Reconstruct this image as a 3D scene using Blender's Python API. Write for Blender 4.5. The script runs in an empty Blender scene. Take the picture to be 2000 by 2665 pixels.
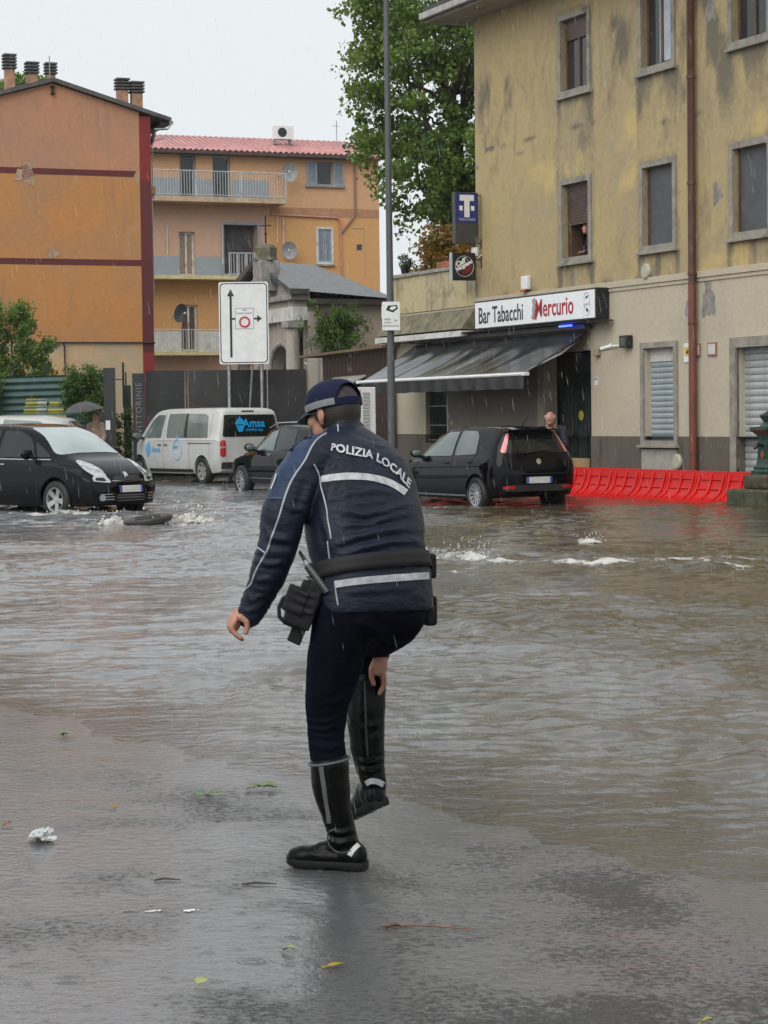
import bpy, bmesh, math, random
import numpy as np
from mathutils import Vector, Matrix, noise
from mathutils.bvhtree import BVHTree
from mathutils.geometry import delaunay_2d_cdt

random.seed(7)
rng = np.random.default_rng(7)
scene = bpy.context.scene
col = scene.collection
R = math.radians

# ------------------------------------------------------------------ camera
CAM_H, PITCH, ROLL, FPX = 1.62, R(2.5), R(0.75), 5600.0
cam_d = bpy.data.cameras.new('camera')
cam = bpy.data.objects.new('camera', cam_d)
col.objects.link(cam)
cam_d.sensor_fit = 'VERTICAL'
cam_d.sensor_height = 36.0
cam_d.lens = FPX / 2665.0 * 36.0
cam_d.clip_start, cam_d.clip_end = 0.1, 3000
cam.matrix_world = (Matrix.Translation((0, 0, CAM_H)) @ Matrix.Rotation(R(90) - PITCH, 4, 'X')
                    @ Matrix.Rotation(-ROLL, 4, 'Z'))
scene.camera = cam

# ------------------------------------------------------------------ sky, sun, exposure
SUN_EL, SUN_AZ = R(44), R(205)          # soft light through cloud, from behind the viewer's left shoulder
world = bpy.data.worlds.new('World')
scene.world = world
world.use_nodes = True
wn, wl = world.node_tree.nodes, world.node_tree.links
wn.clear()
sky = wn.new('ShaderNodeTexSky')
sky.sky_type = 'NISHITA'
sky.sun_disc = False
sky.sun_elevation, sky.sun_rotation = SUN_EL, SUN_AZ
sky.air_density, sky.dust_density, sky.ozone_density = 1.0, 6.0, 1.0
hs = wn.new('ShaderNodeHueSaturation'); hs.inputs['Saturation'].default_value = 0.15
mxw = wn.new('ShaderNodeMix'); mxw.data_type = 'RGBA'; mxw.inputs['Factor'].default_value = 0.86
mxw.inputs['B'].default_value = (7.15, 7.5, 7.75, 1)      # even cloud cover
bg = wn.new('ShaderNodeBackground'); bg.inputs['Strength'].default_value = 0.1
wo = wn.new('ShaderNodeOutputWorld')
wl.new(sky.outputs[0], hs.inputs['Color']); wl.new(hs.outputs[0], mxw.inputs['A'])
wl.new(mxw.outputs['Result'], bg.inputs['Color']); wl.new(bg.outputs[0], wo.inputs[0])
sun_d = bpy.data.lights.new('sun', 'SUN')
sun_d.energy, sun_d.angle, sun_d.color = 1.5, R(60), (1.0, 0.98, 0.95)
sun = bpy.data.objects.new('sun', sun_d); col.objects.link(sun)
sun.rotation_euler = (R(90) - SUN_EL, 0, R(-30))
scene.view_settings.view_transform = 'Standard'
scene.view_settings.look = 'None'
scene.view_settings.exposure = 0.35
scene.view_settings.gamma = 1.0
scene.cycles.max_bounces = 6
scene.cycles.volume_bounces = 0
scene.cycles.caustics_reflective = False
scene.cycles.caustics_refractive = False


# ------------------------------------------------------------------ object helpers
def tag(o, label=None, cat=None, group=None, kind=None):
    if label: o['label'] = label
    if cat: o['category'] = cat
    if group: o['group'] = group
    if kind: o['kind'] = kind
    return o


def empty(name, loc=(0, 0, 0), rz=0.0, label=None, cat=None, group=None, kind=None, parent=None):
    o = bpy.data.objects.new(name, None)
    col.objects.link(o)
    o.empty_display_size = 0.1
    o.location = loc
    o.rotation_euler = (0, 0, rz)
    if parent: o.parent = parent
    return tag(o, label, cat, group, kind)


def link_mesh(name, me, m, parent=None):
    o = bpy.data.objects.new(name, me)
    col.objects.link(o)
    if m is not None and len(me.materials) == 0:
        for x in (m if isinstance(m, (list, tuple)) else [m]): me.materials.append(x)
    if parent: o.parent = parent
    return o


def share(o, parent=None, name=None, loc=None, rot=None, scale=None):
    """a second object on the same mesh data"""
    c = bpy.data.objects.new(name or o.name.split('.')[0], o.data)
    col.objects.link(c)
    c.parent = parent if parent is not None else o.parent
    c.location = loc if loc is not None else o.location
    c.rotation_euler = rot if rot is not None else o.rotation_euler
    c.scale = scale if scale is not None else o.scale
    return c


def copy_tree(o, parent=None):
    c = o.copy(); col.objects.link(c); c.parent = parent
    for ch in [x for x in bpy.data.objects if x.parent == o]: copy_tree(ch, c)
    return c


class MB:
    def __init__(s): s.v, s.f, s.mi, s.cur = [], [], [], 0
    def add(s, verts, faces, mi=None):
        b = len(s.v)
        s.v.extend([tuple(p) for p in verts])
        for f in faces:
            s.f.append(tuple(i + b for i in f)); s.mi.append(s.cur if mi is None else mi)
        return s
    def box(s, x0, x1, y0, y1, z0, z1):
        v = [(x0, y0, z0), (x1, y0, z0), (x1, y1, z0), (x0, y1, z0), (x0, y0, z1), (x1, y0, z1), (x1, y1, z1), (x0, y1, z1)]
        return s.add(v, [(0, 3, 2, 1), (4, 5, 6, 7), (0, 1, 5, 4), (1, 2, 6, 5), (2, 3, 7, 6), (3, 0, 4, 7)])
    def tube(s, pts, rad, n=8, caps=True, squash=None):
        pts = [Vector(p) for p in pts]
        m = len(pts)
        if not hasattr(rad, '__len__'): rad = [rad] * m
        t0 = (pts[1] - pts[0]).normalized()
        up = Vector((0, 0, 1)) if abs(t0.z) < 0.9 else Vector((0, 1, 0))
        side = t0.cross(up).normalized()
        vs = []
        for i, p in enumerate(pts):
            t = (pts[min(i + 1, m - 1)] - pts[max(i - 1, 0)]).normalized()
            side = (side - t * side.dot(t)).normalized()
            w = t.cross(side)
            for k in range(n):
                a = 2 * math.pi * k / n
                vs.append(p + (side * math.cos(a) + w * math.sin(a)) * rad[i])
        fs = []
        for i in range(m - 1):
            for k in range(n):
                k2 = (k + 1) % n
                fs.append((i * n + k, i * n + k2, (i + 1) * n + k2, (i + 1) * n + k))
        if caps:
            fs.append(tuple(range(n - 1, -1, -1))); fs.append(tuple((m - 1) * n + k for k in range(n)))
        return s.add(vs, fs)
    def capsule(s, pts, rad, n=14):
        """closed tube with rounded ends"""
        pts = [Vector(p) for p in pts]
        d0 = (pts[0] - pts[1]).normalized(); d1 = (pts[-1] - pts[-2]).normalized()
        P, Q = [], []
        for a in (80, 55, 30): P.append(pts[0] + d0 * rad[0] * math.sin(R(a))); Q.append(rad[0] * math.cos(R(a)))
        P += pts; Q += list(rad)
        for a in (30, 55, 80): P.append(pts[-1] + d1 * rad[-1] * math.sin(R(a))); Q.append(rad[-1] * math.cos(R(a)))
        return s.tube(P, Q, n)
    def ellipsoid(s, c, ax, n=16, m=10):
        """ax: three axis vectors carrying the radii"""
        c = Vector(c); ax = [Vector(a) for a in ax]
        vs = [c - ax[2]]
        for j in range(1, m):
            t = math.pi * j / m - math.pi / 2
            for k in range(n):
                a = 2 * math.pi * k / n
                vs.append(c + ax[0] * math.cos(t) * math.cos(a) + ax[1] * math.cos(t) * math.sin(a) + ax[2] * math.sin(t))
        vs.append(c + ax[2])
        fs = [(0, 1 + (k + 1) % n, 1 + k) for k in range(n)]
        for j in range(m - 2):
            for k in range(n):
                k2 = (k + 1) % n
                fs.append((1 + j * n + k, 1 + j * n + k2, 1 + (j + 1) * n + k2, 1 + (j + 1) * n + k))
        L = len(vs) - 1
        fs += [(L, 1 + (m - 2) * n + k, 1 + (m - 2) * n + (k + 1) % n) for k in range(n)]
        return s.add(vs, fs)
    def lathe(s, prof, n=24, axis='Z', org=(0, 0, 0), caps=True):
        o = Vector(org); vs = []
        for r, h in prof:
            for k in range(n):
                a = 2 * math.pi * k / n
                p = (r * math.cos(a), r * math.sin(a), h)
                if axis == 'Y': p = (p[0], h, p[1])
                if axis == 'X': p = (h, p[0], p[1])
                vs.append(o + Vector(p))
        m = len(prof); fs = []
        for i in range(m - 1):
            for k in range(n):
                k2 = (k + 1) % n
                fs.append((i * n + k, i * n + k2, (i + 1) * n + k2, (i + 1) * n + k))
        if caps:
            fs.append(tuple(range(n - 1, -1, -1))); fs.append(tuple((m - 1) * n + k for k in range(n)))
        return s.add(vs, fs)
    def prism(s, outline, fr, to, axis='Y'):
        """2D outline extruded between two coordinates along an axis"""
        n = len(outline)
        def P(a, b, h):
            return {'Y': (a, h, b), 'X': (h, a, b), 'Z': (a, b, h)}[axis]
        vs = [P(a, b, fr) for a, b in outline] + [P(a, b, to) for a, b in outline]
        fs = [tuple(range(n)), tuple(range(2 * n - 1, n - 1, -1))]
        fs += [(k, k + n, (k + 1) % n + n, (k + 1) % n) for k in range(n)]
        return s.add(vs, fs)
    def loft(s, rings, caps=True):
        n = len(rings[0]); b = [p for r in rings for p in r]; fs = []
        for i in range(len(rings) - 1):
            for k in range(n):
                k2 = (k + 1) % n
                fs.append((i * n + k, i * n + k2, (i + 1) * n + k2, (i + 1) * n + k))
        if caps:
            fs.append(tuple(range(n - 1, -1, -1))); fs.append(tuple((len(rings) - 1) * n + k for k in range(n)))
        return s.add(b, fs)
    def mesh(s, name, smooth=None, fix=True):
        me = bpy.data.meshes.new(name)
        me.from_pydata(s.v, [], s.f)
        if any(s.mi):
            me.polygons.foreach_set('material_index', s.mi)
        if fix:
            bm = bmesh.new(); bm.from_mesh(me)
            bmesh.ops.recalc_face_normals(bm, faces=bm.faces)
            bm.to_mesh(me); bm.free()
        if smooth is not None:
            me.shade_smooth()
            if smooth < 180: me.set_sharp_from_angle(angle=R(smooth))
        return me
    def build(s, name, m, parent=None, smooth=None, bevel=0, fix=True):
        o = link_mesh(name, s.mesh(name, smooth, fix), m, parent)
        if bevel:
            b = o.modifiers.new('bevel', 'BEVEL'); b.width = bevel; b.segments = 2; b.limit_method = 'ANGLE'
            b.angle_limit = R(40)
        return o


def box(name, m, parent, x0, x1, y0, y1, z0, z1, bevel=0):
    return MB().box(x0, x1, y0, y1, z0, z1).build(name, m, parent, None, bevel)


def evaluated(o):
    dg = bpy.context.evaluated_depsgraph_get()
    me = bpy.data.meshes.new_from_object(o.evaluated_get(dg))
    return me


def remesh(mb, voxel, smooth_it=6, name='m'):
    """joins overlapping closed shapes into one continuous skin"""
    me = mb.mesh(name)
    o = bpy.data.objects.new('tmp', me); col.objects.link(o)
    r = o.modifiers.new('r', 'REMESH'); r.mode = 'VOXEL'; r.voxel_size = voxel
    if smooth_it:
        sm = o.modifiers.new('s', 'SMOOTH'); sm.iterations = smooth_it; sm.factor = 0.5
    out = evaluated(o)
    bpy.data.objects.remove(o)
    out.name = name
    out.materials.clear()
    out.shade_smooth()
    return out


def bvh_of(me):
    return BVHTree.FromPolygons([v.co.copy() for v in me.vertices], [tuple(p.vertices) for p in me.polygons])


def chaikin(pts, it=2, closed=True):
    pts = [Vector(p) for p in pts]
    for _ in range(it):
        q = []
        n = len(pts)
        if not closed: q.append(pts[0])
        for i in range(n if closed else n - 1):
            a, b = pts[i], pts[(i + 1) % n]
            q += [a * 0.75 + b * 0.25, a * 0.25 + b * 0.75]
        if not closed: q.append(pts[-1])
        pts = q
    return pts


def round_poly(pts, r=.06, n_=4):
    pts = [Vector((p[0], p[1], 0)) for p in pts]; out = []; N_ = len(pts)
    for i in range(N_):
        a, b, c = pts[i - 1], pts[i], pts[(i + 1) % N_]
        u, w = (a - b), (c - b); k = min(r, u.length * .45, w.length * .45)
        p, q = b + u.normalized() * k, b + w.normalized() * k
        for j in range(n_ + 1):
            t = j / n_; out.append(p * (1 - t) ** 2 + b * 2 * t * (1 - t) + q * t * t)
    return out


def tri_outline(outline, step):
    """constrained triangulation of a 2D outline with inner points every step"""
    n = len(outline); pts = []
    edges = []
    for i in range(n):
        a, b = Vector(outline[i]).to_2d(), Vector(outline[(i + 1) % n]).to_2d()
        k = max(1, int((b - a).length / step))
        for j in range(k): pts.append(a.lerp(b, j / k))
    m = len(pts)
    edges = [(i, (i + 1) % m) for i in range(m)]
    xs = [p.x for p in pts]; ys = [p.y for p in pts]
    x = min(xs) + step
    while x < max(xs):
        y = min(ys) + step
        while y < max(ys):
            pts.append(Vector((x + random.uniform(-.05, .05) * step, y + random.uniform(-.05, .05) * step))); y += step
        x += step
    r = delaunay_2d_cdt(pts, edges, [], 1, 1e-6)
    return r[0], [f for f in r[2]]


def patch(name, m, parent, bvh, outline, o, ex, ey, dr, off=0.004, step=0.06, thick=0.0, smooth=60, tris=None):
    """lays a flat outline onto a surface: every point is dropped along dr onto it"""
    o, ex, ey, dr = Vector(o), Vector(ex), Vector(ey), Vector(dr).normalized()
    vs, fs = tris if tris else tri_outline(outline, step)
    P, ok = [], []
    for q in vs:
        p0 = o + ex * q[0] + ey * q[1]
        h, nrm, i, d = bvh.ray_cast(p0, dr)
        if h is None: ok.append(False); P.append(p0)
        else:
            if nrm.dot(dr) > 0: nrm = -nrm
            ok.append(True); P.append(h + nrm * off * 0.5 - dr * off * 0.5)
    if not any(ok): return None
    dep = [(P[i] - (o + ex * vs[i][0] + ey * vs[i][1])).dot(dr) for i in range(len(P)) if ok[i]]
    md = sorted(dep)[len(dep) // 2]
    F = [f for f in fs if all(ok[i] for i in f) and max((P[i] - o).dot(dr) for i in f) - min((P[i] - o).dot(dr) for i in f) < max(0.25, step * 6)]
    if not F: return None
    me = bpy.data.meshes.new(name)
    me.from_pydata([tuple(p) for p in P], [], [tuple(f) for f in F])
    bm = bmesh.new(); bm.from_mesh(me)
    bmesh.ops.delete(bm, geom=[v for v in bm.verts if not v.link_faces], context='VERTS')
    bmesh.ops.recalc_face_normals(bm, faces=bm.faces)
    f0 = bm.faces[:]
    if f0 and sum((f.normal.dot(dr) for f in f0)) > 0: bmesh.ops.reverse_faces(bm, faces=f0)
    bm.to_mesh(me); bm.free()
    me.shade_smooth()
    ob = link_mesh(name, me, m, parent)
    if thick:
        s = ob.modifiers.new('t', 'SOLIDIFY'); s.thickness = thick; s.offset = -1
    return ob


def line_on(name, m, parent, bvh, pts, o, ex, ey, dr, r=0.004, off=0.002, step=0.03, n=5):
    """a thin raised cord along a path dropped onto a surface"""
    o, ex, ey, dr = Vector(o), Vector(ex), Vector(ey), Vector(dr).normalized()
    q = []
    for a, b in zip(pts[:-1], pts[1:]):
        a, b = Vector(a), Vector(b); k = max(1, int((b - a).length / step))
        q += [a.lerp(b, j / k) for j in range(k)]
    q.append(Vector(pts[-1]))
    P = []
    for s in q:
        p0 = o + ex * s[0] + ey * s[1]
        h, nrm, i, d = bvh.ray_cast(p0, dr)
        if h is None: continue
        if nrm.dot(dr) > 0: nrm = -nrm
        P.append(h + nrm * off)
    if len(P) < 2: return None
    return MB().tube(P, r, n).build(name, m, parent, 60)


_txt = {}
def text_tris(s, size=1.0, sx=1.0, bold=0.0, align='CENTER', shear=0.0, space=1.0):
    key = (s, size, sx, bold, align, shear, space)
    if key in _txt: return _txt[key]
    cu = bpy.data.curves.new('t', 'FONT')
    cu.body = s; cu.size = size; cu.align_x = align; cu.align_y = 'CENTER'; cu.offset = bold; cu.shear = shear
    cu.resolution_u = 3; cu.space_character = space
    o = bpy.data.objects.new('t', cu); col.objects.link(o)
    me = evaluated(o)
    vs = [(v.co.x * sx, v.co.y) for v in me.vertices]; fs = [tuple(p.vertices) for p in me.polygons]
    bpy.data.objects.remove(o); bpy.data.meshes.remove(me)
    _txt[key] = (vs, fs)
    return vs, fs


def text(name, m, parent, s, size, o, ex, ey, sx=1.0, bold=0.0, thick=0.004, align='CENTER', shear=0.0, space=1.0):
    vs, fs = text_tris(s, size, sx, bold, align, shear, space)
    o, ex, ey = Vector(o), Vector(ex).normalized(), Vector(ey).normalized()
    me = bpy.data.meshes.new(name)
    me.from_pydata([tuple(o + ex * a + ey * b) for a, b in vs], [], fs)
    ob = link_mesh(name, me, m, parent)
    if thick:
        md = ob.modifiers.new('t', 'SOLIDIFY'); md.thickness = thick; md.offset = 0
    return ob


# ------------------------------------------------------------------ materials
def nt(name):
    m = bpy.data.materials.new(name); m.use_nodes = True
    n, l = m.node_tree.nodes, m.node_tree.links
    n.clear()
    out = n.new('ShaderNodeOutputMaterial'); b = n.new('ShaderNodeBsdfPrincipled')
    l.new(b.outputs[0], out.inputs[0])
    return m, n, l, b


def coords(n, l, scale=(1, 1, 1), kind='Object', loc=(0, 0, 0), rot=(0, 0, 0)):
    t = n.new('ShaderNodeTexCoord'); mp = n.new('ShaderNodeMapping')
    mp.inputs['Scale'].default_value = scale; mp.inputs['Location'].default_value = loc
    mp.inputs['Rotation'].default_value = rot
    l.new(t.outputs[kind], mp.inputs[0])
    return mp.outputs[0]


def noise_n(n, l, vec, scale, detail=4, rough=0.55, dist=0.0):
    t = n.new('ShaderNodeTexNoise')
    t.inputs['Scale'].default_value = scale; t.inputs['Detail'].default_value = detail
    t.inputs['Roughness'].default_value = rough; t.inputs['Distortion'].default_value = dist
    l.new(vec, t.inputs['Vector'])
    return t.outputs['Fac']


def ramp(n, l, fac, a, b, ca=(0, 0, 0, 1), cb=(1, 1, 1, 1)):
    r = n.new('ShaderNodeMapRange')
    r.inputs['From Min'].default_value = a; r.inputs['From Max'].default_value = b
    r.clamp = True; r.interpolation_type = 'SMOOTHSTEP'
    l.new(fac, r.inputs['Value'])
    return r.outputs[0]


def mixc(n, l, fac, a, b):
    x = n.new('ShaderNodeMix'); x.data_type = 'RGBA'
    if isinstance(fac, (int, float)): x.inputs['Factor'].default_value = fac
    else: l.new(fac, x.inputs['Factor'])
    for k, v in (('A', a), ('B', b)):
        if isinstance(v, (tuple, list)): x.inputs[k].default_value = (v[0], v[1], v[2], 1)
        else: l.new(v, x.inputs[k])
    return x.outputs['Result']


def math_n(n, l, op, a, b=None, c=None):
    x = n.new('ShaderNodeMath'); x.operation = op
    for i, v in enumerate((a, b, c)):
        if v is None: continue
        if isinstance(v, (int, float)): x.inputs[i].default_value = v
        else: l.new(v, x.inputs[i])
    return x.outputs[0]


def bump_n(n, l, h, strength, dist=0.01, normal=None):
    b = n.new('ShaderNodeBump'); b.inputs['Strength'].default_value = strength
    b.inputs['Distance'].default_value = dist
    l.new(h, b.inputs['Height'])
    if normal is not None: l.new(normal, b.inputs['Normal'])
    return b.outputs[0]


def srgb(r, g, b):
    f = lambda c: (c / 255 / 12.92) if c / 255 <= 0.04045 else ((c / 255 + 0.055) / 1.055) ** 2.4
    return (f(r), f(g), f(b))


def mat(name, c, rough=0.6, var=0.18, vs=4.0, bump=0.0, bs=60.0, metal=0.0, spec=0.5, coat=0.0, bd=0.004, rv=0.1, dirt=None, ds=1.5, sheen=0, emit=None, kind='Object'):
    m, n, l, b = nt(name)
    v = coords(n, l, kind=kind)
    f = noise_n(n, l, v, vs, 5)
    lo = tuple(x * (1 - var) for x in c); hi = tuple(min(1, x * (1 + var)) for x in c)
    cc = mixc(n, l, ramp(n, l, f, 0.3, 0.7), lo, hi)
    if dirt:
        d = noise_n(n, l, v, ds, 6, 0.65)
        cc = mixc(n, l, ramp(n, l, d, 0.52, 0.72), cc, dirt)
    l.new(cc, b.inputs['Base Color'])
    rr = n.new('ShaderNodeMapRange')
    rr.inputs['To Min'].default_value = max(0.0, rough - rv); rr.inputs['To Max'].default_value = min(1, rough + rv)
    l.new(f, rr.inputs['Value']); l.new(rr.outputs[0], b.inputs['Roughness'])
    b.inputs['Metallic'].default_value = metal
    b.inputs['Specular IOR Level'].default_value = spec
    b.inputs['Coat Weight'].default_value = coat
    b.inputs['Coat Roughness'].default_value = 0.05
    if sheen: b.inputs['Sheen Weight'].default_value = sheen
    if bump: l.new(bump_n(n, l, noise_n(n, l, v, bs, 4), bump, bd), b.inputs['Normal'])
    if emit:
        b.inputs['Emission Color'].default_value = (*emit[:3], 1); b.inputs['Emission Strength'].default_value = emit[3]
    return m


def plaster(name, c1, c2, stain, s_amt=(0.55, 0.72), patch_c=None, p_amt=(0.62, 0.66), seed=0.0, streak=0.4, worn=None):
    """painted render: slow colour drift, damp streaks running down, dirty patches, fine grain"""
    m, n, l, b = nt(name)
    v = coords(n, l, loc=(seed, seed * .7, seed * .3))
    base = mixc(n, l, ramp(n, l, noise_n(n, l, v, 0.45, 4), 0.35, 0.65), c1, c2)
    fine = noise_n(n, l, v, 9.0, 6, 0.7)
    base = mixc(n, l, ramp(n, l, fine, 0.3, 0.8), base, mixc(n, l, 0.16, base, (0.02, 0.02, 0.02)))
    vst = coords(n, l, (1.6, 1.6, 0.22), loc=(seed + 3, 0, 0))
    st = ramp(n, l, noise_n(n, l, vst, 1.4, 7, 0.68, 0.3), s_amt[0], s_amt[1])
    big = ramp(n, l, noise_n(n, l, v, 0.35, 3), 0.40, 0.60)
    stf = math_n(n, l, 'MULTIPLY', math_n(n, l, 'MULTIPLY', st, big), streak * 2.0)
    base = mixc(n, l, stf, base, stain)
    blot = ramp(n, l, noise_n(n, l, v, 1.1, 7, 0.72, 0.6), s_amt[0] + 0.03, s_amt[1] + 0.02)
    base = mixc(n, l, math_n(n, l, 'MULTIPLY', blot, streak), base, stain)
    if patch_c:
        base = mixc(n, l, ramp(n, l, noise_n(n, l, v, 0.42, 5, 0.55, 0.5), p_amt[0], p_amt[1]), base, patch_c)
    if worn:
        base = mixc(n, l, ramp(n, l, noise_n(n, l, v, 2.3, 6, 0.6, 0.4), 0.70, 0.73), base, worn)
    l.new(base, b.inputs['Base Color'])
    b.inputs['Roughness'].default_value = 0.8
    b.inputs['Specular IOR Level'].default_value = 0.3
    h = noise_n(n, l, v, 30, 5, 0.6)
    l.new(bump_n(n, l, h, 0.35, 0.01), b.inputs['Normal'])
    return m


def glass_mat(name, c=(0.02, 0.025, 0.025), rough=0.03):
    m, n, l, b = nt(name)
    v = coords(n, l)
    l.new(mixc(n, l, noise_n(n, l, v, 1.5, 3), tuple(x * .5 for x in c), tuple(x * 1.5 for x in c)), b.inputs['Base Color'])
    b.inputs['Roughness'].default_value = rough; b.inputs['IOR'].default_value = 1.52
    l.new(bump_n(n, l, noise_n(n, l, v, 30, 2), 0.03, 0.01), b.inputs['Normal'])
    return m
# ------------------------------------------------------------------ shared materials
WHITE = mat('white_paint', (0.72, 0.73, 0.72), 0.45, 0.06)
OFFWHITE = mat('aged_white', (0.55, 0.55, 0.52), 0.6, 0.15, dirt=(0.25, 0.24, 0.2))
BLACK = mat('black_plastic', (0.012, 0.012, 0.013), 0.35, 0.3)
DARK = mat('dark_void', (0.012, 0.012, 0.013), 0.7, 0.4)
STEEL = mat('galvanised_steel', (0.32, 0.34, 0.35), 0.42, 0.2, metal=0.6, vs=8)
POLEGREY = mat('pole_paint', (0.075, 0.08, 0.085), 0.4, 0.15, vs=2)
CONC = mat('concrete', (0.26, 0.25, 0.23), 0.8, 0.25, bump=0.3, bs=30, dirt=(0.1, 0.1, 0.09))
STONE = mat('stone', (0.28, 0.265, 0.24), 0.75, 0.25, bump=0.4, bs=25, dirt=(0.07, 0.07, 0.055))
SHUTTER = mat('grey_blue_shutter', (0.26, 0.30, 0.35), 0.55, 0.12)
WOODBR = mat('brown_wood', (0.10, 0.055, 0.035), 0.5, 0.3, vs=6)
GLASSW = glass_mat('window_glass', (0.03, 0.034, 0.036))
RUST = mat('brown_pipe', (0.10, 0.042, 0.028), 0.45, 0.25, vs=3, dirt=(0.05, 0.03, 0.022))
TERRA = mat('terracotta', (0.30, 0.10, 0.05), 0.7, 0.2)
RAILM = mat('pale_railing', (0.42, 0.45, 0.46), 0.5, 0.15)

# ------------------------------------------------------------------ ground and flood water
WATER_Z = -0.02
EN = Vector((0.826, 0.565))          # from the dry asphalt towards the flooded street

def shore(x, y):
    return (x + 0.29) * EN.x + (y - 9.55) * EN.y

def fbm(x, y, scale, seed, octv=4):
    """cheap smooth random field built from turned sines"""
    r = np.random.default_rng(seed); out = np.zeros_like(x); a = 1.0; tot = 0
    for o in range(octv):
        for k in range(5):
            th = r.uniform(0, 2 * np.pi); ph = r.uniform(0, 6.28); f = scale * (1.9 ** o) * r.uniform(.7, 1.3)
            out += a * np.sin(f * (x * np.cos(th) + y * np.sin(th)) + ph + 1.3 * np.sin(f * .6 * (y * np.cos(th) - x * np.sin(th)) + ph * 2))
        tot += a * 2.2; a *= 0.55
    return out / tot

def ground_z(x, y):
    s = shore(x, y)
    z = np.where(s < 0, WATER_Z - 0.022 * s, WATER_Z - 0.028 * s)
    z = np.where(s < -2.5, WATER_Z + 0.055 - 0.004 * (s + 2.5), z)
    z = np.maximum(z, -0.16)
    amp = np.clip(1 - np.abs(s) / 6, 0.15, 1)
    return z + amp * (0.0035 * fbm(x, y, 1.2, 3) + 0.0022 * fbm(x, y, 9.0, 5))

def grid_mesh(name, X, Y, Z):
    ny, nx = X.shape
    co = np.stack([X, Y, Z], -1).reshape(-1, 3)
    i = np.arange(ny * nx).reshape(ny, nx)
    f = np.stack([i[:-1, :-1], i[:-1, 1:], i[1:, 1:], i[1:, :-1]], -1).reshape(-1, 4)
    me = bpy.data.meshes.new(name)
    me.vertices.add(len(co)); me.vertices.foreach_set('co', co.astype(np.float32).ravel())
    me.loops.add(f.size); me.loops.foreach_set('vertex_index', f.astype(np.int32).ravel())
    me.polygons.add(len(f)); me.polygons.foreach_set('loop_start', np.arange(0, f.size, 4, dtype=np.int32))
    me.update(calc_edges=True); me.shade_smooth()
    return me

# wet asphalt
m, n, l, b = nt('wet_asphalt')
v = coords(n, l)
agg = noise_n(n, l, v, 110, 5, 0.75)
vor = n.new('ShaderNodeTexVoronoi'); vor.inputs['Scale'].default_value = 90; l.new(v, vor.inputs['Vector'])
mid = noise_n(n, l, v, 2.2, 6, 0.62)
lowf = noise_n(n, l, coords(n, l, (1, .7, 1), loc=(3.1, 1.7, 0)), 0.75, 5, 0.6, 0.3)
lvl = ramp(n, l, math_n(n, l, 'ADD', math_n(n, l, 'MULTIPLY', lowf, 0.7), math_n(n, l, 'MULTIPLY', mid, 0.3)), 0.36, 0.66)
sx_ = n.new('ShaderNodeSeparateXYZ'); l.new(v, sx_.inputs[0])
lvl = math_n(n, l, 'SUBTRACT', lvl, math_n(n, l, 'MULTIPLY', sx_.outputs[0], 0.36))      # the road falls to the left, the film is deeper there
shr = math_n(n, l, 'ADD', math_n(n, l, 'MULTIPLY', math_n(n, l, 'ADD', sx_.outputs[0], 0.29), EN.x), math_n(n, l, 'MULTIPLY', math_n(n, l, 'SUBTRACT', sx_.outputs[1], 9.55), EN.y))
lvl = math_n(n, l, 'ADD', lvl, math_n(n, l, 'MULTIPLY', ramp(n, l, shr, -0.7, 0.0), 0.6))   # soaked strip along the water's edge
stones = noise_n(n, l, v, 40, 6, 0.72)               # the aggregate stands proud of the water film where it is thin
pudm = ramp(n, l, math_n(n, l, 'SUBTRACT', math_n(n, l, 'ADD', math_n(n, l, 'MULTIPLY', lvl, 0.34), 0.36), stones), -0.11, 0.09)
c0 = mixc(n, l, ramp(n, l, vor.outputs['Distance'], 0.1, 0.6), (0.022, 0.021, 0.020), (0.060, 0.058, 0.056))
c0 = mixc(n, l, ramp(n, l, mid, 0.35, 0.7), c0, mixc(n, l, 0.5, c0, (0.02, 0.02, 0.02)))
mud = ramp(n, l, noise_n(n, l, coords(n, l, (1, 1, 1), loc=(9, 4, 0)), 0.9, 6, 0.65, 0.8), 0.60, 0.70)
c0 = mixc(n, l, math_n(n, l, 'MULTIPLY', mud, 0.4), c0, (0.085, 0.05, 0.03))
c0 = mixc(n, l, math_n(n, l, 'MULTIPLY', pudm, 0.75), c0, (0.112, 0.116, 0.120))      # thin silty film, sky reflection put into its pale colour
l.new(c0, b.inputs['Base Color'])
hA = math_n(n, l, 'ADD', math_n(n, l, 'MULTIPLY', agg, 0.7), math_n(n, l, 'MULTIPLY', vor.outputs['Distance'], 0.6))
l.new(bump_n(n, l, hA, 0.8, 0.010), b.inputs['Normal'])
rg = n.new('ShaderNodeMapRange'); rg.inputs['To Min'].default_value = 0.6; rg.inputs['To Max'].default_value = 0.30
l.new(pudm, rg.inputs['Value']); l.new(rg.outputs[0], b.inputs['Roughness'])
# the standing water film on top: smooth, pocked by rain
def rain_rings(n, l, vec, scale, freq, on=0.55):
    vo = n.new('ShaderNodeTexVoronoi'); vo.inputs['Scale'].default_value = scale; l.new(vec, vo.inputs['Vector'])
    w = math_n(n, l, 'SINE', math_n(n, l, 'MULTIPLY', vo.outputs['Distance'], freq))
    fall = ramp(n, l, vo.outputs['Distance'], 0.42, 0.05)
    sep = n.new('ShaderNodeSeparateColor'); l.new(vo.outputs['Color'], sep.inputs[0])
    return math_n(n, l, 'MULTIPLY', math_n(n, l, 'MULTIPLY', w, fall), ramp(n, l, sep.outputs[0], on, on + .25))
v2 = coords(n, l, (1, 1, 0.01))
rip = math_n(n, l, 'ADD', math_n(n, l, 'MULTIPLY', rain_rings(n, l, v2, 5.5, 70, .6), 0.35), math_n(n, l, 'MULTIPLY', rain_rings(n, l, v2, 11.0, 45, .4), 0.2))
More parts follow.
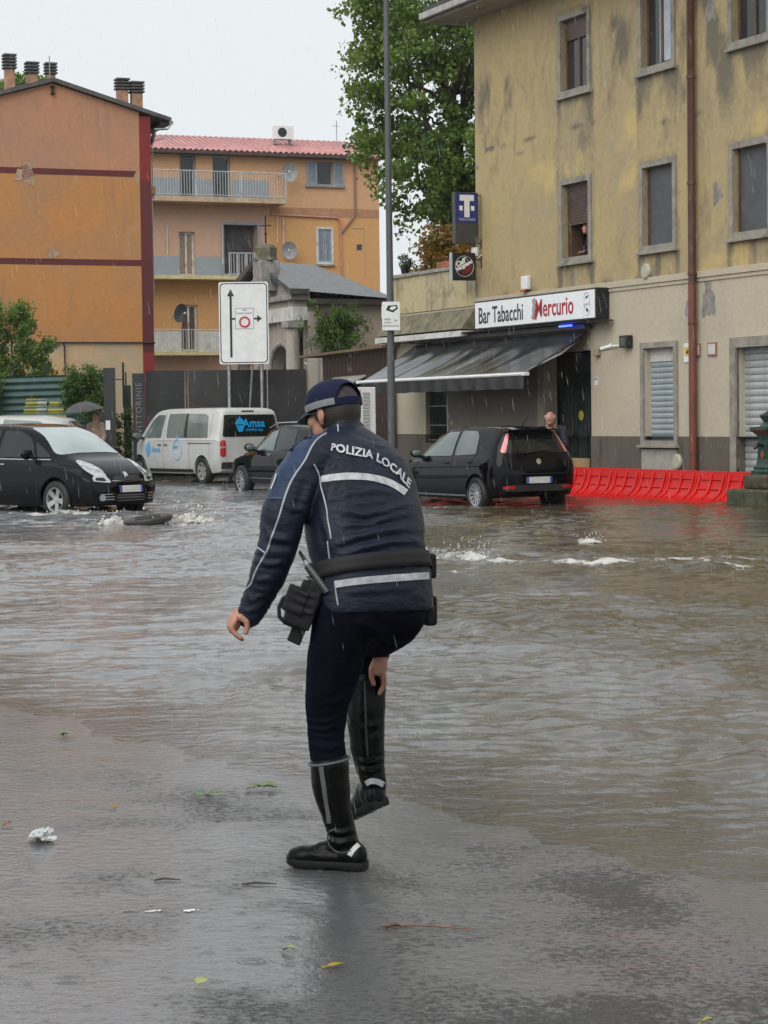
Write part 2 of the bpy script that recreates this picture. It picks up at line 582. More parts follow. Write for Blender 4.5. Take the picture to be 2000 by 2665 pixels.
rip = math_n(n, l, 'ADD', rip, math_n(n, l, 'MULTIPLY', noise_n(n, l, v2, 22, 4, 0.6), 0.9))
l.new(bump_n(n, l, math_n(n, l, 'ADD', rip, math_n(n, l, 'MULTIPLY', stones, ramp(n, l, lvl, 0.9, 0.15))), 0.42, 0.012), b.inputs['Coat Normal'])
cw = n.new('ShaderNodeMapRange'); cw.inputs['To Min'].default_value = 0.15; cw.inputs['To Max'].default_value = 1.0
l.new(pudm, cw.inputs['Value']); l.new(cw.outputs[0], b.inputs['Coat Weight'])
sp_ = n.new('ShaderNodeMapRange'); sp_.inputs['To Min'].default_value = 0.28; sp_.inputs['To Max'].default_value = 0.4
l.new(pudm, sp_.inputs['Value']); l.new(sp_.outputs[0], b.inputs['Specular IOR Level'])
b.inputs['Coat Roughness'].default_value = 0.04; b.inputs['Coat IOR'].default_value = 1.5
ASPHALT = m

# fan-shaped sheets: fine near the standing point, coarse far off, out to the horizon
def fan(ys, us):
    Yg = np.repeat(ys[:, None], len(us), 1); Xg = us[None, :] * np.maximum(Yg, 3.0)
    return Xg, Yg
us = np.concatenate([np.linspace(-9, -0.45, 12)[:-1], np.linspace(-0.45, 0.45, 220), np.linspace(0.45, 9, 12)[1:]])
ys = np.concatenate([np.linspace(-30, 3.0, 8)[:-1], 3.0 * (60 / 3.0) ** np.linspace(0, 1, 340), np.array([90, 160, 400, 900, 1600.])])
X, Y = fan(ys, us)
gm = grid_mesh('ground', X, Y, ground_z(X, Y))
tag(link_mesh('ground', gm, ASPHALT), kind='structure')

# flood water
m, n, l, b = nt('flood_water')
v = coords(n, l)
sky_mud = noise_n(n, l, coords(n, l, (1, .45, 1)), 0.35, 5, 0.55, 0.6)
right = n.new('ShaderNodeSeparateXYZ'); tc = n.new('ShaderNodeTexCoord'); l.new(tc.outputs['Object'], right.inputs[0])
sky_mud = math_n(n, l, 'ADD', sky_mud, math_n(n, l, 'MULTIPLY', right.outputs[0], 0.06))        # sky reflection painted into the pale left colour, browner mud to the right
cA = mixc(n, l, ramp(n, l, sky_mud, 0.42, 0.64), (0.172, 0.177, 0.180), (0.068, 0.053, 0.030))
red = ramp(n, l, noise_n(n, l, coords(n, l, (1, .5, 1), loc=(5, 2, 0)), 0.8, 6, 0.62, 0.8), 0.60, 0.70)
cA = mixc(n, l, math_n(n, l, 'MULTIPLY', red, 0.5), cA, (0.13, 0.075, 0.045))
at_ = n.new('ShaderNodeAttribute'); at_.attribute_name = 'foam'
fo_noise = noise_n(n, l, coords(n, l, (1, .6, 1)), 9, 6, 0.75)
fo = ramp(n, l, math_n(n, l, 'ADD', at_.outputs['Fac'], math_n(n, l, 'MULTIPLY', math_n(n, l, 'SUBTRACT', fo_noise, 0.5), 1.7)), 0.42, 0.86)
sh_ = n.new('ShaderNodeAttribute'); sh_.attribute_name = 'shallow'
cA = mixc(n, l, math_n(n, l, 'MULTIPLY', sh_.outputs['Fac'], 0.8), cA, (0.058, 0.055, 0.050))
lip = math_n(n, l, 'MULTIPLY', ramp(n, l, sh_.outputs['Fac'], 0.80, 0.93), ramp(n, l, sh_.outputs['Fac'], 1.0, 0.97))
cA = mixc(n, l, math_n(n, l, 'MULTIPLY', lip, 0.5), cA, (0.085, 0.068, 0.045))
cB = mixc(n, l, fo, cA, (0.55, 0.54, 0.50))
l.new(cB, b.inputs['Base Color'])
rr = n.new('ShaderNodeMapRange'); rr.inputs['To Min'].default_value = 0.07; rr.inputs['To Max'].default_value = 0.6
l.new(fo, rr.inputs['Value']); l.new(rr.outputs[0], b.inputs['Roughness'])
b.inputs['IOR'].default_value = 1.45
v2 = coords(n, l, (1, 1, 0.01))
h = math_n(n, l, 'ADD', math_n(n, l, 'MULTIPLY', noise_n(n, l, v2, 14, 3, 0.55, .4), 1.3), math_n(n, l, 'MULTIPLY', noise_n(n, l, v2, 40, 3, 0.6), 0.35))
h = math_n(n, l, 'ADD', h, math_n(n, l, 'MULTIPLY', rain_rings(n, l, v2, 4.5, 80, .55), 0.25))
h = math_n(n, l, 'ADD', h, math_n(n, l, 'MULTIPLY', rain_rings(n, l, v2, 9, 50, .4), 0.2))
h = math_n(n, l, 'ADD', h, math_n(n, l, 'MULTIPLY', fo, 0.6))
l.new(bump_n(n, l, h, 0.45, 0.012), b.inputs['Normal'])
WATER = m

def waves(x, y):
    r = np.random.default_rng(11); z = np.zeros_like(x)
    wx = x + 0.10 * fbm(x, y, 1.1, 21, 3); wy = y + 0.10 * fbm(x, y, 1.1, 22, 3)
    for k in range(72):
        lam = 0.11 * (1.4 / 0.11) ** r.uniform(0, 1)
        th = r.normal(1.78, 0.34) if k % 3 else r.normal(np.pi * 0.6, 0.9)
        kk = 2 * np.pi / lam
        z += 0.0021 * lam ** 0.95 * (2.1 if lam < .3 else (1.15 if lam < .7 else 1.05)) * np.sin(kk * (wx * np.cos(th) + wy * np.sin(th)) + r.uniform(0, 6.28))
    env = 0.40 + 1.0 * np.clip(fbm(x, y, 0.55, 31, 3) * 0.9 + 0.5, 0, 1)
    return z * env * 1.6

us = np.concatenate([np.linspace(-4, -0.30, 14)[:-1], np.linspace(-0.30, 0.30, 540), np.linspace(0.30, 4, 14)[1:]])
ys = np.concatenate([np.array([-20, 0, 3.0]), 4.2 * (62 / 4.2) ** np.linspace(0, 1, 1180), np.array([70, 85, 110.])])
X, Y = fan(ys, us)
S = shore(X, Y)
calm = np.clip((S + 0.1) / 2.2, 0.10, 1.0)
amp = calm * np.clip(1.25 - Y / 95, 0.4, 1.2)
Z = WATER_Z + waves(X, Y) * amp
# wake of the moving car, the gush by the manhole, the broken line of white water
fm = np.zeros_like(X)
def ridge(px, py, qx, qy, w, a, lift, seed):
    global fm, Z
    d = np.array([qx - px, qy - py]); L = np.hypot(*d); d = d / L
    t = (X - px) * d[0] + (Y - py) * d[1]
    wob = 0.35 * w * fbm(t * 3, t * 0, 1.0, seed, 3) * 2
    q = (X - px) * -d[1] + (Y - py) * d[0] - wob
    env = np.clip(t / 0.4, 0, 1) * np.clip((L - t) / 0.4, 0, 1)
    g = np.exp(-(q / w) ** 2) * env
    fm = np.maximum(fm, a * g * (0.72 + 0.5 * fbm(X, Y, 5.0, seed + 1, 3)))
    Z = Z + lift * g * (0.6 + 0.8 * fbm(X, Y, 7.0, seed + 2, 3))
ridge(-0.1, 25.3, 1.35, 24.2, 0.5, 0.95, 0.07, 41)
ridge(0.9, 24.4, 2.6, 23.6, 0.36, 0.80, 0.04, 44)
ridge(1.7, 23.9, 5.2, 21.9, 0.32, 0.95, 0.045, 47)
ridge(2.2, 24.6, 5.6, 22.9, 0.36, 0.75, 0.03, 50)
ridge(0.1, 22.9, 1.4, 22.6, 0.16, 0.55, 0.01, 71)
ridge(2.35, 27.6, 2.95, 27.3, 0.20, 0.75, 0.03, 53)
ridge(-7.6, 38.6, -4.9, 38.2, 0.50, 0.75, 0.04, 56)
ridge(-5.6, 38.0, -4.2, 38.6, 0.4, 0.6, 0.03, 59)
ridge(-4.6, 33.9, -2.2, 33.9, 0.6, 0.85, 0.03, 62)
ridge(0.2, 39.6, 2.6, 38.4, 0.45, 0.62, 0.01, 65)
ridge(-2.0, 30.5, -0.9, 30.2, 0.2, 0.5, 0.01, 68)
wm_ = grid_mesh('flood_water', X, Y, Z)
wm_.attributes.new('foam', 'FLOAT', 'POINT').data.foreach_set('value', fm.astype(np.float32).ravel())
sh = np.clip(1 - (S + .3 * fbm(X, Y, 3.0, 77, 3)) / 1.6, 0, 1)
wm_.attributes.new('shallow', 'FLOAT', 'POINT').data.foreach_set('value', sh.astype(np.float32).ravel())
tag(link_mesh('flood_water', wm_, WATER), kind='structure')

# pavements: a raised kerb along the bar and along the far side of the crossing
FA = R(-65.5)                                    # direction of the bar's street front
FB = empty('bar_pavement', (5.5, 45.1, 0), FA, kind='structure')
PAVE = mat('pavement', (0.13, 0.125, 0.115), 0.35, 0.25, bump=0.3, bs=20)
box('paving', PAVE, FB, -13.0, 22, -1.7, 0.2, -0.3, -0.05, 0.01)
box('kerb', STONE, FB, -13.0, 22, -1.9, -1.703, -0.3, -0.046, 0.01)
CPV = empty('corner_pavement', (-7.1, 48.8, 0), 0, kind='structure')
box('paving', PAVE, CPV, -14, 0, 0.2, 11.4, -0.3, 0.14, 0.01); box('kerb', STONE, CPV, -14, 0, 0, 0.197, -0.3, 0.15, 0.01)
FP = empty('far_pavement', (-7.5, 60.5, 0), R(22), kind='structure')
box('paving', PAVE, FP, -30, 4.6, 0, 40, -0.3, 0.16, 0.01)
# ------------------------------------------------------------------ wall with openings
def wall(name, m, parent, x0, x1, z0, z1, holes, y=0.0, reveal=0.25, thick=None):
    """front face of a wall in the local xz plane; holes (x0,x1,z0,z1) get reveals running inwards"""
    xs = sorted(set([x0, x1] + [h[0] for h in holes] + [h[1] for h in holes]))
    zs = sorted(set([z0, z1] + [h[2] for h in holes] + [h[3] for h in holes]))
    xs = [x for x in xs if x0 <= x <= x1]; zs = [z for z in zs if z0 <= z <= z1]
    mb = MB()
    for i in range(len(xs) - 1):
        for j in range(len(zs) - 1):
            cx, cz = (xs[i] + xs[i + 1]) / 2, (zs[j] + zs[j + 1]) / 2
            if any(h[0] < cx < h[1] and h[2] < cz < h[3] for h in holes): continue
            mb.add([(xs[i], y, zs[j]), (xs[i + 1], y, zs[j]), (xs[i + 1], y, zs[j + 1]), (xs[i], y, zs[j + 1])], [(0, 1, 2, 3)])
    for a, c, d, e in holes:
        r = reveal
        mb.add([(a, y, d), (a, y + r, d), (a, y + r, e), (a, y, e)], [(0, 1, 2, 3)])
        mb.add([(c, y, d), (c, y + r, d), (c, y + r, e), (c, y, e)], [(3, 2, 1, 0)])
        mb.add([(a, y, e), (a, y + r, e), (c, y + r, e), (c, y, e)], [(0, 1, 2, 3)])
        mb.add([(a, y, d), (a, y + r, d), (c, y + r, d), (c, y, d)], [(3, 2, 1, 0)])
    return mb.build(name, m, parent, fix=False)

def frame(name, m, parent, x0, x1, z0, z1, w, y0, y1, sill=None):
    """four-sided surround, outer size given"""
    mb = MB()
    mb.box(x0, x0 + w, y0, y1, z0, z1); mb.box(x1 - w, x1, y0, y1, z0, z1)
    mb.box(x0 + w, x1 - w, y0, y1, z1 - w, z1); mb.box(x0 + w, x1 - w, y0, y1, z0, z0 + w)
    return mb.build(name, m, parent)

YELLOW = plaster('yellow_render', (0.46, 0.355, 0.18), (0.40, 0.32, 0.185), (0.17, 0.155, 0.125), (0.52, 0.72), (0.54, 0.40, 0.17), (0.56, 0.66), seed=2.3, streak=0.40)
CREAM = plaster('cream_render', (0.52, 0.455, 0.345), (0.47, 0.415, 0.32), (0.22, 0.20, 0.165), (0.58, 0.78), None, seed=5.1, streak=0.35)
PLINTH = plaster('grey_plinth', (0.145, 0.122, 0.098), (0.12, 0.102, 0.083), (0.07, 0.064, 0.055), (0.5, 0.7), (0.22, 0.19, 0.16), (0.66, 0.74), seed=8, streak=0.6)
TERRW = plaster('terrace_render', (0.52, 0.43, 0.25), (0.46, 0.39, 0.25), (0.13, 0.12, 0.085), (0.48, 0.66), None, seed=12.5, streak=0.75)
SURR = mat('window_surround', (0.27, 0.245, 0.205), 0.75, 0.2, dirt=(0.12, 0.11, 0.095))
SLATG = mat('roller_slat', (0.36, 0.375, 0.37), 0.45, 0.15, dirt=(0.2, 0.19, 0.17))
SLATB = mat('window_roller', (0.29, 0.34, 0.36), 0.5, 0.12)
SCREEN = mat('dark_blind', (0.075, 0.08, 0.085), 0.55, 0.15)
BRSLAT = mat('brown_slat', (0.085, 0.05, 0.04), 0.5, 0.2)

YB = empty('yellow_building', (5.5, 45.1, 0), FA, 'three storey yellow building with stained render and cream ground floor above the bar', 'building')
LX0, LX1, EAVE = -7.70, 16.0, 11.2
WX = [(-3.56, -2.15), (-0.14, 1.27), (3.21, 4.62), (6.6, 8.0), (10, 11.4)]
up = [(a + .13, b - .13, 8.78, 10.36) for a, b in WX]
md = [(a + .13, b - .13, 5.10, 6.74) for a, b in WX]
def yellow_stain(x, z):
    """damp runs: below sills, beside the downpipe, under the eave, at the foot of the wall"""
    st = np.zeros_like(x)
    col_ = lambda f, sd: np.clip(fbm(x, z * .10, f, sd, 3) * 1.3 + .15, 0, 1)
    for a, b_, z0, z1 in up + md:
        d = z0 - .15 - z; inx = np.clip(1 - np.maximum(0, np.abs(x - (a + b_) / 2) - .80) / .12, 0, 1)
        edge = np.exp(-((np.abs(x - (a + b_) / 2) - .72) / .07) ** 2)
        run = (d > 0) * np.exp(-np.maximum(d, 0) / .9)
        st = np.maximum(st, run * inx * (.30 + .5 * col_(6., 201)) + run * edge * .55)
        halo = np.exp(-(np.maximum(0, np.maximum(np.abs(x - (a + b_) / 2) - .72, np.abs(z - (z0 + z1) / 2) - .95)) / .14) ** 2) * .35
        st = np.maximum(st, halo)
    blot = np.clip(fbm(x, z * .6, 2.6, 205, 4) * 1.6 + .1, 0, 1)
    for cx, cz, rx, rz, k in ((2.45, 9.4, .55, 1.5, 1.0), (1.75, 8.6, .35, 1.2, .9), (2.4, 7.6, .3, 2.2, .8), (-5.6, 9.3, 1.5, .55, .85), (-6.9, 8.9, .8, .8, .8), (-1.2, 9.5, .75, .6, .9), (-1.5, 8.9, .5, .9, .5), (-7.1, 4.75, .9, .5, 1.0), (-4.2, 9.6, .5, .9, .7), (3.0, 8.3, .6, .9, .6), (-2.9, 7.6, .9, .5, .5), (0.4, 7.4, .9, .5, .5), (-6.2, 7.2, 1.0, .7, .35), (6, 7, 1.5, 2, .5), (11, 9, 2, 2, .6)):
        st = np.maximum(st, k * np.exp(-((x - cx) / rx) ** 2 - ((z - cz) / rz) ** 2) * (.25 + .95 * blot))
    for zc, sd in ((7.62, 211), (7.98, 212)):
        st = np.maximum(st, np.exp(-((z - zc - .05 * fbm(x, z * 0, 1.5, sd, 2)) / .035) ** 2) * np.clip(fbm(x, z * 0, 3.0, sd + 5, 3) * 1.6 - .1, 0, 1) * .9)
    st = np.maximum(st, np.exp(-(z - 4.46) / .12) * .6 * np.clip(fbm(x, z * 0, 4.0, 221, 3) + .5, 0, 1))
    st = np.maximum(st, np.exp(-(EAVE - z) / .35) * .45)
    return st
def wall_grid(name, m, parent, x0, x1, z0, z1, holes, reveal, fn, step=.09):
    xs = np.array(sorted(set(np.round(np.concatenate([np.linspace(x0, x1, int((x1 - x0) / step)), [h[0] for h in holes], [h[1] for h in holes]]), 4))))
    zs = np.array(sorted(set(np.round(np.concatenate([np.linspace(z0, z1, int((z1 - z0) / step)), [h[2] for h in holes], [h[3] for h in holes]]), 4))))
    GX, GZ_ = np.meshgrid(xs, zs); nx_ = len(xs)
    st = fn(GX, GZ_)
    vs = [(a, 0, c) for a, c in zip(GX.ravel(), GZ_.ravel())]; fs = []
    for j in range(len(zs) - 1):
        for i in range(nx_ - 1):
            cx, cz = (xs[i] + xs[i + 1]) / 2, (zs[j] + zs[j + 1]) / 2
            if any(h[0] < cx < h[1] and h[2] < cz < h[3] for h in holes): continue
            fs.append((j * nx_ + i, j * nx_ + i + 1, (j + 1) * nx_ + i + 1, (j + 1) * nx_ + i))
    sv = list(st.ravel())
    for a, c, d, e in holes:
        for q in ([(a, 0, d), (a, reveal, d), (a, reveal, e), (a, 0, e)], [(c, 0, e), (c, reveal, e), (c, reveal, d), (c, 0, d)], [(a, 0, e), (a, reveal, e), (c, reveal, e), (c, 0, e)], [(c, 0, d), (c, reveal, d), (a, reveal, d), (a, 0, d)]):
            b0_ = len(vs); vs += q; sv += [.3] * 4; fs.append((b0_, b0_ + 1, b0_ + 2, b0_ + 3))
    me = bpy.data.meshes.new(name); me.from_pydata(vs, [], fs)
    me.attributes.new('stain', 'FLOAT', 'POINT').data.foreach_set('value', np.array(sv, np.float32))
    return link_mesh(name, me, m, parent)
def with_runs(m, c):
    """adds the wall's own stain map to a render material"""
    n, l = m.node_tree.nodes, m.node_tree.links
    b = [x for x in n if x.type == 'BSDF_PRINCIPLED'][0]
    src = b.inputs['Base Color'].links[0].from_socket
    a = n.new('ShaderNodeAttribute'); a.attribute_name = 'stain'
    nz_ = noise_n(n, l, coords(n, l, (1, 1, .5)), 5.5, 6, .7, .3)
    f = ramp(n, l, math_n(n, l, 'ADD', math_n(n, l, 'MULTIPLY', a.outputs['Fac'], 1.45), math_n(n, l, 'MULTIPLY', math_n(n, l, 'SUBTRACT', nz_, .5), 1.5)), .04, 1.05)
    l.new(mixc(n, l, math_n(n, l, 'MULTIPLY', f, .85), src, c), b.inputs['Base Color'])
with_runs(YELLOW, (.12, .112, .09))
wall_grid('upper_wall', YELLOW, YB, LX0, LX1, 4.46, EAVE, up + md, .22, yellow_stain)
gh = [(-4.28, -2.25, 0.05, 3.05), (0.0, 1.16, 1.06, 3.02), (3.40, 6.2, 0.05, 2.98), (7.6, 8.8, 1.06, 3.02), (-9.35, -4.6, 0.02, 2.7)]
gh1 = [h for h in gh if h[0] > -5]
wall('ground_floor_wall', CREAM, YB, LX0, LX1, 1.165, 4.46, [(h[0], h[1], max(h[2], 1.165) if h[2] > .5 else 1.165, h[3]) if h[2] < .5 else h for h in gh1[:1]] + [(0.0, 1.16, 1.165, 3.02), (3.40, 6.2, 1.165, 2.98), (7.6, 8.8, 1.165, 3.02)], y=0.0, reveal=0.28)
wall('plinth', PLINTH, YB, LX0, LX1, -0.1, 1.165, [(-4.28, -2.25, -0.1, 1.165), (0.0, 1.16, 1.04, 1.165), (3.40, 6.2, -0.1, 1.165), (7.6, 8.8, 1.04, 1.165)], y=-0.02, reveal=0.3)
mb = MB()                                                     # body behind the front
for q in ([(LX0, 0, -.1), (LX0, 11, -.1), (LX0, 11, EAVE), (LX0, 0, EAVE)], [(LX1, 0, -.1), (LX1, 11, -.1), (LX1, 11, EAVE), (LX1, 0, EAVE)], [(LX0, 11, -.1), (LX1, 11, -.1), (LX1, 11, EAVE), (LX0, 11, EAVE)]):
    mb.add(q, [(0, 1, 2, 3)])
mb.build('side_wall', YELLOW, YB)
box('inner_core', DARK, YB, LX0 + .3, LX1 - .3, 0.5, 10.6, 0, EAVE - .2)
MB().box(LX0, LX1, -0.05, -0.003, 4.34, 4.47).box(LX0, LX1, -0.025, -0.004, 4.26, 4.335).build('string_course', CREAM, YB, None, 0.006)
ROOFD = mat('dark_roof', (0.05, 0.045, 0.042), 0.6, 0.25)
rf = MB().prism([(-0.95, EAVE + .02), (11.5, EAVE + .02), (11.5, EAVE + .3), (5.5, EAVE + 2.4), (-0.95, EAVE + .3)], LX0 - .85, LX1 + .5, 'X').build('roof', ROOFD, YB)
EAVEW = mat('eave_boards', (0.30, 0.265, 0.23), 0.7, 0.2)
box('eave_soffit', EAVEW, YB, LX0 - .8, LX1 + .4, -0.9, 0.3, EAVE - .06, EAVE + .015)
box('gutter', mat('gutter', (0.36, 0.345, 0.33), .5, .15), YB, LX0 - .85, LX1 + .5, -1.06, -.953, EAVE + .0, EAVE + .16, 0.02)

def facade_window(x0, x1, z0, z1, kind, top):
    w = empty('window', parent=YB)
    frame('surround', SURR, w, x0 - .135, x1 + .135, z0 - .1, z1 + .13, .125, -0.035, 0.05)
    box('sill', SURR, w, x0 - .17, x1 + .17, -0.10, 0.04, z0 - .155, z0 - .102, 0.006)
    if kind == 'screen':
        box('wood_frame', WOODBR, w, x0, x0 + .06, 0.10, 0.17, z0, z1)
        box('blind', SCREEN, w, x0 + .063, x1, 0.12, 0.15, z0, z1)
    elif kind == 'half':
        frame('wood_frame', WOODBR, w, x0, x1, z0, z1, .05, 0.12, 0.18)
        mb = MB(); z = z1
        while z > z0 + (z1 - z0) * .46:
            mb.box(x0 + .052, x1 - .052, 0.095, 0.115, z - .045, z - .006); z -= .05
        tag(mb.build('roller_blind', BRSLAT, w), kind='stuff')
        box('open_sash', WOODBR, w, x1 - .30, x1 - .22, 0.12, 0.16, z0 + .05, z0 + .78)
        box('open_sash', WOODBR, w, x0 + .10, x0 + .16, 0.12, 0.42, z0 + .05, z0 + .78)
    else:
        frame('wood_frame', WOODBR, w, x0, x1, z0, z1, .07, 0.12, 0.18)
        box('mullion', WOODBR, w, (x0 + x1) / 2 - .04, (x0 + x1) / 2 + .04, 0.115, 0.18, z0 + .07, z1 - .07)
        for a, c in ((x0 + .07, (x0 + x1) / 2 - .04), ((x0 + x1) / 2 + .04, x1 - .07)):
            box('pane', GLASSW, w, a, c, 0.15, 0.16, z0 + .07, z1 - .07)
        if kind == 'curtain':
            box('curtain', mat('curtain', (.42, .46, .50), .8, .1), w, (x0 + x1) / 2 - .12, x1 - .28, 0.143, 0.149, z0 + .1, z1 - .1)
        if kind == 'blindtop':
            box('roller_blind', BRSLAT, w, x0 + .01, x1 - .01, 0.10, 0.115, z0 + (z1 - z0) * .72, z1)
    return w
for i, h in enumerate(up): facade_window(*h, ['blindtop', 'curtain', 'glass', 'glass', 'glass'][i], True)
for i, h in enumerate(md): facade_window(*h, ['half', 'screen', 'screen', 'screen', 'glass'][i], False)

# ground-floor window with closed roller shutter
def roller(parent, x0, x1, z0, z1, pitch, m, y, head):
    box('shutter_box', OFFWHITE if head > .2 else SLATB, parent, x0, x1, y - .03, y + .03, z1 - head, z1)
    h = (z1 - head - z0) / round((z1 - head - z0) / pitch)
    n_ = round((z1 - head - z0) / h)
    prof = [(y, 0.004), (y - .012, h * .25), (y - .018, h * .5), (y - .012, h * .78), (y + .004, h - .004), (y + .02, h - .004), (y + .02, .004)]
    first = None
    for k in range(n_):
        if first is None:
            first = MB().prism(prof, x0, x1, 'X').build('slat', m, parent, 30); first.location = (0, 0, z0)
        else: share(first, parent, 'slat', (0, 0, z0 + k * h))
gw = empty('shuttered_window', parent=YB)
frame('surround', SURR, gw, -0.13, 1.29, 0.96, 3.12, .12, -0.05, 0.05)
box('sill', SURR, gw, -0.17, 1.33, -0.13, 0.04, 0.93, 0.985, 0.006)
roller(gw, 0.0, 1.16, 1.06, 3.0, 0.115, SLATB, 0.16, 0.28)
MB().box(-.1, 1.26, -.045, -.021, .0, .90).build('repair_panel', mat('repair_plaster', (.33, .31, .28), .8, .15, dirt=(.2, .19, .17)), YB)
gw2 = empty('shuttered_window', parent=YB)
frame('surround', SURR, gw2, 7.47, 8.93, 0.96, 3.12, .12, -0.05, 0.05); box('sill', SURR, gw2, 7.43, 8.97, -0.13, 0.04, 0.93, 0.985, 0.006)
roller(gw2, 7.6, 8.8, 1.06, 3.0, 0.115, SLATB, 0.16, 0.28)
gd = empty('garage_door', parent=YB)
frame('surround', SURR, gd, 3.20, 6.4, -.2, 3.1, .2, -0.04, 0.05)
roller(gd, 3.40, 6.2, 0.02, 2.98, 0.135, SLATG, 0.2, 0.2)

def blotch(name, m, parent, cx, cz, rx, rz, seed, y, frame_y=True, n_=26):
    r = np.random.default_rng(seed); k = [1 + .28 * math.sin(3 * a + seed) + .16 * math.sin(7 * a + seed * 2) + r.normal() * .05 for a in np.linspace(0, 6.2832, n_, endpoint=False)]
    return MB().prism([(cx + rx * k[i] * math.cos(i / n_ * 6.2832), cz + rz * k[i] * math.sin(i / n_ * 6.2832)) for i in range(n_)], y - .004, y - .0005).build(name, m, parent)
CEM = mat('bare_cement', (.24, .225, .20), .85, .25, vs=5, bump=.4, bs=25)
blotch('cement_patch', CEM, YB, 2.42, 3.92, .22, .42, 3, 0); blotch('cement_patch', CEM, YB, 1.72, 3.7, .12, .3, 5, 0); blotch('cement_patch', CEM, YB, 2.75, 5.95, .16, .2, 8, 0); blotch('cement_patch', CEM, YB, 2.55, 9.6, .16, .3, 9, 0)
# bar entrance: dark recess, glazed door leaves, flood board
bd = empty('bar_door', parent=YB)
GREEN_FR = mat('dark_green_frame', (0.012, 0.022, 0.02), 0.3, 0.2)
box('recess', DARK, bd, -4.28, -2.25, 0.45, 0.48, 0.05, 3.05)
for a, c in ((-4.2, -3.55), (-3.50, -2.95), (-2.90, -2.30)):
    frame('door_frame', GREEN_FR, bd, a, c, 0.08, 2.35, .07, 0.30, 0.36)
    box('glass_pane', GLASSW, bd, a + .07, c - .07, 0.325, 0.335, 0.15, 2.28)
box('transom', GREEN_FR, bd, -4.25, -2.28, 0.29, 0.37, 2.36, 2.46)
box('transom_pane', GLASSW, bd, -4.25, -2.28, 0.33, 0.335, 2.46, 3.0)
MB().lathe([(0.0, -.004), (.11, -.004), (.11, .004), (0, .004)], 20, 'Y', (-3.25, .315, 1.62)).build('yellow_sticker', mat('yellow_print', (.55, .5, .05), .5, .1), bd)
box('paper_notice', WHITE, bd, -2.75, -2.55, 0.316, 0.323, 1.7, 1.95)
tag(box('flood_board', mat('tan_board', (0.36, 0.25, 0.12), 0.55, 0.2, vs=2), None, -4.25, -2.28, -0.06, -0.03, 0.05, 0.68), 'tan wooden board blocking the foot of the bar door', 'board')
bpy.data.objects['flood_board'].location = (5.5, 45.1, 0); bpy.data.objects['flood_board'].rotation_euler = (0, 0, FA)

# ------------------------------------------------------------------ the bar's low wing and roof terrace
WG = empty('bar_wing', (5.5, 45.1, 0), FA, 'low cream bar wing with stained terrace parapet beside the yellow building', 'building')
wx0, wx1 = -12.6, -7.72
wall('wing_wall', CREAM, WG, wx0, -7.70, 1.195, 3.72, [(-10.62, -9.42, 1.195, 2.62)], y=0.002, reveal=.2)
wall('wing_plinth', PLINTH, WG, wx0, -7.70, -0.1, 1.19, [(-10.62, -9.42, .98, 1.19)], y=-0.018, reveal=.22)
ww = empty('window', parent=WG)
box('dark_pane', GLASSW, ww, -10.62, -9.42, 0.12, 0.14, .98, 2.62)
for z in (1.05, 1.42, 1.9, 2.4): MB().tube([(-10.6, .07, z), (-9.44, .07, z)], .014, 6).build('grille_bar', STEEL, ww)
mb = MB()
for k in range(9): mb.tube([(-10.5 + k * .125, .08, .99), (-10.5 + k * .125, .08, 2.6)], .01, 5)
tag(mb.build('grille_bars', DARK, ww), kind='stuff')
box('recess_panel', plaster('greybrown_render', (.27, .245, .205), (.25, .225, .19), (.16, .15, .13), seed=3, streak=.3), WG, -9.30, -7.72, -0.03, -0.001, 1.2, 2.7)
box('recess_panel', bpy.data.materials['greybrown_render'], YB, -7.698, -4.62, -0.03, -0.002, 1.17, 2.74)
box('door_jamb', CREAM, YB, -4.6, -4.30, -0.06, -0.003, 0.0, 3.02)
ww_r = bpy.data.materials['cream_render']
mb = MB().box(wx0, wx1, 0.003, 8, 3.72, 4.3)
mb.build('roof_slab', CREAM, WG)
MB().prism([(-0.42, 3.75), (0.0, 3.72), (0.0, 4.25), (-0.03, 4.25)], wx0 - .1, wx1, 'X').build('lead_flashing', mat('mossy_flashing', (.16, .14, .09), .75, .35, dirt=(.06, .055, .035)), WG)
box('cornice', OFFWHITE, WG, wx0 - .12, wx1, -0.45, -0.06, 3.56, 3.70, 0.01)
box('parapet', TERRW, WG, wx0, wx1, -0.02, 0.22, 4.31, 5.24)
box('coping', STONE, WG, wx0 - .08, wx1, -0.08, 0.28, 5.243, 5.33, 0.008)
box('end_wall', TERRW, WG, wx0, wx0 + .25, 0.25, 8, 4.31, 5.24)
box('end_face', CREAM, WG, wx0, wx0 + .2, 0.02, 8, -0.1, 3.71)
mb = MB().tube([(wx0 - .05, -.35, 3.6), (-9.0, -.12, 3.42), (-7.8, -.1, 3.55)], .012, 5)
mb.build('cable', BLACK, WG)

# fascia box and illuminated sign board, awning
SG = empty('bar_sign', (5.5, 45.1, 0), FA, 'long white shop sign reading Bar Tabacchi Mercurio above the black awning', 'sign')
box('sign_case', BLACK, SG, -7.14, -1.42, -0.34, -0.02, 3.68, 4.36, 0.01)
box('sign_face', mat('sign_white', (.80, .82, .83), .35, .03, coat=.3), SG, -7.10, -1.46, -0.356, -0.341, 3.72, 4.32)
SIGNK = mat('sign_black', (.012, .012, .012), .4, .1); SIGNR = mat('sign_red', (.36, .012, .02), .4, .1)
text('lettering', SIGNK, SG, 'Bar Tabacchi', .54, (-5.80, -.362, 3.99), (1, 0, 0), (0, 0, 1), sx=.80, bold=.004)
text('lettering', SIGNR, SG, 'Mercurio', .56, (-3.24, -.362, 4.02), (1, 0, 0), (0, 0, 1), sx=.84, bold=.006)
mk = mat('sign_grey', (.32, .32, .32), .5, .2)
mb = MB()
